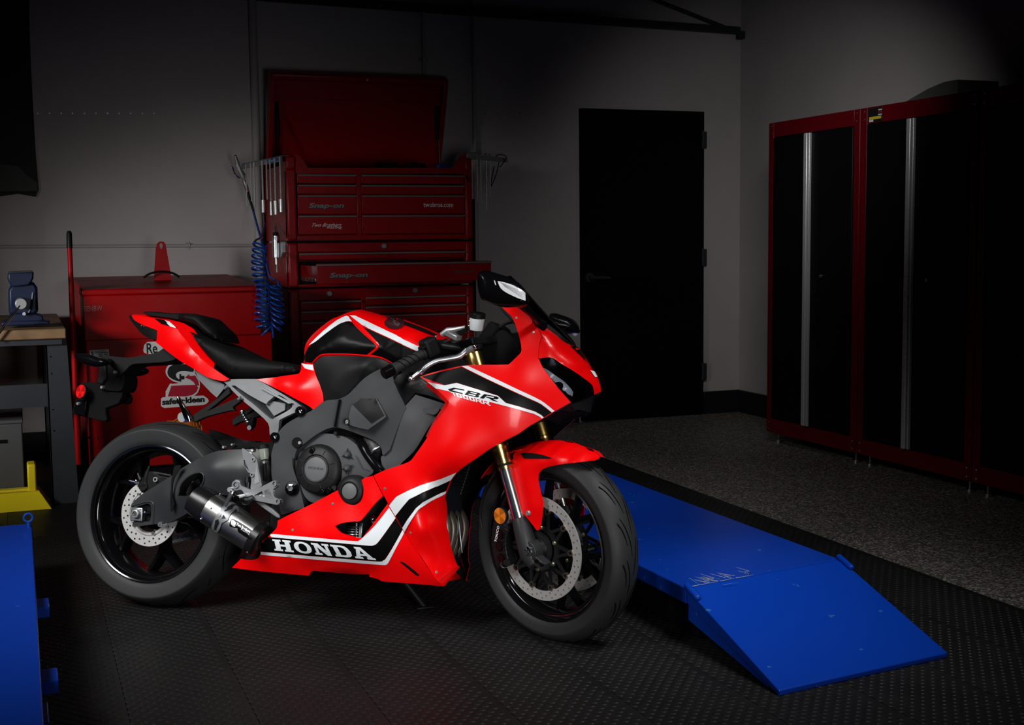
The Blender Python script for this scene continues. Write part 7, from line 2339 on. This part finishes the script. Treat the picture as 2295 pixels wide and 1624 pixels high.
# sprocket and chain on the far side
sy = 0.092
g = G().lathe([(0.078, -0.003), (0.098, -0.003), (0.098, 0.003), (0.078, 0.003)], RC + np.array((0, sy, 0)), (0, 1, 0), 60, closed=True)
for k in range(43):
    g.box(pol(RC, 0.099, 2 * math.pi * k / 43, sy), (0.009, 0.005, 0.006), rot((0, 1, 0), -2 * math.pi * k / 43))
for k in range(5):
    g.box(pol(RC, 0.068, R_(30 + 72 * k), sy), (0.03, 0.006, 0.02), rot((0, 1, 0), -R_(30 + 72 * k)))
g.obj('rear_sprocket', 'steel', bike)
ch = empty('drive_chain')
ch.parent = bike
pts_c = [pol(RC, 0.104, a, sy) for a in np.linspace(R_(80), R_(262), 26)]
low0, low1 = pts_c[-1], np.array((0.60, sy, 0.345))
up0, up1 = pts_c[0], np.array((0.60, sy, 0.46))
pts_c = [up1 + (up0 - up1) * t for t in np.linspace(0, 1, 34)][:-1] + pts_c + [low0 + (low1 - low0) * t for t in np.linspace(0, 1, 34)][1:]
for i in range(len(pts_c) - 1):
    a, b2 = pts_c[i], pts_c[i + 1]
    e = b2 - a
    w = 0.0078 if i % 2 else 0.0058
    t = e / np.linalg.norm(e)
    sdv = np.cross(t, (0, 1, 0))
    g = G()
    for yo in (-w, w):
        ring_ = [a + sdv * 0.0062 * math.cos(q_) - t * 0.0062 * math.sin(q_) for q_ in np.linspace(0, math.pi, 6)] + [(a + b2) / 2 - sdv * 0.0045] + [b2 - sdv * 0.0062 * math.cos(q_) + t * 0.0062 * math.sin(q_) for q_ in np.linspace(0, math.pi, 6)] + [(a + b2) / 2 + sdv * 0.0045]
        g.prism([p + np.array((0, yo - 0.0008, 0)) for p in ring_], (0, 0.0016, 0))
    g.cyl(a + np.array((0, -w - 0.001, 0)), a + np.array((0, w + 0.001, 0)), 0.0025, n=6)
    g.obj('chain_link', 'trim_grey', ch, smooth=0)
# chain guard / hugger over the tyre
hug = panel('rear_hugger', 'a', [(1712, 180, 0.0, 'c'), (1800, 200, 0.0), (2000, 270, 0.0), (2160, 325, 0.0, 'c'), (2300, 330, -0.02, 'c'), (2300, 410, -0.06), (2000, 430, -0.08), (1890, 420, -0.085, 'c'), (1850, 360, -0.06), (1720, 265, -0.03, 'c')], 'black_plastic', ctrl=[(1900, 320, -0.05)], th=0.004, step=0.02)
bolt('a', 1900, 412, -0.09, 0.005, hug, 'trim_grey')
bolt('a', 2010, 378, -0.08, 0.004, hug, 'trim_grey')
slab('shock_linkage', 'B', [(1180, 250), (1560, 235), (1600, 330), (1560, 480), (1300, 330)], 'black_matte', -0.06, 0.06, sub=1)

# ------------------------------------------------------------------ rear set: heel plate, bracket, pedal, peg, reservoir
hp_ = slab('heel_guard', 'B', [(1325, 285, 'c'), (1345, 290), (1400, 328, 'c'), (1440, 372), (1452, 440), (1475, 550), (1470, 575), (1400, 612, 'c'), (1392, 580), (1400, 482), (1372, 468), (1338, 400, 'c')], 'silver', -0.205, -0.196, sub=2, bevel=0.003, holes=[[(1338, 372, 'c'), (1352, 375, 'c'), (1378, 455, 'c'), (1345, 412, 'c')]])
decal('pressed_triangle', 'B', [(1438, 400, 'c'), (1462, 540, 'c'), (1420, 560, 'c')], hp_, 'trim_grey', sub=1, off=0.0012, step=8)
for x, y in ((1412, 370), (1404, 486)):
    bolt('B', x, y, -0.208, 0.0068, bike, 'steel', ring='trim_grey')
rsb = slab('rearset_bracket', 'B', [(1248, 565), (1262, 535), (1285, 522), (1312, 535), (1322, 568), (1395, 602, 'c'), (1480, 572), (1560, 532), (1585, 530), (1598, 550), (1588, 580), (1562, 598), (1568, 640), (1582, 662), (1612, 668), (1622, 690), (1608, 712), (1580, 712), (1430, 682), (1395, 690), (1350, 715), (1320, 690), (1345, 640), (1320, 600), (1280, 605), (1255, 590)], 'silver', -0.222, -0.206, sub=3, bevel=0.004, holes=[[(1425, 640, 'c'), (1475, 610, 'c'), (1500, 640, 'c')]])
decal('bracket_facet', 'B', [(1420, 645, 'c'), (1530, 590, 'c'), (1560, 665, 'c'), (1450, 640, 'c')], rsb, 'steel', sub=1, off=0.0012, step=8, holes=())
for x, y, r in ((1278, 560, 0.0125), (1572, 552, 0.0095), (1598, 688, 0.0095)):
    bolt('B', x, y, -0.225, r, bike, 'chrome', ring='alu')
ped = tub('brake_pedal', 'B', [(1415, 660, -0.23), (1370, 680, -0.235), (1310, 665, -0.245), (1260, 620, -0.25), (1235, 595, -0.25)], [0.010, 0.013, 0.010, 0.009, 0.008], 'black_satin')
tub('pedal_tip', 'B', [(1255, 605, -0.262), (1235, 650, -0.262), (1200, 722, -0.262)], [0.006, 0.007, 0.0055], 'steel', ped)
a = bp(*zp('B', 1232, 598), -0.262)
G().cyl(a, a + np.array((0, 0.016, 0)), 0.008, n=16).obj('pedal_boss', 'trim_grey', ped)
tub('foot_peg', 'B', [(1330, 655, -0.225), (1310, 660, -0.25), (1285, 665, -0.29)], [0.012, 0.012, 0.009], 'chrome', bike, n=14)
tub('master_cylinder', 'B', [(1370, 500, -0.18), (1370, 540, -0.18), (1370, 590, -0.185)], [0.008, 0.0105, 0.006], 'black_satin')
tub('pushrod', 'B', [(1375, 540, -0.2), (1370, 585, -0.2)], 0.004, 'chrome', sub=1)
a, b2 = bp(*zp('B', 1500, 370), -0.165), bp(*zp('B', 1490, 290), -0.165)
u_ = (b2 - a) / np.linalg.norm(b2 - a)
L2 = np.linalg.norm(b2 - a)
rs2 = G().lathe([(0.0, 0.0), (0.012, 0.0), (0.016, L2 * 0.4), (0.0165, L2), (0.0, L2)], a, u_, 22).obj('rear_fluid_reservoir', 'cup_yellowish', bike)
G().lathe([(0.0175, L2), (0.0175, L2 + 0.012), (0.0, L2 + 0.013)], a, u_, 22).obj('reservoir_cap', 'black_satin', rs2)
tub('reservoir_hose', 'B', [(1500, 372), (1500, 440), (1505, 500), (1500, 530)], 0.0065, 'black_satin', rs2, lat=-0.165)
for x, y in ((1408, 300), (1498, 390)):
    bolt('B', x, y, -0.182, 0.006, rs2, 'steel')

# ------------------------------------------------------------------ exhaust can
eA, eB = bp(*zp('B', 1012, 692), -0.205), bp(*zp('B', 1478, 992), -0.185)
ed = (eB - eA) / np.linalg.norm(eB - eA)
LE = np.linalg.norm(eB - eA)
eu = np.cross(ed, (0, 1, 0))
eu /= np.linalg.norm(eu)
ev = np.cross(ed, eu)


def oval(l, a, b, n=40, sq=0.85):
    out = []
    for i in range(n):
        t = 2 * math.pi * i / n
        out.append(eA + ed * l + eu * a * math.copysign(abs(math.cos(t)) ** sq, math.cos(t)) + ev * b * math.copysign(abs(math.sin(t)) ** sq, math.sin(t)))
    return out


def oloft(name, st, m, parent=None, tid=None):
    n = 40
    V = []
    for l, a, b in st:
        V += oval(l, a, b, n)
    F = [(i * n + j, (i + 1) * n + j, (i + 1) * n + (j + 1) % n, i * n + (j + 1) % n) for i in range(len(st) - 1) for j in range(n)]
    F += [tuple(range(n)), tuple(range((len(st) - 1) * n + n - 1, (len(st) - 1) * n - 1, -1))]
    if tid:
        bvh_of(V, F, tid)
    return mk(name, V, F, m, parent or bike, smooth=40)


RE = 0.052
muf = oloft('muffler', [(0.030, RE, RE), (LE - 0.01, RE, RE)], 'titanium', tid='muffler')
muf['_tid'] = 'muffler'
oloft('muffler_end_cap', [(-0.028, 0.036, 0.038), (-0.022, 0.047, 0.049), (0.012, RE + 0.001, RE + 0.001), (0.034, RE + 0.0015, RE + 0.0015)], 'carbon', muf)
oloft('end_band', [(0.030, RE + 0.002, RE + 0.002), (0.040, RE + 0.002, RE + 0.002)], 'carbon', muf)
oloft('front_cap', [(LE - 0.028, RE + 0.002, RE + 0.002), (LE - 0.004, RE + 0.002, RE + 0.002), (LE + 0.002, RE - 0.006, RE - 0.006)], 'carbon', muf)
oloft('clamp_band', [(0.092, RE + 0.0025, RE + 0.0025), (0.104, RE + 0.0025, RE + 0.0025)], 'silver', muf)
decal('clamp_plate', 'B', [(1165, 770), (1190, 740), (1240, 745), (1300, 705, 'c'), (1315, 720, 'c'), (1240, 790), (1222, 830), (1180, 850), (1165, 890), (1140, 920), (1115, 905), (1120, 850), (1150, 820), (1180, 790)], muf, 'silver', sub=2, off=0.0035, step=5)
for pts in ([(1190, 790, 'c'), (1208, 818, 'c'), (1176, 818, 'c')], [(1130, 830), (1152, 822), (1160, 850), (1135, 900), (1122, 895)], [(1192, 765), (1240, 725), (1270, 715), (1250, 750), (1205, 765)]):
    decal('clamp_slot', 'B', pts, muf, 'black_satin', sub=1, off=0.0046, step=5)
mbd = decal('muffler_badge', 'B', [(1235, 855), (1250, 822), (1282, 830), (1330, 858), (1400, 905), (1432, 935), (1420, 965), (1390, 975), (1300, 920), (1295, 890), (1240, 880)], muf, 'black_gloss', sub=2, off=0.002, step=5)
V2, F2_ = text_mesh('Two Brothers', 0.0)
print_text('badge_lettering', V2, F2_, 'B', [(1292, 850), (1395, 912), (1388, 930), (1285, 868)], muf, 'steel', off=0.003)
V2, F2_ = text_mesh('Racing', 0.0)
print_text('badge_lettering', V2, F2_, 'B', [(1325, 892), (1390, 930), (1384, 944), (1319, 906)], muf, 'trim_grey', off=0.003)
decal('badge_mark', 'B', [(1248, 832), (1262, 828), (1285, 850), (1278, 880), (1262, 876), (1245, 858)], muf, 'trim_grey', sub=1, off=0.003, step=5)
for x, y in ((1160, 635), (1092, 737), (1017, 820), (1508, 885), (1442, 988), (1370, 1070)):
    h = cast(*zp('B', x, y), 'muffler')
    if h:
        G().lathe([(0.0, 0.0025), (0.002, 0.0025), (0.0035, 0.001), (0.0035, -0.001)], h[0] + h[1] * 0.002, h[1], 12).obj('rivet', 'steel', muf)
slab('exhaust_joint', 'B', [(1330, 1128), (1420, 1130), (1460, 1100), (1460, 1040), (1560, 900), (1500, 900), (1380, 1060)], 'black_matte', -0.15, -0.06, sub=1, lat=-0.16)
tub('link_pipe', 'B', [(1480, 960, -0.15), (1560, 1010, -0.10), (1700, 1100, -0.03), (1850, 1150, 0.0)], 0.030, 'bronze', n=18)
slab('heat_shield', 'B', [(1425, 690), (1480, 692), (1560, 745), (1608, 790), (1612, 815), (1590, 812), (1500, 748)], 'silver', -0.200, -0.19, sub=1, bevel=0.003)

# ------------------------------------------------------------------ tail bracket, lamps, plate
tbk = slab('plate_bracket', 'A', [(880, 750), (945, 850, 'c'), (870, 880), (690, 895), (560, 905), (500, 960), (450, 1000), (400, 1005), (410, 960), (370, 870), (290, 850), (330, 828), (520, 845), (620, 828), (720, 815), (790, 790), (850, 745)], 'black_plastic', -0.045, 0.045, lat=-0.045, sub=3, bevel=0.006)
slab('bracket_leg', 'A', [(275, 900, 'c'), (330, 890), (335, 1020), (300, 1075), (250, 1060), (265, 1000)], 'black_plastic', -0.05, -0.03, sub=1, bevel=0.004)
slab('plate_lamp', 'A', [(330, 900), (400, 930), (480, 990), (490, 1060), (460, 1130), (380, 1130), (290, 1120), (290, 1080), (330, 1040)], 'black_matte', -0.04, 0.04, sub=3, bevel=0.008)
slab('plate_mount', 'A', [(120, 1060), (280, 1070), (440, 1120), (480, 1130), (440, 1240), (330, 1280), (340, 1360), (320, 1392), (180, 1360), (60, 1330), (50, 1290), (80, 1200), (150, 1200)], 'black_matte', -0.03, -0.005, sub=2, bevel=0.004)
slab('plate_field', 'A', [(85, 1205), (170, 1215), (150, 1350), (60, 1320), (55, 1290)], 'black_gloss', -0.045, -0.03, sub=1, bevel=0.002)
for x, y in ((95, 1240), (300, 1100), (412, 970)):
    bolt('A', x, y, -0.05, 0.006, bike, 'trim_grey', name='bracket_bolt')
tub('far_lamp', 'A', [(430, 1150), (490, 1180), (520, 1200)], [0.014, 0.024, 0.020], 'black_gloss', lat=0.03, n=16, sub=1)
c = bp(*zp('A', 520, 1205), 0.03)
G().lathe([(0.0, -0.004), (0.013, -0.004), (0.018, 0.0), (0.019, 0.008)], c, (0.4, -1, 0.1), 22).obj('lamp_ring', 'black_satin', bike)
c = bp(*zp('A', 118, 1136), -0.065)
nrm_ = np.array((-0.25, -0.95, 0.12))
nrm_ /= np.linalg.norm(nrm_)
u_, v_, w_ = basis(nrm_)
rr2 = G().cyl(c - w_ * 0.012, c, 0.0255, n=32).obj('rear_reflector', 'black_satin', bike, bevel=0.002)
for k in range(6):
    pts = [c + w_ * 0.001] + [c + w_ * 0.001 + 0.0238 * (math.cos(t) * u_ + math.sin(t) * v_) for t in np.linspace(R_(60 * k), R_(60 * k + 60), 8)]
    mk('reflector_wedge', pts, [tuple(range(len(pts)))], 'reflector_red' if k % 2 else 'reflector_red_dark', rr2, smooth=0)
for s, key_pts, lat in ((-1, [(82, 822), (105, 812), (200, 820), (270, 845), (330, 860), (352, 880), (345, 905), (280, 922), (200, 918), (120, 880), (88, 848)], -0.14), (1, [(545, 965), (600, 940), (660, 930), (688, 950), (680, 980), (630, 1000), (575, 1005)], 0.13)):
    o = inflate('turn_signal', 'A', key_pts, 'black_gloss', lat, 0.022, 0.014, 0.25, lat=lat, step=0.007, sub=3, tid='sig%d' % s)
    a = bp(*zp('A', 330 if s < 0 else 600, 880 if s < 0 else 930), lat)
    b2 = bp(*zp('A', 380 if s < 0 else 560, 880 if s < 0 else 890), -0.03 * (1 if s < 0 else -1))
    G().tube([a, b2], 0.010, 10).obj('signal_stalk', 'black_plastic', o)
